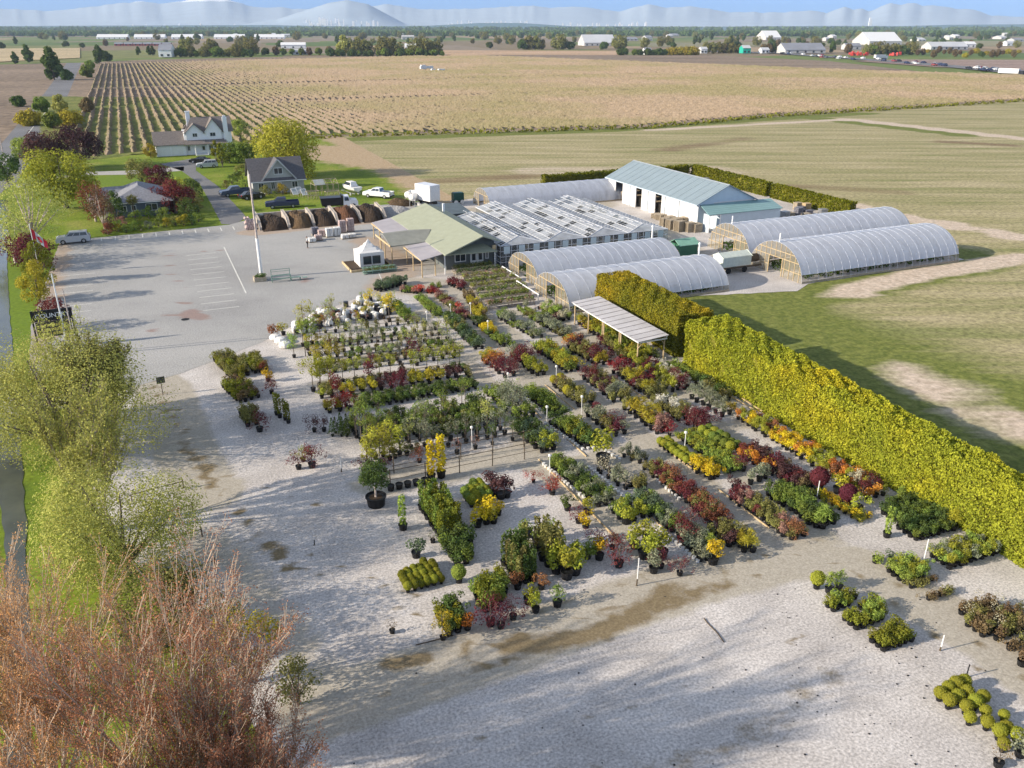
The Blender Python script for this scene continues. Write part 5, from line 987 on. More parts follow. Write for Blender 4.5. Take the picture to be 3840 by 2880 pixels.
for i, (px, py) in enumerate([(1537, 762), (1553, 772)]):
    e = thing('water_tank', ['white horizontal tank on a steel stand, the one nearer the heaps', 'white horizontal tank on a steel stand next to the box truck'][i], 'tank', *S(px, py), .9)
    MB().tube((-1.0, 0, 1.7), (1.0, 0, 1.7), .62, n=16).tube((1.0, 0, 1.7), (1.15, 0, 1.7), .6, .35, n=16).tube((-1.15, 0, 1.7), (-1.0, 0, 1.7), .35, .6, n=16).build('tank', M_bag, e, smooth=False)
    p = MB(); [p.tube((x, y, 0), (x, y, 1.2), .06, n=5) for x in (-.8, .8) for y in (-.5, .5)]; p.tube((-.9, -.5, 1.1), (.9, -.5, 1.1), .05, n=5).tube((-.9, .5, 1.1), (.9, .5, 1.1), .05, n=5).build('stand', M_metal, e)
e = thing('equipment_cart', 'dark green wheeled cart with boxy bin on the rear grass', 'cart', *S(1717, 762))
MB().box(-1.0, 1.0, -.7, .7, .6, 1.9).box(-.9, .9, -.6, .6, 1.9, 2.0).build('bin', plain('dark_green_paint', (.01, .07, .055), .4), e, bevel=.04); MB().box(-1.3, 1.2, -.1, .1, .45, .58).tube((1.2, 0, .5), (1.9, 0, .45), .05, n=5).build('drawbar', M_metal, e)
for x in (-.6, .6):
    for y in (-.8, .75): MB().tube((x, y, .35), (x, y + .12, .35), .35, n=12).build('wheel', M_bag if y < 0 else M_rubber, e)
e = thing('motor_boat', 'white motor boat with dark windshield sitting on its trailer', 'boat', *S(1318, 728), math.pi * .5 + .3)
V = []; 
for x, wd, zk in ((-2.6, 1.0, .75), (-1, 1.1, .6), (1.0, 1.0, .62), (2.2, .55, .85), (3.0, .05, 1.35)):
    V += [(x, -wd, 1.6), (x, -wd * .8, 1.1), (x, 0, zk), (x, wd * .8, 1.1), (x, wd, 1.6)]
F = [(5 * i + j, 5 * i + j + 1, 5 * i + j + 6, 5 * i + j + 5) for i in range(4) for j in range(4)] + [(0, 4, 3, 2, 1)] + [(5 * i, 5 * i + 5, 5 * i + 9, 5 * i + 4) for i in range(4)]
MB().add(V, F).build('hull', M_bag, e, bevel=.02); b = MB(); frustum(b, -1.4, 1.2, .8, 1.62, -1.0, .6, .6, 2.5); b.build('cabin', M_bag, e, bevel=.05); b = MB(); frustum(b, -1.0, 1.22, .83, 1.85, -.9, .8, .68, 2.4); b.build('windshield', M_glassd, e)
MB().box(-2.4, 2.6, -.7, -.6, .4, .5).box(-2.4, 2.6, .6, .7, .4, .5).tube((2.6, 0, .45), (3.8, 0, .45), .05, n=5).tube((-1.2, -.95, .3), (-1.2, -.75, .3), .3, n=10).tube((-1.2, .75, .3), (-1.2, .95, .3), .3, n=10).build('trailer', M_metal, e)
# timber greenhouse frames beside the cottage
def frame(name, label, s, t, w, d, h, gable=True, m=M_wood, n=5):
    e = thing(name, label, 'frame', s, t, .1); b = MB()
    for i in range(n):
        x = w * i / (n - 1)
        for y in (0, d): b.tube((x, y, 0), (x, y, h), .05, n=4)
        if gable: b.tube((x, 0, h), (x, d / 2, h + d * .28), .04, n=4).tube((x, d / 2, h + d * .28), (x, d, h), .04, n=4)
    for y, z in ((0, h), (d, h), (0, h * .5), (d / 2, h + d * .28 if gable else h)): b.tube((0, y, z), (w, y, z), .05, n=4)
    for x in (0, w): b.tube((x, 0, h), (x, d, h), .05, n=4)
    b.build('frame', m, e); 
    if gable: MB().quad((0, 0, h + .03), (w * .45, 0, h + .03), (w * .45, d / 2, h + d * .28 + .03), (0, d / 2, h + d * .28 + .03)).quad((w * .1, d / 2, h + d * .28 + .03), (w * .9, d / 2, h + d * .28 + .03), (w * .9, d, h + .03), (w * .1, d, h + .03)).build('pane', M_gl2, e)
    return e
frame('greenhouse_frame', 'weathered timber greenhouse frame between cottage and boat', *S(1185, 735), 4.6, 3, 2.0)
frame('greenhouse_frame', 'small open timber frame leaning before the bigger frame', *S(1155, 750), 2.2, 1.2, 1.5, False)
frame('pergola_frame', 'old pergola posts with crossed rails beside the tall frame', *S(1225, 748), 2.6, 1.0, 1.4, False)
for i, (px, py) in enumerate([(1100, 740), (1118, 735), (1136, 742)]):
    e = thing('cold_frame', ['white window sash frame propped by the cottage corner', 'middle white window sash frame, leaning on a stand', 'white window sash frame nearest the pergola'][i], 'cold frame', *S(px, py), .2)
    MB().slab((0, 0, .5), (1.1, 0, .5), (1.1, 1.2, 1.5), (0, 1.2, 1.5), .05).build('sash', M_bag, e); MB().slab((.12, .1, .6), (.98, .1, .6), (.98, 1.1, 1.44), (.12, 1.1, 1.44), .02).build('pane', M_gl, e); MB().box(0, .08, 1.1, 1.18, 0, 1.4).box(1.02, 1.1, 1.1, 1.18, 0, 1.4).box(0, .08, 0, .08, 0, .45).box(1.02, 1.1, 0, .08, 0, .45).build('leg', M_wood, e)

# pallets of bagged goods on the lot
def pallet_stack(label, s, t, h, m, top=None, rot=0.0, nb=3, group=None):
    e = thing('goods_pallet', label, 'pallet', s, t, rot, group); p = MB(); [p.box(0, 1.1, y, y + .12, .1, .13) for y in np.arange(0, 1.0, .18)]; [p.box(x, x + .1, 0, 1.02, 0, .1) for x in (0, .5, 1.0)]; p.build('pallet', M_wood, e)
    b = MB(); rs = random.Random(int(s * 100))
    z = .13
    while z < h:
        for i in range(2):
            for j in range(2):
                jx = rs.uniform(-.03, .03); b.box(.02 + i * .55 + jx, .53 + i * .55 + jx, .02 + j * .5, .48 + j * .5, z, z + .17)
        z += .18
    b.build('sack_stack', m, e, bevel=.05); return e
M_bagp = plain('pink_grey_sack', (.50, .38, .35), .6, .4, 5); M_bagd = plain('printed_dark_sack', (.16, .16, .19), .5, .6, 6)
pl = [(b6(1060, 1060), 1.2, M_bagd, 'pallet of dark printed sacks behind the one person'), (b6(1130, 1075), .9, M_bagp, 'pallet of dark and pink sacks next to white ones'), (b6(1210, 1080), 1.3, M_bag, 'tall pallet of white wrapped sacks at the row middle'),
      (b6(1290, 1070), 1.3, M_bag, 'second tall pallet of white wrapped sacks in the row'), (b6(1345, 1035), 1.9, M_bagp, 'high pallet of pink wrapped sacks at the back of the row'), (b6(1430, 1025), 2.0, M_bagp, 'highest pallet of pink-grey sacks at the row end'),
      (b6(1370, 1100), .6, M_bag, 'low pallet of white sacks before the pink ones'), (b6(1445, 1090), .6, M_bag, 'low pallet of white sacks at the row end'), (b6(1030, 1135), .5, M_bag, 'flat low pallet with white sacks nearest the standing person'), (b6(1095, 1115), .7, M_bagp, 'low mixed sack pallet beside the flat one')]
for (q, h, m_, lb) in pl: pallet_stack(lb, q[0] - .5, q[1], h, m_)
e = thing('log_stack', 'pile of round grey-pink bales at the driveway end of the bins', 'stack', *b6(350, 1005)); rs = random.Random(2); b = MB()
for k in range(5):
    for j in range(4 - k // 2): b.tube((.45 * j + .2 * (k % 2), 0, .25 + k * .38), (.45 * j + .2 * (k % 2), 1.2, .25 + k * .38), .22, n=9)
b.build('stack', M_bagp, e)
# stacked pallets / benches beside the blue roofed shed
ii = 0
for (x, y, h) in ((830, 830, 1.2), (900, 860, 1.5), (990, 885, 1.6), (1085, 890, 1.5), (1160, 890, 1.3), (800, 770, .9), (880, 800, 1.1), (960, 830, 1.2), (1050, 820, 1.3), (740, 750, .8)):
    q = b8(x, y); e = thing('pallet_stack', ORD[ii] + ' stack of weathered grey pallets before the white storage shed', 'pallet stack', q[0] - .7, q[1], .1 * (ii % 3), 'stacks of weathered pallets before the storage shed'); b = MB()
    for z in np.arange(0, h, .17): b.box(0, 1.5, 0, 1.2, z + .1, z + .14).box(0, 1.5, 0, .1, z, z + .1).box(0, 1.5, 1.1, 1.2, z, z + .1)
    b.build('stack', M_wood, e); ii += 1
rs = random.Random(6)
for k in range(26):
    s = rs.uniform(98, 107.5); t = rs.uniform(104, 150) if k > 9 else rs.uniform(104, 118); e = thing('crate_stack', 'stack of empty nursery trays in the yard behind the blue roof', 'crate stack', s, t, rs.uniform(-.2, .2), 'stacks of empty trays behind the blue roof'); h = rs.uniform(.5, 1.3); b = MB()
    for z in np.arange(0, h, .22): b.box(0, 1.3, 0, 1.1, z, z + .16)
    b.build('stack', rs.choice((M_bagd, M_wood, M_metal, M_tan)), e)
# green skip, white wrapped boat and small sheds between tunnels
e = thing('garden_hut', 'small green roofed hut between glasshouse and tunnels', 'hut', *b8(960, 1150)); MB().box(0, 3, 0, 2.4, 0, 1.7).build('wall', plain('green_hut', (.05, .16, .10), .6), e); MB().slab((-.2, -.2, 1.7), (3.2, -.2, 1.7), (3.2, 1.2, 2.4), (-.2, 1.2, 2.4), .08).slab((-.2, 1.2, 2.4), (3.2, 1.2, 2.4), (3.2, 2.6, 1.7), (-.2, 2.6, 1.7), .08).build('roof', plain('mint_roof', (.22, .42, .32), .6), e)
e = thing('storage_trailer', 'white covered trailer on a dark frame between the tunnels', 'trailer', *b8(1400, 1330)); MB().box(0, 4.6, 0, 2.2, .9, 2.2).prism([(0, 2.2), (2.2, 2.2), (1.1, 2.7)], 0, 0, 4.6).build('body', plain('pale_sage_panel', (.55, .60, .54), .6), e, bevel=.05); MB().box(-.4, 6.4, 0, .15, .6, .85).box(-.4, 6.4, 2.05, 2.2, .6, .85).tube((4.9, 1, 1.5), (6.3, 1, 1.5), .55, n=12).build('frame', M_dwood, e)
for x in (1, 3.6):
    for y in (-.1, 2.2): MB().tube((x, y, .4), (x, y + .18, .4), .4, n=10).build('wheel', M_rubber, e)

# ---------------------------------------------------------------- signs, poles, flag
e = thing('roadside_sign', 'big black roadside sign with white lettering over yellow lines', 'sign', *S(150, 1310), .02)
SWd, zb, zt = 3.4, 1.2, 4.0
MB().box(-.15, 0, -.08, .08, 0, zt).box(SWd, SWd + .15, -.08, .08, 0, zt).build('post', M_black, e); MB().box(0, SWd, -.06, .06, zt - 1.15, zt).build('panel', M_black, e, bevel=.01); MB().box(.1, SWd - .1, -.05, .05, zb, zt - 1.2).build('panel', plain('sign_brown_board', (.05, .045, .03), .6), e)
def text(s_, x, y, z, size, m, parent, name='lettering'):
    c = bpy.data.curves.new(name, 'FONT'); c.body = s_; c.size = size; c.extrude = .01; q_ = link(bpy.data.objects.new(name, c)); bpy.context.view_layer.update()
    me = bpy.data.meshes.new_from_object(q_.evaluated_get(bpy.context.evaluated_depsgraph_get())); bpy.data.objects.remove(q_); me.materials.clear(); me.materials.append(m); o = link(bpy.data.objects.new(name, me), parent); o.location = (x, y, z); o.rotation_euler = (math.pi / 2, 0, 0); return o
text('COUNTRY', .2, -.075, zt - .8, .64, M_white, e); M_yl = plain('yellow_lettering', (.62, .50, .10), .6)
b = MB(); rs = random.Random(4)
for r_ in range(3):
    x = .5
    while x < 2.9: w_ = rs.uniform(.1, .24); b.box(x, x + w_, -.075, -.052, zb + .2 + r_ * .45, zb + .45 + r_ * .45); x += w_ + rs.uniform(.06, .15)
b.build('lettering', M_yl, e)
e = thing('info_board', 'small dark notice board on a post in the pale gravel', 'sign', *S(612, 1482), .1); MB().box(-.35, .35, -.03, .03, 1.15, 1.75).build('panel', plain('weathered_board', (.10, .10, .075), .8, .3, 4), e); MB().box(-.03, .03, .03, .09, 0, 1.4).build('post', M_dwood, e)
e = thing('flagpole', 'white flagpole at the lot edge carrying a red and white flag', 'flagpole', *S(152, 1030)); MB().tube((0, 0, 0), (0, 0, 6.6), .06, .04, n=8).lathe([(.02, 6.6), (.08, 6.66), (.02, 6.74)], 8).build('pole', M_white, e)
e = thing('national_flag', 'red and white flag with a red leaf drooping from its pole', 'flag', *S(152, 1030)); e.location.z = 3.0
M_red = plain('flag_red', (.62, .03, .05), .8, .1, 3); b = MB(); V = []; nx_, nz_ = 16, 8
for i in range(nx_ + 1):
    for j in range(nz_ + 1):
        u = i / nx_; v_ = j / nz_; V.append((.05 + u * 1.5, .22 * math.sin(u * 7) * u + .08 * math.sin(v_ * 4), 3.2 - u * 1.9 - v_ * (1.5 - .5 * u)))
F = [(i * (nz_ + 1) + j, (i + 1) * (nz_ + 1) + j, (i + 1) * (nz_ + 1) + j + 1, i * (nz_ + 1) + j + 1) for i in range(nx_) for j in range(nz_)]
b.add(V, F); b.m = [0 if (k // nz_ < 4 or k // nz_ >= 12) else 1 for k in range(len(F))]; b.build('cloth', [M_red, M_bag], e)
lf = [(0, -.5), (.06, -.2), (.32, -.26), (.26, -.12), (.48, .1), (.36, .14), (.38, .3), (.2, .22), (.12, .4), (.1, .34), (0, .55)]; lf += [(-x, z) for x, z in lf[::-1][1:-1]]
lo = MB(); lo.add([(.8 + x * .7, -.22 * 0 - .06 + .22 * math.sin((.8 + x * .7) / 1.5 * 7) * ((.8 + x * .7) / 1.5), 3.2 - (.8 + x * .7) / 1.5 * 1.9 - .62 + z * .8) for x, z in lf], [tuple(range(len(lf)))]); lo.build('emblem', M_red, e)
def pole(name, label, px, py, h, r=.13, m=M_barkl, arms=(), cat='pole', group=None):
    e = thing(name, label, cat, *S(px, py), 0, group); MB().tube((0, 0, 0), (0, 0, h), r, r * .65, n=9).build('pole', m, e)
    for z, L in arms: MB().box(-L, L, -.06, .06, z, z + .12).build('crossarm', M_wood, e)
    return e
e = pole('utility_pole', 'tall utility pole in the planter in the middle of the lot', 981, 1042, 13.2, .17, M_barkl); MB().tube((0, 0, 0), (0, 0, 5.2), .22, .2, n=10).build('painted_base', M_white, e)
MB().box(-.1, .9, -.05, .05, 8.2, 8.3).box(.75, 1.1, -.12, .12, 8.1, 8.25).build('floodlight', M_metal, e)
e = thing('stone_planter', 'square pale stone planter round the utility pole base', 'planter', *S(975, 1052)); MB().box(-.75, .75, -.7, -.55, 0, .55).box(-.75, .75, .55, .7, 0, .55).box(-.75, -.6, -.55, .55, 0, .55).box(.6, .75, -.55, .55, 0, .55).build('rim', plain('planter_stone', (.40, .34, .25), .9, .25, 4), e); MB().box(-.6, .6, -.55, .55, 0, .48).build('soil', M_soil, e); MB().leaves(shell(220, .75, .4) * np.array((1, 1, .35)) + np.array((.2, 0, .65)), .2).build('foliage', LM('dgreen'), e)
e = thing('slatted_rack', 'pale green slatted display rack beside the stone planter', 'rack', *S(1022, 1062)); b = MB()
for z in (.35, .8, 1.25): [b.box(0, 2.4, y, y + .08, z, z + .04) for y in ((.2, .4, .6) if z < 1 else (.7,))]
b.build('shelf', M_gpaint, e); MB().box(0, .07, .1, .17, 0, .9).box(2.33, 2.4, .1, .17, 0, .9).box(0, .07, .7, .77, 0, 1.6).box(2.33, 2.4, .7, .77, 0, 1.6).box(0, 2.4, .7, .75, 1.5, 1.56).build('leg', M_gpaint, e)
e = thing('slatted_bench', 'low pale green slatted table next to the display rack', 'bench', *S(1092, 1055)); MB().box(0, 1.3, 0, .6, .4, .45).box(1.5, 2.1, -.1, .4, .3, .35).build('top', M_gpaint, e); MB().box(.05, .12, .05, .12, 0, .4).box(1.18, 1.25, .05, .12, 0, .4).box(.05, .12, .5, .57, 0, .4).box(1.18, 1.25, .5, .57, 0, .4).build('leg', M_gpaint, e)
pole('utility_pole', 'leaning grey utility pole by the road beyond the purple plums', 20, 610, 9, .14)
pole('tall_pole', 'tall pale bare pole beside the black roadside sign', 262, 1340, 8.5, .09, M_white); pole('tall_pole', 'slim pole with crossarm just past the roadside sign', 288, 1330, 6.8, .07, M_barkl)
for i, (px, py, h) in enumerate([(2387, 2196, 1.9), (3457, 2128, 2.0), (3060, 1880, 1.6), (3525, 2440, 1.0), (3622, 2540, .8), (1178, 2045, .4), (1280, 1770, 1.2)]):
    e = thing('marker_stake', ['thin white stake with dark foot standing alone by the track', 'tall white stake beside the budding rhododendrons', 'white stake among the red bushes near the hedge', 'short grey stake on the gravel near the clipped balls', 'dark leaning stake right behind the clipped balls', 'dark short post alone on the open gravel', 'pale stake beside the lone dark red maple'][i], 'stake', *S(px, py))
    MB().tube((0, 0, 0), (.02, 0, h * .25), .05, .04, n=5, m=1).tube((.02, 0, h * .25), (.04, 0, h), .035, .03, n=5).build('stake', [M_white if i not in (4, 5) else M_dark, M_dwood], e)
for i, (px, py) in enumerate([(2085, 1442), (2050, 1600), (1602, 1228), (1690, 1200), (1765, 1195), (1830, 1265), (2180, 1560), (1905, 1470), (1770, 1680), (2565, 1700), (2060, 1790)]):
    e = thing('sprinkler_post', 'slim white sprinkler post among the plant beds', 'post', *S(px, py), 0, 'white sprinkler posts among the plant beds'); MB().tube((0, 0, 0), (0, 0, 1.7), .03, n=5).build('post', M_white, e); MB().lathe([(.03, 1.66), (.12, 1.72), (.12, 1.84), (.03, 1.9)], 8).build('head', M_bag, e)
# pipes / bars lying at the gravel margin
for i, (a, b_) in enumerate([((490, 1883), (690, 1830)), ((560, 1970), (725, 1918)), ((600, 2060), (760, 2012)), ((700, 2170), (810, 2130))]):
    e = thing('gate_bar', ORD[i] + ' dark low bar along the gravel margin, counting from the info board', 'bar', 0, 0, 0, 'dark low bars along the gravel margin'); s0, t0 = S(*a); s1, t1 = S(*b_); e.location = (*L2W(s0, t0), 0)
    L_ = math.hypot(s1 - s0, t1 - t0); e.rotation_euler = (0, 0, AL + math.atan2(t1 - t0, s1 - s0)); MB().tube((0, 0, .55), (L_, 0, .55), .035, n=5).build('bar', M_dwood, e); MB().tube((.1, 0, 0), (.1, 0, .55), .05, n=5).tube((L_ - .02, 0, 0), (L_ - .02, 0, .75), .05, n=5).build('post', M_dwood, e)
# wire fence rails of the tree rows
def rail(label, s0, s1, t, h, group): 
    e = thing('tree_rail', label, 'rail', s0, t, 0, group); MB().tube((0, 0, h), (s1 - s0, 0, h), .025, n=4).tube((0, 0, h * .45), (s1 - s0, 0, h * .45), .02, n=4).build('rail', M_dwood, e)
    [MB().tube((x, 0, 0), (x, 0, h + .1), .04, n=5).build('post', M_dwood, e) for x in np.arange(0, s1 - s0 + .1, 2.6)]
for ri, (tt, s0, s1, h) in enumerate(((85.0, 12.2, 26, .8), (79.2, 12.2, 27, 1.0), (73.9, 12.2, 25.8, 1.0), (69.6, 11.5, 25, .9), (52.9, 13.6, 24.6, 1.3), (51.0, 12.8, 24.4, 1.3), (55.2, 12.2, 24, 1.2))): rail(['thin rail in the tree row nearest the white bags', 'long thin rail through the sapling row', 'thin rail over the pale grey row', 'thin rail in the yellow and red tree row', 'middle rail above the empty black pots', 'lowest rail, right behind the empty black pots', 'thin rail behind the yellow bamboo'][ri], s0, s1, tt, h, 'thin support rails along the tree rows')
e = thing('timber_kerb', 'pale timber walkway rail between benches and tunnel fronts', 'kerb', 41.8, 99.5, -math.pi / 2); MB().box(0, 5.5, 0, .1, .9, 1.0).build('rail', M_white, e); p = MB(); [p.box(x, x + .08, 0, .08, 0, .9) for x in (0, 1.8, 3.6, 5.3)]; p.build('post', M_white, e)
e = thing('timber_kerb', 'pale timber rail in front of the hedge-side tunnel', 'kerb', 40.8, 92.5, -math.pi / 2); MB().box(0, 6.5, 0, .1, .9, 1.0).build('rail', M_white, e); p = MB(); [p.box(x, x + .08, 0, .08, 0, .9) for x in (0, 1.8, 3.6, 6.3)]; p.build('post', M_white, e)
for i, (a, b_) in enumerate([(c4(1150, 1150), c4(1380, 1290)), (c4(1200, 1180), c4(1350, 1310)), (c4(1250, 1150), c4(1420, 1250)), (c4(1330, 1160), c4(1500, 1270))]):
    e = thing('timber_plank', 'loose pale timber plank lying against the foot of the long hedge', 'plank', *a, 0, 'loose timber planks at the foot of the long hedge'); e.rotation_euler = (0, 0, AL + math.atan2(b_[1] - a[1], b_[0] - a[0])); MB().box(0, 3.6, 0, .14, .03 + .05 * i, .08 + .05 * i).build('plank', M_tan, e)
# beds' timber edging strips
for i, (s, t0, t1) in enumerate([(27.7, 49.5, 55.8), (24.2, 38.5, 50.5), (27.6, 35.0, 42.0), (30.1, 49.8, 56), (33.9, 43.8, 49), (27.5, 57, 62.8), (30.8, 57.5, 63.2), (33.9, 36, 41.5), (37.5, 57, 63)]):
    e = thing('bed_edging', 'thin pale timber edging board along a plant strip', 'edging', s, t0, math.pi / 2, 'pale timber edging boards along the plant strips'); MB().box(0, t1 - t0, 0, .07, 0, .09).build('board', M_tan, e)

# ---------------------------------------------------------------- person by the pallets
def person(label, s, t, rot, h, shirt, trousers):
    e = thing('person', label, 'person', s, t, rot); k = h / 1.72
    J = {'pelvis': (0, 0, .93), 'waist': (0, 0, 1.08), 'chest': (0, 0, 1.3), 'neck': (0, 0, 1.47), 'hip_l': (-.09, 0, .9), 'kn_l': (-.11, -.03, .5), 'an_l': (-.12, .02, .08), 'toe_l': (-.13, -.15, .04), 'hip_r': (.09, 0, .9), 'kn_r': (.11, .02, .5), 'an_r': (.13, .06, .08), 'toe_r': (.14, -.11, .04),
         'sh_l': (-.19, 0, 1.4), 'el_l': (-.25, .02, 1.12), 'wr_l': (-.2, -.16, .93), 'ha_l': (-.18, -.24, .9), 'sh_r': (.19, 0, 1.4), 'el_r': (.26, .03, 1.12), 'wr_r': (.24, -.1, .9), 'ha_r': (.23, -.17, .85)}
    def sk(name, chain, rad, m, parent):
        names = []; [names.append(n_) for c in chain for n_ in c if n_ not in names]; me = bpy.data.meshes.new(name); me.from_pydata([tuple(x * k for x in J[n_]) for n_ in names], [(names.index(a), names.index(b_)) for c in chain for a, b_ in zip(c[:-1], c[1:])], [])
        o = link(bpy.data.objects.new(name, me), parent); o.modifiers.new('s', 'SKIN'); o.modifiers.new('u', 'SUBSURF').levels = 1; o.modifiers['u'].render_levels = 1
        for i, n_ in enumerate(names): me.skin_vertices[0].data[i].radius = (rad[n_] * k,) * 2; me.skin_vertices[0].data[i].use_root = (i == 0)
        me.materials.append(m); return o
    R = {'pelvis': .13, 'waist': .12, 'chest': .14, 'neck': .055, 'hip_l': .09, 'kn_l': .065, 'an_l': .05, 'toe_l': .04, 'hip_r': .09, 'kn_r': .065, 'an_r': .05, 'toe_r': .04, 'sh_l': .065, 'el_l': .045, 'wr_l': .03, 'ha_l': .035, 'sh_r': .065, 'el_r': .045, 'wr_r': .03, 'ha_r': .035}
    ch = [('pelvis', 'waist', 'chest', 'neck'), ('pelvis', 'hip_l', 'kn_l', 'an_l', 'toe_l'), ('pelvis', 'hip_r', 'kn_r', 'an_r', 'toe_r'), ('chest', 'sh_l', 'el_l', 'wr_l', 'ha_l'), ('chest', 'sh_r', 'el_r', 'wr_r', 'ha_r')]
    M_skin = plain('skin', (.48, .28, .20), .6, .05); body = sk('body', ch, R, M_skin, e)
    R2 = {n_: v + .018 for n_, v in R.items()}; sk('shirt', [('waist', 'chest'), ('chest', 'sh_l', 'el_l'), ('chest', 'sh_r', 'el_r'), ('waist', 'pelvis')], R2, shirt, e); sk('trousers', [('pelvis', 'hip_l', 'kn_l', 'an_l'), ('pelvis', 'hip_r', 'kn_r', 'an_r')], {**R2, 'pelvis': .155}, trousers, e)
    MB().lathe([(.03, 1.5), (.07, 1.53), (.09, 1.6), (.085, 1.67), (.05, 1.71), (.01, 1.72)], 12).build('head', M_skin, e, smooth=True).scale = (k, k, k); MB().lathe([(.098, 1.63), (.092, 1.69), (.055, 1.735), (.01, 1.745)], 12).build('hair', plain('dark_hair', (.04, .025, .015), .8), e, smooth=True).scale = (k, k, k)
    hf = MB(); [hf.tube((sx * .23 + (0 if sx > 0 else .05), -.17 - .0, .85), (sx * .23 + (0 if sx > 0 else .05) + dx, -.24 - .01 * q, .80), .009, .007, n=5) for sx in (-1, 1) for q, dx in enumerate((-.03, -.01, .01, .03, .05))]; hf.build('fingers', M_skin, e)
    MB().box(-.03, -.015, -.096, -.085, 1.615, 1.625).box(.015, .03, -.096, -.085, 1.615, 1.625).box(-.02, .02, -.09, -.08, 1.56, 1.566).build('face', M_dark, e).scale = (k, k, k); return e
person('person in white shirt and dark trousers standing by the flat sack pallet', *b6(980, 1190), 1.2, 1.72, M_bag, plain('dark_trousers', (.05, .045, .045), .8))

# ---------------------------------------------------------------- highway traffic
rs = random.Random(17); CCOL = [PB, PS, PW, PN, paint((.25, .05, .05), 'maroon'), paint((.10, .10, .11), 'graphite')]
for i in range(46):
    f = rs.random() ** .8; px = 2840 + f * 1000; yl = np.interp(px, [2840, 3100, 3500, 3840], [198, 215, 243, 278]); x, y = G(px, yl + rs.uniform(-5, 4)); hd = math.atan2(G(3500, 243)[1] - G(3100, 215)[1], G(3500, 243)[0] - G(3100, 215)[0])
    e = car(rs.choice(('suv', 'sedan', 'suv')), 'car in the traffic on the distant highway', 0, 0, hd - AL + (math.pi if i % 2 else 0), rs.choice(CCOL), 'cars in traffic on the distant highway', (x, y), True, 'highway_car'); e.location.z = .06; e.scale = (1.25,) * 3
for i, (px, py) in enumerate([(3790, 282), (3302, 222)]):
    e = thing('semi_truck', ['long white semi truck on the highway at the picture edge', 'white truck standing on the highway before the tall trees'][i], 'truck', world=G(px, py), rot=-AL - .9 if i == 0 else 0, z=.06)
    MB().box(-8, 5, -1.4, 1.4, 1.2, 4.2).build('trailer', M_bag, e); MB().box(5.4, 8, -1.3, 1.3, .6, 3.2).build('cab', PB if i == 0 else PW, e, bevel=.1); MB().box(-7.5, 7.5, -1.2, 1.2, .2, 1.0).build('wheel', M_rubber, e)
for i in range(12):
    px = rs.uniform(3190, 3260) if i < 8 else rs.uniform(3330, 3370); e = thing('red_machine', 'red farm machine in the dealer yard beside the highway', 'machine', world=G(px, rs.uniform(204, 210)), rot=rs.uniform(0, 3), group='red farm machines in the dealer yard'); b = MB().box(-2.5, 2.5, -1.3, 1.3, .6, 2.4).box(-2.5, -.5, -1.2, 1.2, 2.4, 3.6); [b.tube((x, -1.6, .9), (x, 1.6, .9), .9, n=8) for x in (-1.6, 1.8)]; b.build('body', plain('farm_red', (.50, .05, .04), .5), e)
for i, (px, py, L) in enumerate([(1600, 262, 5), (1655, 266, 2.5), (1625, 266, 1.6)]):
    e = thing('field_shelter', ['small cream vehicle standing far out in the berry field', 'low cream crate pile far out in the berry field', 'tiny pale box in the berry field beside the vehicle'][i], 'vehicle' if i == 0 else 'box', world=G(px, py)); MB().box(-L, L, -1.5, 1.5, .5, 2.8 if i == 0 else 1.4).box(-L * .9, -L * .2, -1.3, 1.3, 2.8 if i == 0 else 1.4, 3.6 if i == 0 else 1.6).build('body', M_bag, e, bevel=.1)

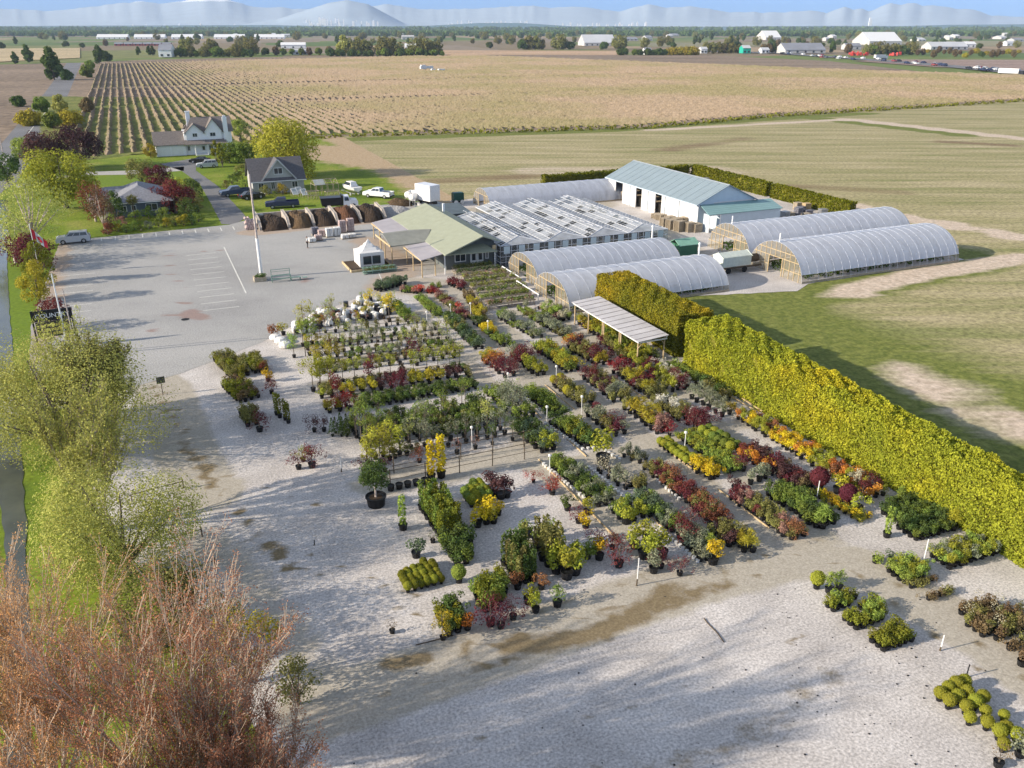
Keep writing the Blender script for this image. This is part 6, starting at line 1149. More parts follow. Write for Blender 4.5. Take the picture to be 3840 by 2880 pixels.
# ---------------------------------------------------------------- potted plants
POT = {}
def potmesh(r, h, m=None):
    k = (r, h)
    if k not in POT: POT[k] = MB().lathe([(r * .8, 0), (r, h), (r * 1.06, h), (r * 1.06, h - .04), (r * .9, h - .04)], 10, m=0).mesh('pot', [m or M_pot])
    return POT[k]
PROTO = {}
def proto(shape, col, var):
    key = (shape, col, var)
    if key in PROTO: return PROTO[key]
    rs = np.random.default_rng(abs(hash(shape)) % 1 + var * 31 + len(shape) * 7 + len(col)); m = LM(col); pz = .28; stem = None; size = .12; n = 200; up = .2; asp = .55; extra = None
    def B(cs, rr, n): return blobs(n, cs, rr)
    if shape == 'ball': P = shell(520, .42, .9) + (0, 0, pz + .40); size = .075; BLC[0] = np.tile((0, 0, pz + .4), (520, 1))
    elif shape == 'bush':
        cs = [(rs.normal(0, .16), rs.normal(0, .16), pz + rs.uniform(.15, .6)) for _ in range(7)]; P = B(cs, [rs.uniform(.14, .26) for _ in cs], 380); size = .10
    elif shape == 'low':
        cs = [(rs.normal(0, .17), rs.normal(0, .17), pz * .6 + rs.uniform(.05, .25)) for _ in range(6)]; P = B(cs, [rs.uniform(.13, .22) for _ in cs], 240); size = .085
    elif shape == 'column': z = rs.uniform(0, 1, 260); a = rs.uniform(0, 6.28, 260); r = .25 * np.sin(np.clip(z * 1.25 + .25, 0, 3.0)) ** .6 * rs.uniform(.5, 1, 260) * (1.1 - z * .55); P = np.stack([r * np.cos(a), r * np.sin(a), pz + z * 1.45], 1); size = .14; up = 0
    elif shape == 'cone': z = rs.uniform(0, 1, 330) ** 1.3; a = rs.uniform(0, 6.28, 330); r = .55 * (1 - z) * rs.uniform(.6, 1, 330) + .03; P = np.stack([r * np.cos(a), r * np.sin(a), pz + .1 + z * 2.0], 1); size = .16
    elif shape == 'sapling':
        cs = [(rs.normal(0, .2), rs.normal(0, .2), rs.uniform(1.1, 2.2)) for _ in range(8)]; P = B(cs, [rs.uniform(.14, .25) for _ in cs], 240); size = .09; stem = 1.6
    elif shape == 'tree': cs = [(rs.normal(0, .32), rs.normal(0, .32), rs.uniform(1.0, 2.3)) for _ in range(14)]; P = B(cs, [rs.uniform(.2, .34) for _ in cs], 640); size = .105; stem = 1.7
    elif shape == 'maple':
        cs = [(math.cos(a) * q, math.sin(a) * q, 1.0 + rs.uniform(-.25, .3) - q * .45) for a, q in zip(rs.uniform(0, 6.28, 15), rs.uniform(.05, .8, 15))]; P = B(cs, [rs.uniform(.18, .3) for _ in cs], 620); size = .10; stem = .9; asp = .35
    elif shape == 'grass': a = rs.uniform(0, 6.28, 170); q = rs.uniform(0, 1, 170); P = np.stack([np.cos(a) * q * .35, np.sin(a) * q * .35, pz + .1 + (1 - q * q * .5) * .7 * rs.uniform(.3, 1, 170)], 1); size = .26; asp = .12; up = -.1
    elif shape == 'bamboo': cs = [(rs.normal(0, .18), rs.normal(0, .18), z) for z in np.linspace(.6, 2.1, 10)]; P = B(cs, [.26] * 10, 460); size = .2; asp = .22; stem = 1.8
    elif shape == 'flower': cs = [(rs.normal(0, .17), rs.normal(0, .17), pz * .7 + rs.uniform(.05, .35)) for _ in range(6)]; P = B(cs, [rs.uniform(.13, .24) for _ in cs], 200); size = .10
    elif shape == 'twig': P = np.concatenate([shell(70, .4, .3) + (0, 0, pz + .55)]); size = .09
    me = leafmesh('foliage', P, size, m, up, asp)
    if shape == 'ball':      # a clipped ball is opaque: closely packed leaves on a lumpy inner body
        bm = bmesh.new(); bm.from_mesh(me); k = len(bm.verts); bmesh.ops.create_icosphere(bm, subdivisions=3, radius=.375, matrix=Matrix.Translation((0, 0, pz + .4))); bm.verts.ensure_lookup_table()
        for v_ in bm.verts[k:]: v_.co += (v_.co - Vector((0, 0, pz + .4))) * rs.uniform(-.07, .07)
        bm.to_mesh(me); bm.free()
    st = None
    if stem or shape == 'twig':
        b = MB(); b.tube((0, 0, .2), (0, 0, stem or .5), .035, .02, 5)
        for k in range(6): a = rs.uniform(0, 6.28); b.tube((0, 0, (stem or .5) * .75), (.35 * math.cos(a), .35 * math.sin(a), (stem or .5) * 1.15), .018, .006, 4, cap=False)
        st = b.mesh('stem', M_bark)
    PROTO[key] = (me, st); return PROTO[key]
SMALL = {}
def small_mesh(shape, col, var):
    """one mesh (pot, stem and leaves) for plants too small in the photo to show their parts"""
    key = (shape, col, var)
    if key in SMALL: return SMALL[key]
    me, st = proto(shape, col, var); bm = bmesh.new(); bm.from_mesh(me); bm.faces.ensure_lookup_table()
    pm = potmesh(.17, .28); k0 = len(bm.faces); bm.from_mesh(pm); bm.faces.ensure_lookup_table()
    for f in bm.faces[k0:]: f.material_index = 1
    if st:
        k1 = len(bm.faces); bm.from_mesh(st); bm.faces.ensure_lookup_table()
        for f in bm.faces[k1:]: f.material_index = 2
    o = bpy.data.meshes.new('plant'); bm.to_mesh(o); bm.free(); o.materials.append(LM(col)); o.materials.append(M_pot); o.materials.append(M_bark); SMALL[key] = o; return o
SN = dict(dgreen='potted_dark_shrub', blue='potted_dark_shrub', green='potted_green_shrub', lgreen='potted_light_green_shrub', ygreen='potted_lime_shrub', yellow='potted_yellow_shrub', gold='potted_golden_shrub', olive='potted_olive_shrub', cedar='potted_box_shrub', wine='potted_wine_shrub', purple='potted_purple_shrub', red='potted_red_shrub', rust='potted_rust_shrub', brown='potted_brown_shrub', grey='potted_grey_shrub', pale='potted_cream_shrub', white='potted_white_shrub', pink='potted_pink_shrub', orange='potted_orange_shrub')
KN = {'ball': 'potted_ball_shrub', 'bush': 'potted_shrub', 'low': 'potted_groundcover', 'column': 'potted_upright_shrub', 'cone': 'potted_conifer', 'sapling': 'potted_sapling', 'tree': 'potted_tree', 'maple': 'potted_maple', 'grass': 'potted_grass', 'bamboo': 'potted_bamboo', 'flower': 'potted_flower', 'twig': 'potted_twig_plant'}
KC = {'ball': 'clipped ball shrub', 'bush': 'potted shrub', 'low': 'low potted plant', 'column': 'upright potted shrub', 'cone': 'potted conifer', 'sapling': 'young potted tree', 'tree': 'potted tree', 'maple': 'spreading potted maple', 'grass': 'potted grass', 'bamboo': 'potted bamboo', 'flower': 'potted flowering plant', 'twig': 'twiggy potted plant'}
CN = dict(dgreen='dark green', green='green', lgreen='light green', ygreen='yellow-green', yellow='bright yellow', olive='olive', orange='orange', red='red', wine='wine red', purple='dark purple', grey='grey green', pale='pale cream', brown='brown', pink='pink', white='white', gold='golden', rust='rust brown', cedar='olive green', blue='bluish green', flower='scarlet', bud='yellow olive', willow='golden', twig='orange brown')
rp = random.Random(99); NPL = [0]
def plant(shape, col, s, t, sc, where, near=None, one=None):
    nm = SN.get(col, 'potted_shrub') if shape == 'bush' else KN[shape]; sc = sc * 1.14
    v = rp.randrange(2); lab = one or ('%s %s %s' % (CN[col], KC[shape], where)); grp = None if one else (CN[col] + ' ' + KC[shape] + 's ' + where)
    x, y = L2W(s, t); NPL[0] += 1; near = (y < 52) if near is None else near; sc = sc * (.80 if shape == 'ball' else 1)
    rz = rp.uniform(0, 6.28); k = sc * rp.uniform(.88, 1.12)
    if near:
        me, st = proto(shape, col, v); e = link(bpy.data.objects.new(nm, None)); e.location = (x, y, 0); e.rotation_euler = (0, 0, rz); e.scale = (k, k, k)
        o = link(bpy.data.objects.new('foliage', me), e); p = link(bpy.data.objects.new('pot', potmesh(.2 if shape != 'low' else .15, .28)), e)
        if st: link(bpy.data.objects.new('stem', st), e)
    else:
        e = link(bpy.data.objects.new(nm, small_mesh(shape, col, v))); e.location = (x, y, 0); e.rotation_euler = (0, 0, rz); e.scale = (k, k, k)
    tag(e, lab, KC[shape].replace('potted ', '') if shape != 'bush' else 'shrub', grp); return e
def bed(where, a, b, width, sp, kinds, sc=1.0, jit=.12, rows=None, gap=0.0):
    """plants along the segment a -> b (plot metres), in rows across the width; kinds: [(shape, colour, weight, scale)]"""
    a = Vector(a); b = Vector(b); d = b - a; L = d.length; d.normalize(); q = Vector((-d.y, d.x)); nr = rows or max(1, int(width / sp + .5)); n = max(1, int(L / sp)); w = [k[2] for k in kinds]
    run = None; left = 0
    for i in range(n):
        for j in range(nr):
            if gap and rp.random() < gap: continue
            if left <= 0: run = rp.choices(kinds, w)[0]; left = rp.randint(1, 4) if len(kinds) > 2 else 1
            left -= 1
            p = a + d * ((i + .5) * L / n + rp.uniform(-jit, jit)) + q * ((j - (nr - 1) / 2) * (width / nr) + rp.uniform(-jit, jit)); plant(run[0], run[1], p.x, p.y, sc * run[3], where)
K = lambda *a: [(x[0], x[1], x[2] if len(x) > 2 else 1, x[3] if len(x) > 3 else 1) for x in a]
# --- rows of young trees (left part), running across
bed('in the tree row nearest the white bags', (12.6, 85.4), (26, 84.6), 1.4, 1.05, K(('bush', 'olive', 2), ('sapling', 'rust', 1), ('bush', 'red', .5), ('bush', 'green', 2), ('twig', 'brown', 1)), .95)
bed('in the second tree row from the bags', (12.3, 82.4), (27, 81.6), 1.0, 1.1, K(('sapling', 'lgreen', 2), ('sapling', 'bud', 2), ('bush', 'dgreen', 1), ('bush', 'gold', 1)), .95)
bed('in the thin sapling row behind the long rail', (12.2, 79.3), (27, 78.1), .9, .8, K(('sapling', 'bud', 3), ('twig', 'brown', 1), ('sapling', 'grey', 1)), 1.0)
bed('in the mid rail row of mixed trees', (12.3, 76.8), (26.8, 75.6), 1.1, 1.0, K(('sapling', 'bud', 1), ('sapling', 'grey', 1), ('tree', 'gold', 1, .8), ('maple', 'wine', 0.43), ('tree', 'ygreen', .8, .8), ('bush', 'lgreen', 1)), 1.0)
bed('in the pale grey row under the rail', (12.4, 74.2), (26, 72.9), 1.2, 1.0, K(('sapling', 'grey', 2), ('twig', 'pale', 2), ('low', 'grey', 2), ('bush', 'lgreen', 1)), 1.0)
bed('in the yellow and red tree row', (11.4, 71.6), (25.8, 70.4), 1.3, 1.05, K(('tree', 'ygreen', 2, .85), ('maple', 'wine', 0.62), ('bush', 'gold', 2), ('tree', 'yellow', .8, .7), ('bush', 'brown', 1)), 1.0)
bed('in the long row before the dark hedge-like row', (11.2, 68.8), (25.4, 67.9), 1.5, .85, K(('bush', 'ygreen', 2), ('bush', 'gold', 2), ('maple', 'wine', 0.37), ('bush', 'purple', .7), ('bush', 'olive', 1)), 1.05)
bed('in the dense dark row by the wide gravel aisle', (13.8, 65.4), (24.8, 65.4), 1.7, .5, K(('bush', 'dgreen', 5), ('bush', 'green', 1)), .85)
bed('at the maple end of the dark row', (11, 65.5), (13.6, 65.4), 1.6, .8, K(('maple', 'wine', 1.24, .9), ('maple', 'red', 1), ('bush', 'purple', 1), ('bush', 'gold', .6)), 1.0)
bed('in the deep dark green block past the gravel aisle', (12.2, 60.2), (24, 60.2), 3.6, .72, K(('bush', 'dgreen', 4), ('sapling', 'green', 2), ('bush', 'green', 2), ('bush', 'olive', 2), ('tree', 'grey', .5, .7)), 1.08)
bed('at the dark block end by the open gravel', (11.0, 61.2), (12.3, 60.2), 1.6, .5, K(('cone', 'dgreen', 1, .55)), 1.0)
bed('in the rail row behind the yellow bamboo', (15.4, 56.6), (24, 56.8), 1.8, 1.0, K(('tree', 'green', 2, .8), ('sapling', 'bud', 2), ('bush', 'dgreen', 2), ('maple', 'rust', .7, .8), ('tree', 'grey', 1, .8)), 1.05)
bed('at the end of the rail rows by the open gravel', (11.9, 54.6), (14.9, 55.8), 1.4, .75, K(('bamboo', 'willow', 1)), 1.0)
bed('in the sparse rail row above the empty pots', (15, 53.6), (24.3, 54.3), 1.0, 1.35, K(('tree', 'dgreen', 2, .7), ('maple', 'rust', 1, .8), ('sapling', 'bud', 1), ('twig', 'pink', 1), ('bush', 'dgreen', 1)), 1.05)
for (x, y) in ((770, 370), (838, 350)): plant('column', 'yellow', *c6(x, y), 1.6, 'standing at the end of the pot row')
for i, x in enumerate(np.linspace(490, 725, 5)):
    e = link(bpy.data.objects.new('nursery_pot', potmesh(.26, .42))); e.location = (*L2W(*c6(x, 440 - (x - 490) * .2)), 0); tag(e, 'empty black nursery pot lined up below the wire rail', 'pot', 'empty black pots lined up below the wire rail')
e = thing('tub_tree', 'big round dark green tree in a wide black tub on open gravel', 'tree', *c6(390, 540)); MB().lathe([(.58, 0), (.66, .7), (.72, .72), (.72, .64), (.62, .62)], 20).build('tub', M_pot, e); MB().lathe([(.6, .6), (.3, .64), (.02, .65)], 16).build('soil', M_soil, e)
MB().tube((0, 0, .5), (0, 0, 1.5), .09, .06, 8).tube((0, 0, 1.3), (.5, .1, 2.2), .05, .02, 5).tube((0, 0, 1.3), (-.5, .2, 2.1), .05, .02, 5).build('trunk', M_barkl, e)
cs = [tuple(p) for p in (shell(34, .95, .5) * np.array((1, 1, .85)) + np.array((0, 0, 2.35)))]; link(bpy.data.objects.new('crown', leafmesh('crown', blobs(3800, cs, [.42] * 34), .13, LM('dgreen'), .2)), e)
for (x, y, c) in ((300, 300, 'wine'), (450, 300, 'wine'), (1475, 375, 'red'), (1610, 460, 'red')): plant('maple', c, *c6(x, y + 10), .8, 'around the end of the wire rail rows')
bed('in the low filler row above the sapling rail', (12.4, 80.9), (26.6, 79.9), .9, .7, K(('low', 'olive', 2), ('bush', 'green', 2), ('bush', 'brown', 1), ('sapling', 'olive', 2)), .85)
bed('in the brownish row between the rails', (12.4, 77.9), (26.8, 76.9), .9, .75, K(('sapling', 'brown', 1), ('bush', 'olive', 2), ('sapling', 'lgreen', 2), ('bush', 'grey', 1)), .9)
bed('in the low grey row under the mixed trees', (12.6, 75.3), (26.4, 74.2), .8, .7, K(('low', 'grey', 2), ('bush', 'olive', 2), ('twig', 'brown', 1), ('bush', 'green', 1)), .9)
bed('in the shaded row under the yellow and red trees', (11.8, 70.1), (25.4, 69.4), .9, .7, K(('bush', 'olive', 2), ('bush', 'dgreen', 2), ('low', 'green', 1), ('bush', 'wine', .5)), .9)
bed('in the back line of the dark block', (12.6, 58.0), (24.2, 58.2), 1.2, .75, K(('bush', 'green', 2), ('bush', 'olive', 1), ('sapling', 'green', 1)), 1.0)
bed('in the olive line near the sapling end', (14, 55.1), (24, 55.4), .8, .8, K(('bush', 'olive', 1), ('sapling', 'grey', 1), ('bush', 'green', 1)), .95)
# --- left outer beds by the lot
for nm, q, w, L_, c in (('in the double block beside the dirt drive', ((70, 700), (250, 870)), 2.0, 0, 'olive'), ('in the second block beside the dirt drive', ((160, 930), (330, 1080)), 2.2, 0, 'brown'), ('in the narrow block behind the dirt drive', ((325, 700), (430, 830)), 1.5, 0, 'olive')):
    bed(nm, c2(*q[0]), c2(*q[1]), w, .55, K(('bush', c, 3), ('bush', 'cedar', 2)), .95, .08)
bed('in the third block by the drive', c2(280, 1180), c2(360, 1300), 1.4, .6, K(('bush', 'olive', 1)), 1.0)
bed('in the short oblique row on the pale gravel', c2(540, 1190), c2(700, 1280), .9, .65, K(('column', 'cedar', 1), ('bush', 'green', 1)), 1.0)
plant('maple', 'wine', *c2(415, 1345), 1.25, '', True, 'dark wine red maple at the corner of the third block by the drive')
plant('maple', 'wine', *c2(460, 830), .9, '', None, 'dark red maple at the end of the narrow block'); plant('maple', 'wine', *c2(520, 1010), 1.0, '', None, 'dark red maple in black pot standing below the yellow one'); plant('bush', 'yellow', *c2(490, 900), 1.1, '', None, 'bright yellow shrub between two dark red maples')
plant('maple', 'purple', *c2(900, 1350), 1.1, '', None, 'purple maple on the gravel, first beside the dark block'); plant('maple', 'purple', *c2(985, 1345), 1.1, '', None, 'purple maple touching the dark green block end')
plant('maple', 'wine', *c2(760, 1680), 1.1, '', True, 'dark red maple with its stake, on open gravel'); plant('maple', 'wine', *c2(880, 1665), 1.2, '', True, 'dark red maple beside the staked one on open gravel'); plant('maple', 'ygreen', *c2(800, 1610), 1.0, '', True, 'yellow-green shrub behind the staked dark red maple')
# --- white bagged root balls near the lot edge
BAG = MB().lathe([(.22, 0), (.36, .12), (.38, .34), (.28, .52), (.10, .58)], 9).mesh('bag', [M_bag]); BAGD = MB().lathe([(.2, 0), (.30, .1), (.28, .5), (.30, .52)], 9).mesh('bag', [M_black])
for i in range(125):
    u = rp.random(); x = 720 + 840 * u; yb = np.interp(x, [700, 900, 1100, 1300, 1560], [410, 300, 190, 140, 170]); y = yb + rp.random() ** 1.1 * np.interp(x, [700, 900, 1300, 1560], [40, 120, 190, 130]); s, t = c2(x, y + 40)
    e = link(bpy.data.objects.new('bagged_plant', BAG if rp.random() < .66 else BAGD)); e.location = (*L2W(s, t), 0); k = rp.uniform(.8, 1.25); e.scale = (k, k, k * rp.uniform(.9, 1.4)); dk = e.data is BAGD
    tag(e, ('black' if dk else 'white') + ' wrapped pot in the crowd beside the parking lot curve', 'wrapped pot', ('black' if dk else 'white') + ' wrapped pots beside the parking lot curve')
    if rp.random() < .3: plant(*rp.choice((('sapling', 'bud'), ('bush', 'gold'), ('sapling', 'lgreen'), ('bush', 'dgreen'), ('twig', 'pink'))), s + .3, t - .3, .85, 'among the wrapped pots')
for (x, y) in ((600, 560), (640, 600), (555, 530)): e = link(bpy.data.objects.new('bagged_plant', BAG)); e.location = (*L2W(*c2(x, y)), 0); e.scale = (1.7, 1.7, 1.1); tag(e, 'large white sack standing on the gravel edge near the lot', 'sack', 'large white sacks on the gravel edge near the lot')
for (x, y, c, sh) in ((550, 520, 'rust', 'bush'), (625, 490, 'gold', 'bush'), (800, 400, 'gold', 'tree'), (1390, 290, 'yellow', 'tree'), (1565, 370, 'yellow', 'tree'), (720, 690, 'lgreen', 'tree'), (800, 590, 'lgreen', 'tree'), (880, 570, 'lgreen', 'tree'), (890, 990, 'ygreen', 'tree'), (960, 970, 'ygreen', 'tree'), (1030, 950, 'ygreen', 'tree'), (1130, 1150, 'red', 'maple'), (1110, 1090, 'wine', 'tree'), (1640, 1000, 'wine', 'maple'), (1390, 930, 'wine', 'tree'), (1810, 760, 'wine', 'tree')):
    plant(sh, c, *c2(x, y), 1.1 if sh != 'bush' else 1.3, 'at the row ends facing the parking lot' if x < 1200 else 'standing out above the tree rows')
# --- flower groups in front of the shop
bed('on the lowest slope before the shop entrance', c3(20, 330), c3(190, 350), 1.8, .5, K(('flower', 'flower', 2), ('flower', 'pink', 1), ('low', 'green', 2)), .95)
bed('in the scarlet patch before the shop', c3(230, 345), c3(345, 350), 1.3, .45, K(('flower', 'red', 1)), .85); bed('behind the scarlet patch', c3(250, 300), c3(370, 300), 1.0, .6, K(('low', 'green', 1)), 1.1)
bed('in the bright green strip leading from the flowers', c3(170, 400), c3(350, 560), 1.1, .55, K(('low', 'lgreen', 2), ('low', 'green', 1)), 1.2)
bed('in the mixed pink strip by the aisle', c3(340, 380), c3(600, 590), 1.3, .55, K(('flower', 'pink', 2), ('low', 'wine', 1.24), ('low', 'olive', 2), ('flower', 'flower', 1)), 1.05)
bed('by the red group at the table ends', c3(440, 270), c3(570, 330), 1.0, .6, K(('bush', 'wine', 1.24), ('flower', 'pink', 1)), 1.0)
bed('along the spotted strip near the tables', c3(600, 390), c3(760, 640), 1.3, .7, K(('bush', 'gold', 1), ('bush', 'brown', 2), ('low', 'olive', 2)), 1.0)
bed('in the short green strip beside the wrapped pots', c2(1610, 220), c2(1740, 370), 1.2, .5, K(('bush', 'green', 2), ('low', 'lgreen', 1)), .95)
bed('in the dark clipped strip behind the wrapped pots', c2(1450, 100), c2(1690, 30), 1.5, .6, K(('bush', 'blue', 1)), 1.05)
# tables before the shop
TBL = []
TT = [(36.0, 102.2, 5.6), (35.4, 100.0, 6.6), (35.6, 97.8, 6.4), (35.2, 95.6, 7.0), (35.0, 93.3, 6.8), (34.7, 91.0, 6.8), (34.3, 88.6, 6.6), (34.2, 86.0, 6.0)]
for i, (s, t, L) in enumerate(TT):
    TBL.append(bench(s, t - .5, L, 1.3, .62, ORD[i] + ' low display table of plants, counting away from the shop front', 'low display tables before the shop', nm='display_table'))
    cs = [(.3 + j * .45, .3 + r_ * .6, .8 + rp.uniform(0, .1)) for j in range(int(L / .45)) for r_ in (0, 1)]
    for cc in (('blue', 'dgreen') if i == 1 else (rp.choice(('olive', 'green')), rp.choice(('lgreen', 'grey', 'dgreen')), rp.choice(('gold', 'pink', 'olive')))):
        sub = [c_ for c_ in cs if rp.random() < (.6 if cc != 'pink' else .2)]; lo_ = link(bpy.data.objects.new('foliage', leafmesh('foliage', blobs(50 * len(sub), sub, [.24] * len(sub)), .13, LM(cc), .2)), TBL[-1]); lo_['kind'] = 'stuff'
# --- strips running away from camera (right part), s fixed
bed('in the dense dark strip beside the tree rows', (28.9, 84.5), (28.6, 74), 1.3, .6, K(('bush', 'blue', 2), ('bush', 'dgreen', 3), ('bush', 'olive', 1)), 1.05)
bed('in the yellow flowering strip in mid nursery', (31.5, 80.3), (31.5, 77.8), 1.3, .5, K(('flower', 'yellow', 1)), 1.0); bed('in the green strip past the yellow flowers', (31.5, 77.6), (31.6, 73.6), 1.4, .6, K(('low', 'lgreen', 1), ('bush', 'green', 1)), 1.05); bed('at the head of the yellow strip', (31.3, 82), (31.4, 80.6), 1.1, .6, K(('bush', 'dgreen', 1)), .9)
bed('in the wide green strip by the display tables', (34.6, 82.8), (35.5, 74.6), 1.6, .65, K(('bush', 'green', 2), ('low', 'lgreen', 2), ('bush', 'grey', 1)), 1.05)
bed('in the long green strip before the tunnels', (37.8, 84.4), (38.3, 72.3), 1.4, .65, K(('low', 'lgreen', 2), ('bush', 'green', 1), ('bush', 'grey', 1), ('low', 'olive', 1)), 1.1)
bed('in the pale patch under the tunnel front', (40.4, 84), (40.6, 78.6), 1.8, .6, K(('bush', 'pale', 1), ('bush', 'lgreen', 2), ('low', 'pink', 1)), 1.0)
bed('in the yellow-green patch under the shelter', (42.4, 77.3), (42.3, 64.4), 2.6, .7, K(('bush', 'ygreen', 3), ('bush', 'green', 2), ('low', 'rust', 1), ('bush', 'gold', 2)), 1.1)
bed('in the yellow strip past the first cross aisle', (34.4, 71.9), (34.6, 65), 1.7, .62, K(('bush', 'ygreen', 2), ('bush', 'gold', 2), ('bush', 'green', 1)), 1.12)
bed('beside the pale grasses in mid nursery', c3(1520, 880), c3(1740, 920), 1.4, .65, K(('bush', 'wine', 0.62), ('bush', 'pale', 1), ('bush', 'olive', 1)), 1.05)
bed('round the small trees at the first aisle', (31.3, 71.4), (31.4, 65.2), 1.6, .75, K(('bush', 'grey', 1), ('bush', 'ygreen', 1), ('sapling', 'bud', 1), ('maple', 'wine', 0.50)), 1.1)
bed('in the yellow and orange group by the tree rows', (28.1, 71.5), (28.6, 66), 1.7, .85, K(('tree', 'ygreen', 1, .7), ('maple', 'orange', .7), ('bush', 'gold', 1), ('maple', 'wine', 0.37)), 1.1)
bed('in the orange and wine group by the shelter', (37.8, 71.4), (38.0, 65), 2.2, .8, K(('maple', 'orange', .7), ('maple', 'wine', 0.68), ('bush', 'olive', 1), ('bush', 'gold', 1), ('bush', 'purple', 1)), 1.1)
bed('in the mixed strip just before the shelter', (41.3, 71), (41.2, 57), 2.0, .8, K(('bush', 'ygreen', 2), ('maple', 'wine', 0.37), ('bush', 'olive', 1), ('bush', 'wine', 0.62)), 1.0)
bed('in the white budded strip near the hedge foot', (42.2, 63.2), (42.2, 57.4), 1.4, .6, K(('bush', 'white', 1), ('bush', 'pale', 1)), .95); bed('in the bright low strip against the hedge', (44.0, 63), (44.1, 58.5), 1.2, .5, K(('low', 'lgreen', 1)), 1.15); bed('at the hedge foot by the timber planks', (43.6, 58), (43.8, 53.5), 1.3, .7, K(('bush', 'olive', 1), ('maple', 'rust', .5), ('bush', 'dgreen', 1)), 1.1)
bed('in the light tree strip beside the tree rows', (25.8, 63.4), (26.2, 57.2), 2.0, .8, K(('sapling', 'lgreen', 2), ('bush', 'lgreen', 2), ('tree', 'grey', 1, .8), ('bush', 'green', 1)), 1.1)
bed('in the white edged green strip past the second aisle', (28.6, 63.2), (29.0, 57.2), 1.7, .6, K(('bush', 'green', 3), ('low', 'lgreen', 2), ('ball', 'dgreen', .5)), 1.1)
bed('in the barberry strip past the second aisle', (31.8, 63.3), (32.0, 57.4), 1.7, .68, K(('bush', 'brown', 1), ('bush', 'olive', 1), ('bush', 'wine', 0.62), ('ball', 'gold', .5)), 1.1)
bed('in the purple strip past the second aisle', (35.4, 63.5), (35.4, 57.2), 2.2, .75, K(('bush', 'purple', 2), ('bush', 'olive', 1), ('maple', 'wine', 0.50), ('bush', 'grey', 1)), 1.1)
bed('in the wine and grass strip past the second aisle', (38.6, 63.5), (38.5, 56.6), 2.0, .75, K(('bush', 'wine', 1.24), ('grass', 'gold', 1), ('bush', 'olive', 1), ('maple', 'red', .5)), 1.1)
bed('in the dark green strip with white edging pots', (28.2, 55.8), (29.0, 50.6), 1.7, .6, K(('bush', 'dgreen', 3), ('bush', 'green', 2), ('bush', 'cedar', 1)), 1.15)
bed('in the dark laurel strip by the rail rows', (25.2, 56), (25.4, 51.2), 1.8, .65, K(('bush', 'dgreen', 2), ('bush', 'ygreen', 1), ('bush', 'blue', 1)), 1.15)
bed('in the mixed strip across the third aisle', (31.6, 56.2), (31.8, 51.4), 1.7, .7, K(('bush', 'ygreen', 1), ('bush', 'wine', 0.87), ('bush', 'olive', 1), ('bush', 'grey', 1)), 1.12)
bed('in the orange grass strip across the third aisle', (35.3, 56), (35.4, 50.4), 1.9, .72, K(('grass', 'gold', 1.5), ('bush', 'wine', 0.87), ('bush', 'olive', 1), ('bush', 'pink', .6)), 1.15)
bed('in the pale budded block across the third aisle', (38.2, 56), (38.3, 51.8), 2.0, .62, K(('bush', 'white', 1), ('bush', 'olive', 2)), 1.0); bed('in the dark red block before the long hedge', (38.6, 51.4), (38.4, 49.6), 2.0, .8, K(('maple', 'wine', 0.62)), 1.0)
bed('in the light grasses before the planks', (41.7, 55.8), (41.9, 51), 1.8, .75, K(('bush', 'lgreen', 1), ('grass', 'grey', 1), ('bush', 'gold', 1)), 1.1)
# large strips in the nearer part
bed('in the long green strip with white pots', (25.0, 49.4), (25.6, 42.6), 1.7, 0.50, K(('bush', 'dgreen', 2), ('bush', 'green', 2), ('bush', 'lgreen', 2), ('bush', 'grey', 1)), 0.90)
bed('at the near end of the long green strip', (26.2, 42.2), (26.4, 39.9), 1.9, 0.60, K(('bush', 'green', 2), ('bush', 'ygreen', 1), ('twig', 'pink', 1)), 0.90)
plant('bush', 'ygreen', *c7(480, 440), 2.2, '', True, 'dome shaped golden green shrub alone inside its white pot ring')
bed('in the pale silver patch in the near beds', (27.6, 47.6), (28.2, 44), 1.3, 0.56, K(('twig', 'white', 1), ('twig', 'pale', 1), ('bush', 'grey', .6)), 0.86, gap=.1)
bed('in the bluish strip with white pots', (28.0, 42.6), (28.4, 38.0), 1.5, 0.48, K(('bush', 'blue', 3), ('bush', 'green', 1), ('bush', 'grey', 1)), 0.90)
for (x, y, c, k) in ((1010, 950, 'wine', 1.0), (1080, 900, 'wine', 1.1), (1060, 990, 'wine', 1.0), (1450, 490, 'wine', 1.15), (955, 560, 'rust', .9), (1215, 810, 'rust', 1.0), (1060, 690, 'wine', .95), (590, 1150, 'wine', 1.2), (1010, 1210, 'wine', .9), (880, 1160, 'wine', .95), (440, 1040, 'wine', 1.0), (545, 1030, 'rust', .9), (130, 650, 'red', .9), (310, 850, 'wine', .8), (1120, 190, 'wine', 1.1), (940, 250, 'red', .8), (560, 190, 'wine', .9), (1800, 960, 'rust', .8), (800, 160, 'rust', .8)):
    plant('maple', c, *c7(x, y), k, 'dotted among the near beds')
bed('in the palm and grass end of the bluish strip', (28.4, 37.6), (28.2, 34.6), 1.6, 0.52, K(('grass', 'grey', 2), ('bush', 'grey', 1), ('grass', 'lgreen', 1)), 0.98)
plant('bush', 'yellow', *c7(1240, 1130), 1.6, '', True, 'bright yellow potted shrub at the track end of the grass strip')
for (x, y) in ((700, 1020), (780, 960), (820, 1100), (890, 1080), (760, 1090), (230, 1230), (160, 1190), (290, 1200), (640, 850), (170, 1150), (265, 1140)): plant('bush', 'ygreen', *c7(x, y), 1.55, 'in the brightest yellow-green clumps by the track')
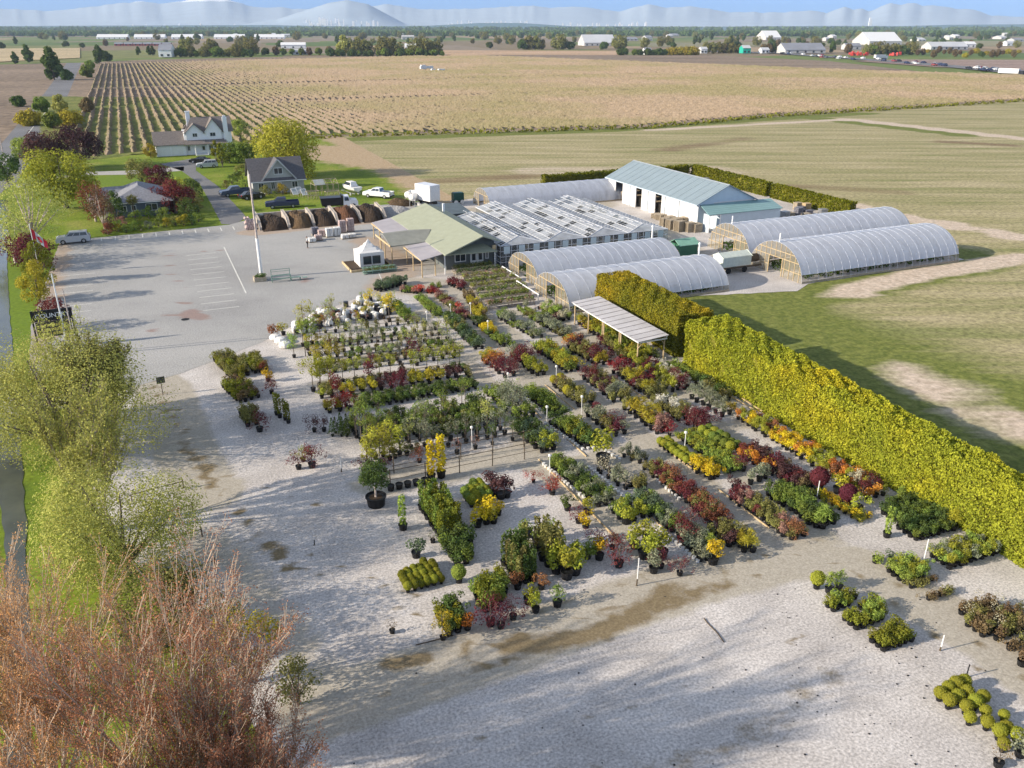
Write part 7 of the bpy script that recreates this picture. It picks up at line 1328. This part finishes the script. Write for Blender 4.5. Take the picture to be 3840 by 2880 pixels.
for (x, y, c) in ((370, 790, 'ygreen'), (360, 880, 'yellow'), (455, 1100, 'yellow'), (235, 760, 'dgreen'), (370, 1090, 'green'), (830, 1190, 'grey')): plant('bush', c, *c7(x, y), 1.25, 'standing singly beside the near strips')
bed('in the rust and olive strip of the near beds', (31.2, 46.2), (31.3, 41.5), 1.7, 0.52, K(('bush', 'wine', 0.62), ('bush', 'olive', 2), ('bush', 'rust', 1)), 0.86)
bed('in the lower rust and olive strip by the track', (31.4, 41.2), (31.2, 37.6), 1.6, 0.52, K(('bush', 'wine', 0.62), ('bush', 'olive', 1), ('low', 'pink', .6), ('bush', 'rust', .8)), 0.90)
bed('in the brown conifer group by the track', c7(1260, 900), c7(1420, 1000), 1.8, 0.50, K(('bush', 'olive', 1), ('bush', 'purple', 1)), 0.94); bed('in the golden grass clump at the track', c7(1420, 1020), c7(1520, 1020), 1.2, 0.42, K(('grass', 'gold', 1)), 0.94)
bed('in the row of green balls in mid beds', (34.0, 49), (34.2, 45.2), 1.2, 0.50, K(('ball', 'ygreen', 1)), .82, .03); bed('in the yellow end of the ball row', (34.3, 44.8), (34.6, 42.6), 1.2, 0.48, K(('bush', 'yellow', 1)), .95)
bed('in the bright green strip by the ball row', (36.5, 49.6), (36.7, 43), 1.6, 0.42, K(('low', 'lgreen', 2), ('low', 'ygreen', 1)), 1.17, .08)
bed('in the twin row of small green balls', (38.0, 49.2), (38.4, 45.4), 1.4, 0.56, K(('ball', 'green', 1), ('ball', 'ygreen', 1)), .95, .05); bed('in the yellow group after the green balls', (38.6, 45), (39, 42), 1.4, 0.56, K(('bush', 'yellow', 1), ('bush', 'orange', 1)), .95)
bed('in the dark barberry block near the hedge', (39.2, 45.2), (39.6, 38.8), 1.8, 0.50, K(('bush', 'purple', 3), ('bush', 'brown', 1), ('bush', 'wine', 0.62)), 0.90)
bed('in the orange and yellow strip along the hedge foot', (42.9, 50.5), (43.2, 36), 1.9, 0.58, K(('bush', 'orange', 1), ('bush', 'yellow', 1), ('bush', 'ygreen', 1.4), ('bush', 'rust', .6), ('maple', 'wine', 0.15)), 0.86)
bed('in the pink strip beside the dirt track', (34.4, 40.3), (34.8, 34.2), 1.6, 0.50, K(('bush', 'pink', 1), ('bush', 'olive', 1.5), ('bush', 'wine', 0.50)), 0.86)
bed('in the big dark green block beside the pink strip', (37.3, 39.6), (37.4, 34.6), 1.9, 0.50, K(('bush', 'green', 3), ('bush', 'dgreen', 2)), 1.01)
bed('in the low yellow edging near the hedge end', (39.9, 38.4), (40.2, 34.2), 1.2, 0.48, K(('low', 'yellow', 1), ('low', 'ygreen', 1)), 0.86)
for (x, y, c) in ((215, 310, 'wine'), (355, 385, 'wine')): plant('ball', c, *c8(x, y), 1.7, 'round and dark near the hedge end')
for (x, y, c, sh) in ((410, 410, 'ygreen', 'bush'), (405, 290, 'pale', 'bush'), (310, 320, 'gold', 'bush'), (235, 490, 'lgreen', 'grass'), (105, 540, 'rust', 'bush')): plant(sh, c, *c8(x, y), 1.3, 'ending the strips beside the hedge')
for (x, y) in ((1390, 620), (1500, 580), (1560, 560), (1600, 540)): plant('bush', 'purple' if x == 1390 else 'grey', *c7(x, y), 1.1, 'loosely placed on open gravel between strips')
bed('in the small shrub group before the open gravel', c7(610, 370), c7(790, 440), 1.2, 0.60, K(('bush', 'grey', 1), ('bush', 'olive', 1)), 0.86, gap=.2)
bed('beside the pale silver patch', c7(690, 620), c7(760, 590), .9, 0.48, K(('bush', 'olive', 1)), 1.01)
# --- blocks on the open gravel
def block(where, pts, fn, sp, kinds, sc=1.0, jit=.05):
    P = [fn(*p) for p in pts]; s = [p[0] for p in P]; t = [p[1] for p in P]
    def inside(x, y):
        c = False
        for i in range(len(P)):
            x1, y1 = P[i]; x2, y2 = P[i - 1]
            if (y1 > y) != (y2 > y) and x < (x2 - x1) * (y - y1) / (y2 - y1) + x1: c = not c
        return c
    x = min(s)
    while x <= max(s):
        y = min(t)
        while y <= max(t):
            if inside(x, y): k = rp.choices(kinds, [q[2] for q in kinds])[0]; plant(k[0], k[1], x + rp.uniform(-jit, jit), y + rp.uniform(-jit, jit), sc * k[3], where)
            y += sp
        x += sp
block('in the dense upright block on open gravel', [(660, 560), (870, 540), (985, 690), (960, 780), (800, 790), (740, 700)], c6, 0.44, K(('column', 'cedar', 3), ('column', 'green', 2)), 1.02)
block('in the dark green block below the upright ones', [(850, 800), (1040, 760), (1050, 960), (930, 1000), (880, 940)], c6, 0.5, K(('bush', 'dgreen', 3), ('bush', 'green', 1)), 1.08)
block('in the tidy golden green block on open gravel', [(525, 1060), (720, 960), (830, 990), (850, 1090), (620, 1170), (560, 1150)], c6, .40, K(('ball', 'cedar', 1), ('ball', 'ygreen', 1)), .66, .03)
block('in the lowest dark block near the dirt track', [(760, 1320), (930, 1230), (1010, 1330), (960, 1430), (850, 1490)], c6, 0.5, K(('bush', 'dgreen', 3), ('bush', 'cedar', 1)), 1.02)
block('in the olive green block beside the lowest one', [(1050, 1150), (1230, 1040), (1300, 1160), (1240, 1290), (1080, 1270)], c6, 0.52, K(('bush', 'cedar', 2), ('bush', 'green', 2)), 1.14)
block('in the darkest upright block on open gravel', [(1235, 950), (1420, 850), (1490, 1060), (1420, 1110), (1340, 1090), (1280, 1030)], c6, 0.42, K(('column', 'dgreen', 3), ('column', 'olive', 1)), 1.02)
block('in the small block of light green balls', [(960, 500), (1090, 400), (1190, 520), (1060, 580)], c6, 0.46, K(('ball', 'lgreen', 1), ('ball', 'ygreen', 1)), 0.85)
for (x, y) in ((1090, 690), (1150, 670), (1200, 665), (1170, 620), (1230, 610), (1130, 640)): plant('bush', 'yellow' if x % 20 else 'gold', *c6(x, y), 1.2, 'in the orange-yellow group under the light balls')
for (x, y) in ((1210, 460), (1250, 480), (1290, 470), (1180, 440)): plant('bush', 'purple', *c6(x, y + 15), 1.35, 'in the dark purple clump past the light balls')
for (x, y) in ((1440, 760), (1490, 800), (1540, 790), (1590, 780), (1500, 850), (1560, 860), (1540, 920), (1600, 900), (1640, 900), (1580, 960), (1650, 960)): plant('column' if y > 840 else 'bush', 'olive' if y > 840 else 'green', *c6(x, y), 1.25, 'in the loose block beside the brightest clump')
for (x, y, c, sh, k, lb) in ((575, 710, 'lgreen', 'column', 1.3, 'pale green upright shrub standing alone left of the dense block'), (665, 900, 'blue', 'bush', 1.2, 'cloud shaped dark pine in a pot above the tidy golden block'), (960, 1075, 'lgreen', 'ball', 1.1, 'light green ball shrub alone between two blocks'),
    (850, 1470, 'gold', 'tree', .8, 'golden small tree at the lowest block corner'), (900, 1400, 'yellow', 'bush', 1.2, 'yellow shrub against the lowest dark block'), (1020, 1400, 'orange', 'bush', 1.0, 'vivid orange maple beside the lowest block'), (1180, 1370, 'wine', 'maple', 1.1, 'dark wine maple beside the orange one'), (1250, 1390, 'wine', 'maple', 1.1, 'dark wine maple in the middle of the low red trio'), (1335, 1330, 'wine', 'maple', 1.05, 'dark wine maple ending the low red trio'),
    (1365, 1120, 'rust', 'bush', 1.0, 'rusty shrub at the foot of the darkest upright block'), (1530, 1120, 'rust', 'bush', 1.0, 'rusty shrub on a thin stem beside the darkest block'), (1440, 1220, 'cedar', 'bush', 1.2, 'olive green potted shrub below the rusty one'), (1490, 1280, 'ygreen', 'bush', 1.1, 'yellow-green potted shrub nearest the dirt track edge'), (1640, 1240, 'green', 'grass', 1.1, 'spiky green potted plant alone by the dirt track'),
    (500, 555 + 870, 'brown', 'twig', .8, 'small twiggy plant in the shaded gravel'), (780, 800, 'dgreen', 'twig', .8, 'thin dark twiggy plant beside the dense upright block')): plant(sh, c, *c6(x, y), k, '', True, lb)
# --- right hand blocks
block('in the dark pine block at the hedge foot', [(505, 420), (620, 350), (700, 340), (880, 470), (820, 540), (660, 555), (580, 470)], c8, 0.46, K(('bush', 'dgreen', 3), ('bush', 'green', 1)), 0.85)
block('in the budded yellow-green block at the hedge foot', [(720, 620), (860, 580), (980, 560), (1110, 625), (1000, 660), (890, 705), (820, 690)], c8, 0.44, K(('bush', 'lgreen', 2), ('bush', 'ygreen', 2), ('bush', 'grey', 1)), 0.82)
block('in the square leafy block by the track bend', [(545, 700), (660, 670), (765, 700), (700, 770), (640, 790)], c8, 0.42, K(('bush', 'lgreen', 2), ('bush', 'ygreen', 1)), 0.8)
block('in the tiny pot rows by the track bend', [(640, 790), (830, 730), (860, 745), (690, 805)], c8, .42, K(('low', 'brown', 1), ('low', 'olive', 1)), .8, .03)
block('in the second set of tiny pots by the track', [(700, 830), (860, 800), (870, 830), (790, 860)], c8, .42, K(('low', 'brown', 1), ('low', 'olive', 1), ('low', 'pink', .6)), .85, .03)
block('in the brown budded block beside the track', [(880, 900), (1010, 850), (1218, 930), (1230, 1010), (1120, 1060), (960, 1010)], c8, 0.46, K(('bush', 'brown', 2), ('bush', 'olive', 1), ('twig', 'pale', 1)), 0.82)
block('in the small brown row at the picture edge', [(1060, 1060), (1218, 1040), (1260, 1080), (1120, 1100)], c8, .5, K(('low', 'olive', 1), ('low', 'brown', 1)), 1.0)
block('in the last brown group by the dirt track', [(1190, 1120), (1300, 1120), (1300, 1240), (1215, 1210)], c8, .6, K(('bush', 'brown', 1), ('bush', 'gold', 1)), 1.1)
block('in the upper low block on the pale gravel', [(235, 880), (370, 820), (415, 840), (290, 920)], c8, .38, K(('bush', 'cedar', 1), ('bush', 'lgreen', 1)), .80, .05)
block('in the middle low block on the pale gravel', [(410, 870), (470, 850), (550, 940), (480, 980), (430, 1000), (325, 950), (350, 925), (440, 940)], c8, .38, K(('bush', 'cedar', 1), ('bush', 'lgreen', 1)), .80, .05)
block('in the lower low block on the pale gravel', [(460, 1040), (590, 960), (665, 1040), (640, 1080), (520, 1110)], c8, .38, K(('bush', 'cedar', 2), ('bush', 'cedar', 1)), .80, .05)
for (x, y, sh, c, lb) in ((208, 785, 'ball', 'ygreen', 'small yellow-green ball beside the little palm'), (270, 805, 'grass', 'lgreen', 'little potted palm before the upper clipped block'), (315, 790, 'grass', 'lgreen', 'spiky potted plant touching the little palm'), (495, 660, 'low', 'lgreen', 'low spreading plants above the leafy block'), (570, 650, 'low', 'blue', 'low spreading juniper next to the hose end'), (550, 535, 'column', 'lgreen', 'pale upright shrub standing below the dark pine block'), (870, 500, 'grass', 'gold', 'golden grass between pine block and budded block')): plant(sh, c, *c8(x, y), 1.15, '', True, lb)
TB = [(803, 1330), (843, 1305), (880, 1290), (920, 1275), (847, 1368), (887, 1345), (932, 1325), (928, 1395), (972, 1375), (1010, 1350), (947, 1448), (1022, 1412), (1030, 1472), (1112, 1432), (1090, 1520), (1122, 1500), (1110, 1578), (1175, 1540)]
for i, (x, y) in enumerate(sorted(TB, key=lambda p: math.dist(p, (940, 1215)))): plant('ball', 'ygreen', *c8(x, y), (.84 + .06 * math.sin(i * 2.3)), '', True, ORD[i] + ' yellow-green clipped ball from the dark stake in the corner line')['group'] = 'clipped yellow-green balls in the corner line'
plant('bush', 'grey', *c8(1195, 1600), 1.1, '', True, 'grey green shrub at the end of the clipped ball line'); plant('twig', 'brown', *c8(1090, 1650), .9, '', True, 'small brown twiggy plant at the bottom edge')
# white pots edging the strips
WP = MB().lathe([(.10, 0), (.13, .2), (.10, .2)], 8).mesh('white_pot', [M_bag])
for (a, b_) in (((24.1, 49.6), (24.8, 42.8)), ((27.3, 55.8), (27.9, 50.8)), ((27.0, 47.8), (27.2, 42.0)), ((27.3, 38.8), (27.4, 34.4)), ((27.7, 62.9), (28.1, 57.4)), ((29.4, 49.6), (29.8, 47.6)), ((30.6, 44.2), (30.5, 41.0)), ((27.9, 50.6), (29.6, 50.3))):
    L_ = math.dist(a, b_); n_ = int(L_ / .36)
    for i in range(n_):
        f = i / n_; e = link(bpy.data.objects.new('white_pot', WP)); e.location = (*L2W(a[0] + (b_[0] - a[0]) * f + rp.uniform(-.05, .05), a[1] + (b_[1] - a[1]) * f), 0); tag(e, 'small white pot edging the strips of plants', 'pot', 'small white pots edging the plant strips')
# black twigs / hose on gravel
for i, (pts, lb) in enumerate([([(1515, 2280), (1530, 2320), (1570, 2370), (1600, 2410)], 'a'), ]): pass
for k, (P_, lb) in enumerate([([(2640, 2320), (2655, 2340), (2690, 2375), (2715, 2410)], 'thin dark twig trailing across the pale gravel'), ([(1560, 2420), (1640, 2400), (1700, 2385)], 'dark weed line across the gravel before the red trio')]):
    b = MB(); Q = [(*G(*p), .03) for p in P_]
    for a, c in zip(Q[:-1], Q[1:]): b.tube(a, c, .03, n=4)
    tag(b.build('fallen_twig', M_dwood), lb, 'twig')
rs = random.Random(12); b = MB()
for k in range(90):
    x, y = G(rs.choice((rs.uniform(1250, 3800), rs.uniform(2900, 3500))), rs.uniform(2200, 2880)); s_ = rs.uniform(.015, .04); b.box(x - s_, x + s_, y - s_, y + s_, -.01, s_)
tag(b.build('gravel_debris', M_dark), 'scattered dark bits lying on the gravel', kind='stuff')
print('plants', NPL[0], 'objects', len(bpy.data.objects))

# ---------------------------------------------------------------- air
m = bpy.data.materials.new('haze_air'); m.use_nodes = True; n = m.node_tree.nodes; n.clear()
pv = n.new('ShaderNodeVolumePrincipled'); o = n.new('ShaderNodeOutputMaterial'); m.node_tree.links.new(pv.outputs[0], o.inputs['Volume'])
pv.inputs['Color'].default_value = (.62, .78, 1.0, 1); pv.inputs['Density'].default_value = 6.5e-5; pv.inputs['Anisotropy'].default_value = 0.0
hb = MB().box(-16500, 16500, -100, 16200, -30, 520).build('haze', m); hb['kind'] = 'stuff'; hb['label'] = 'pale blue haze thickening towards the mountains'
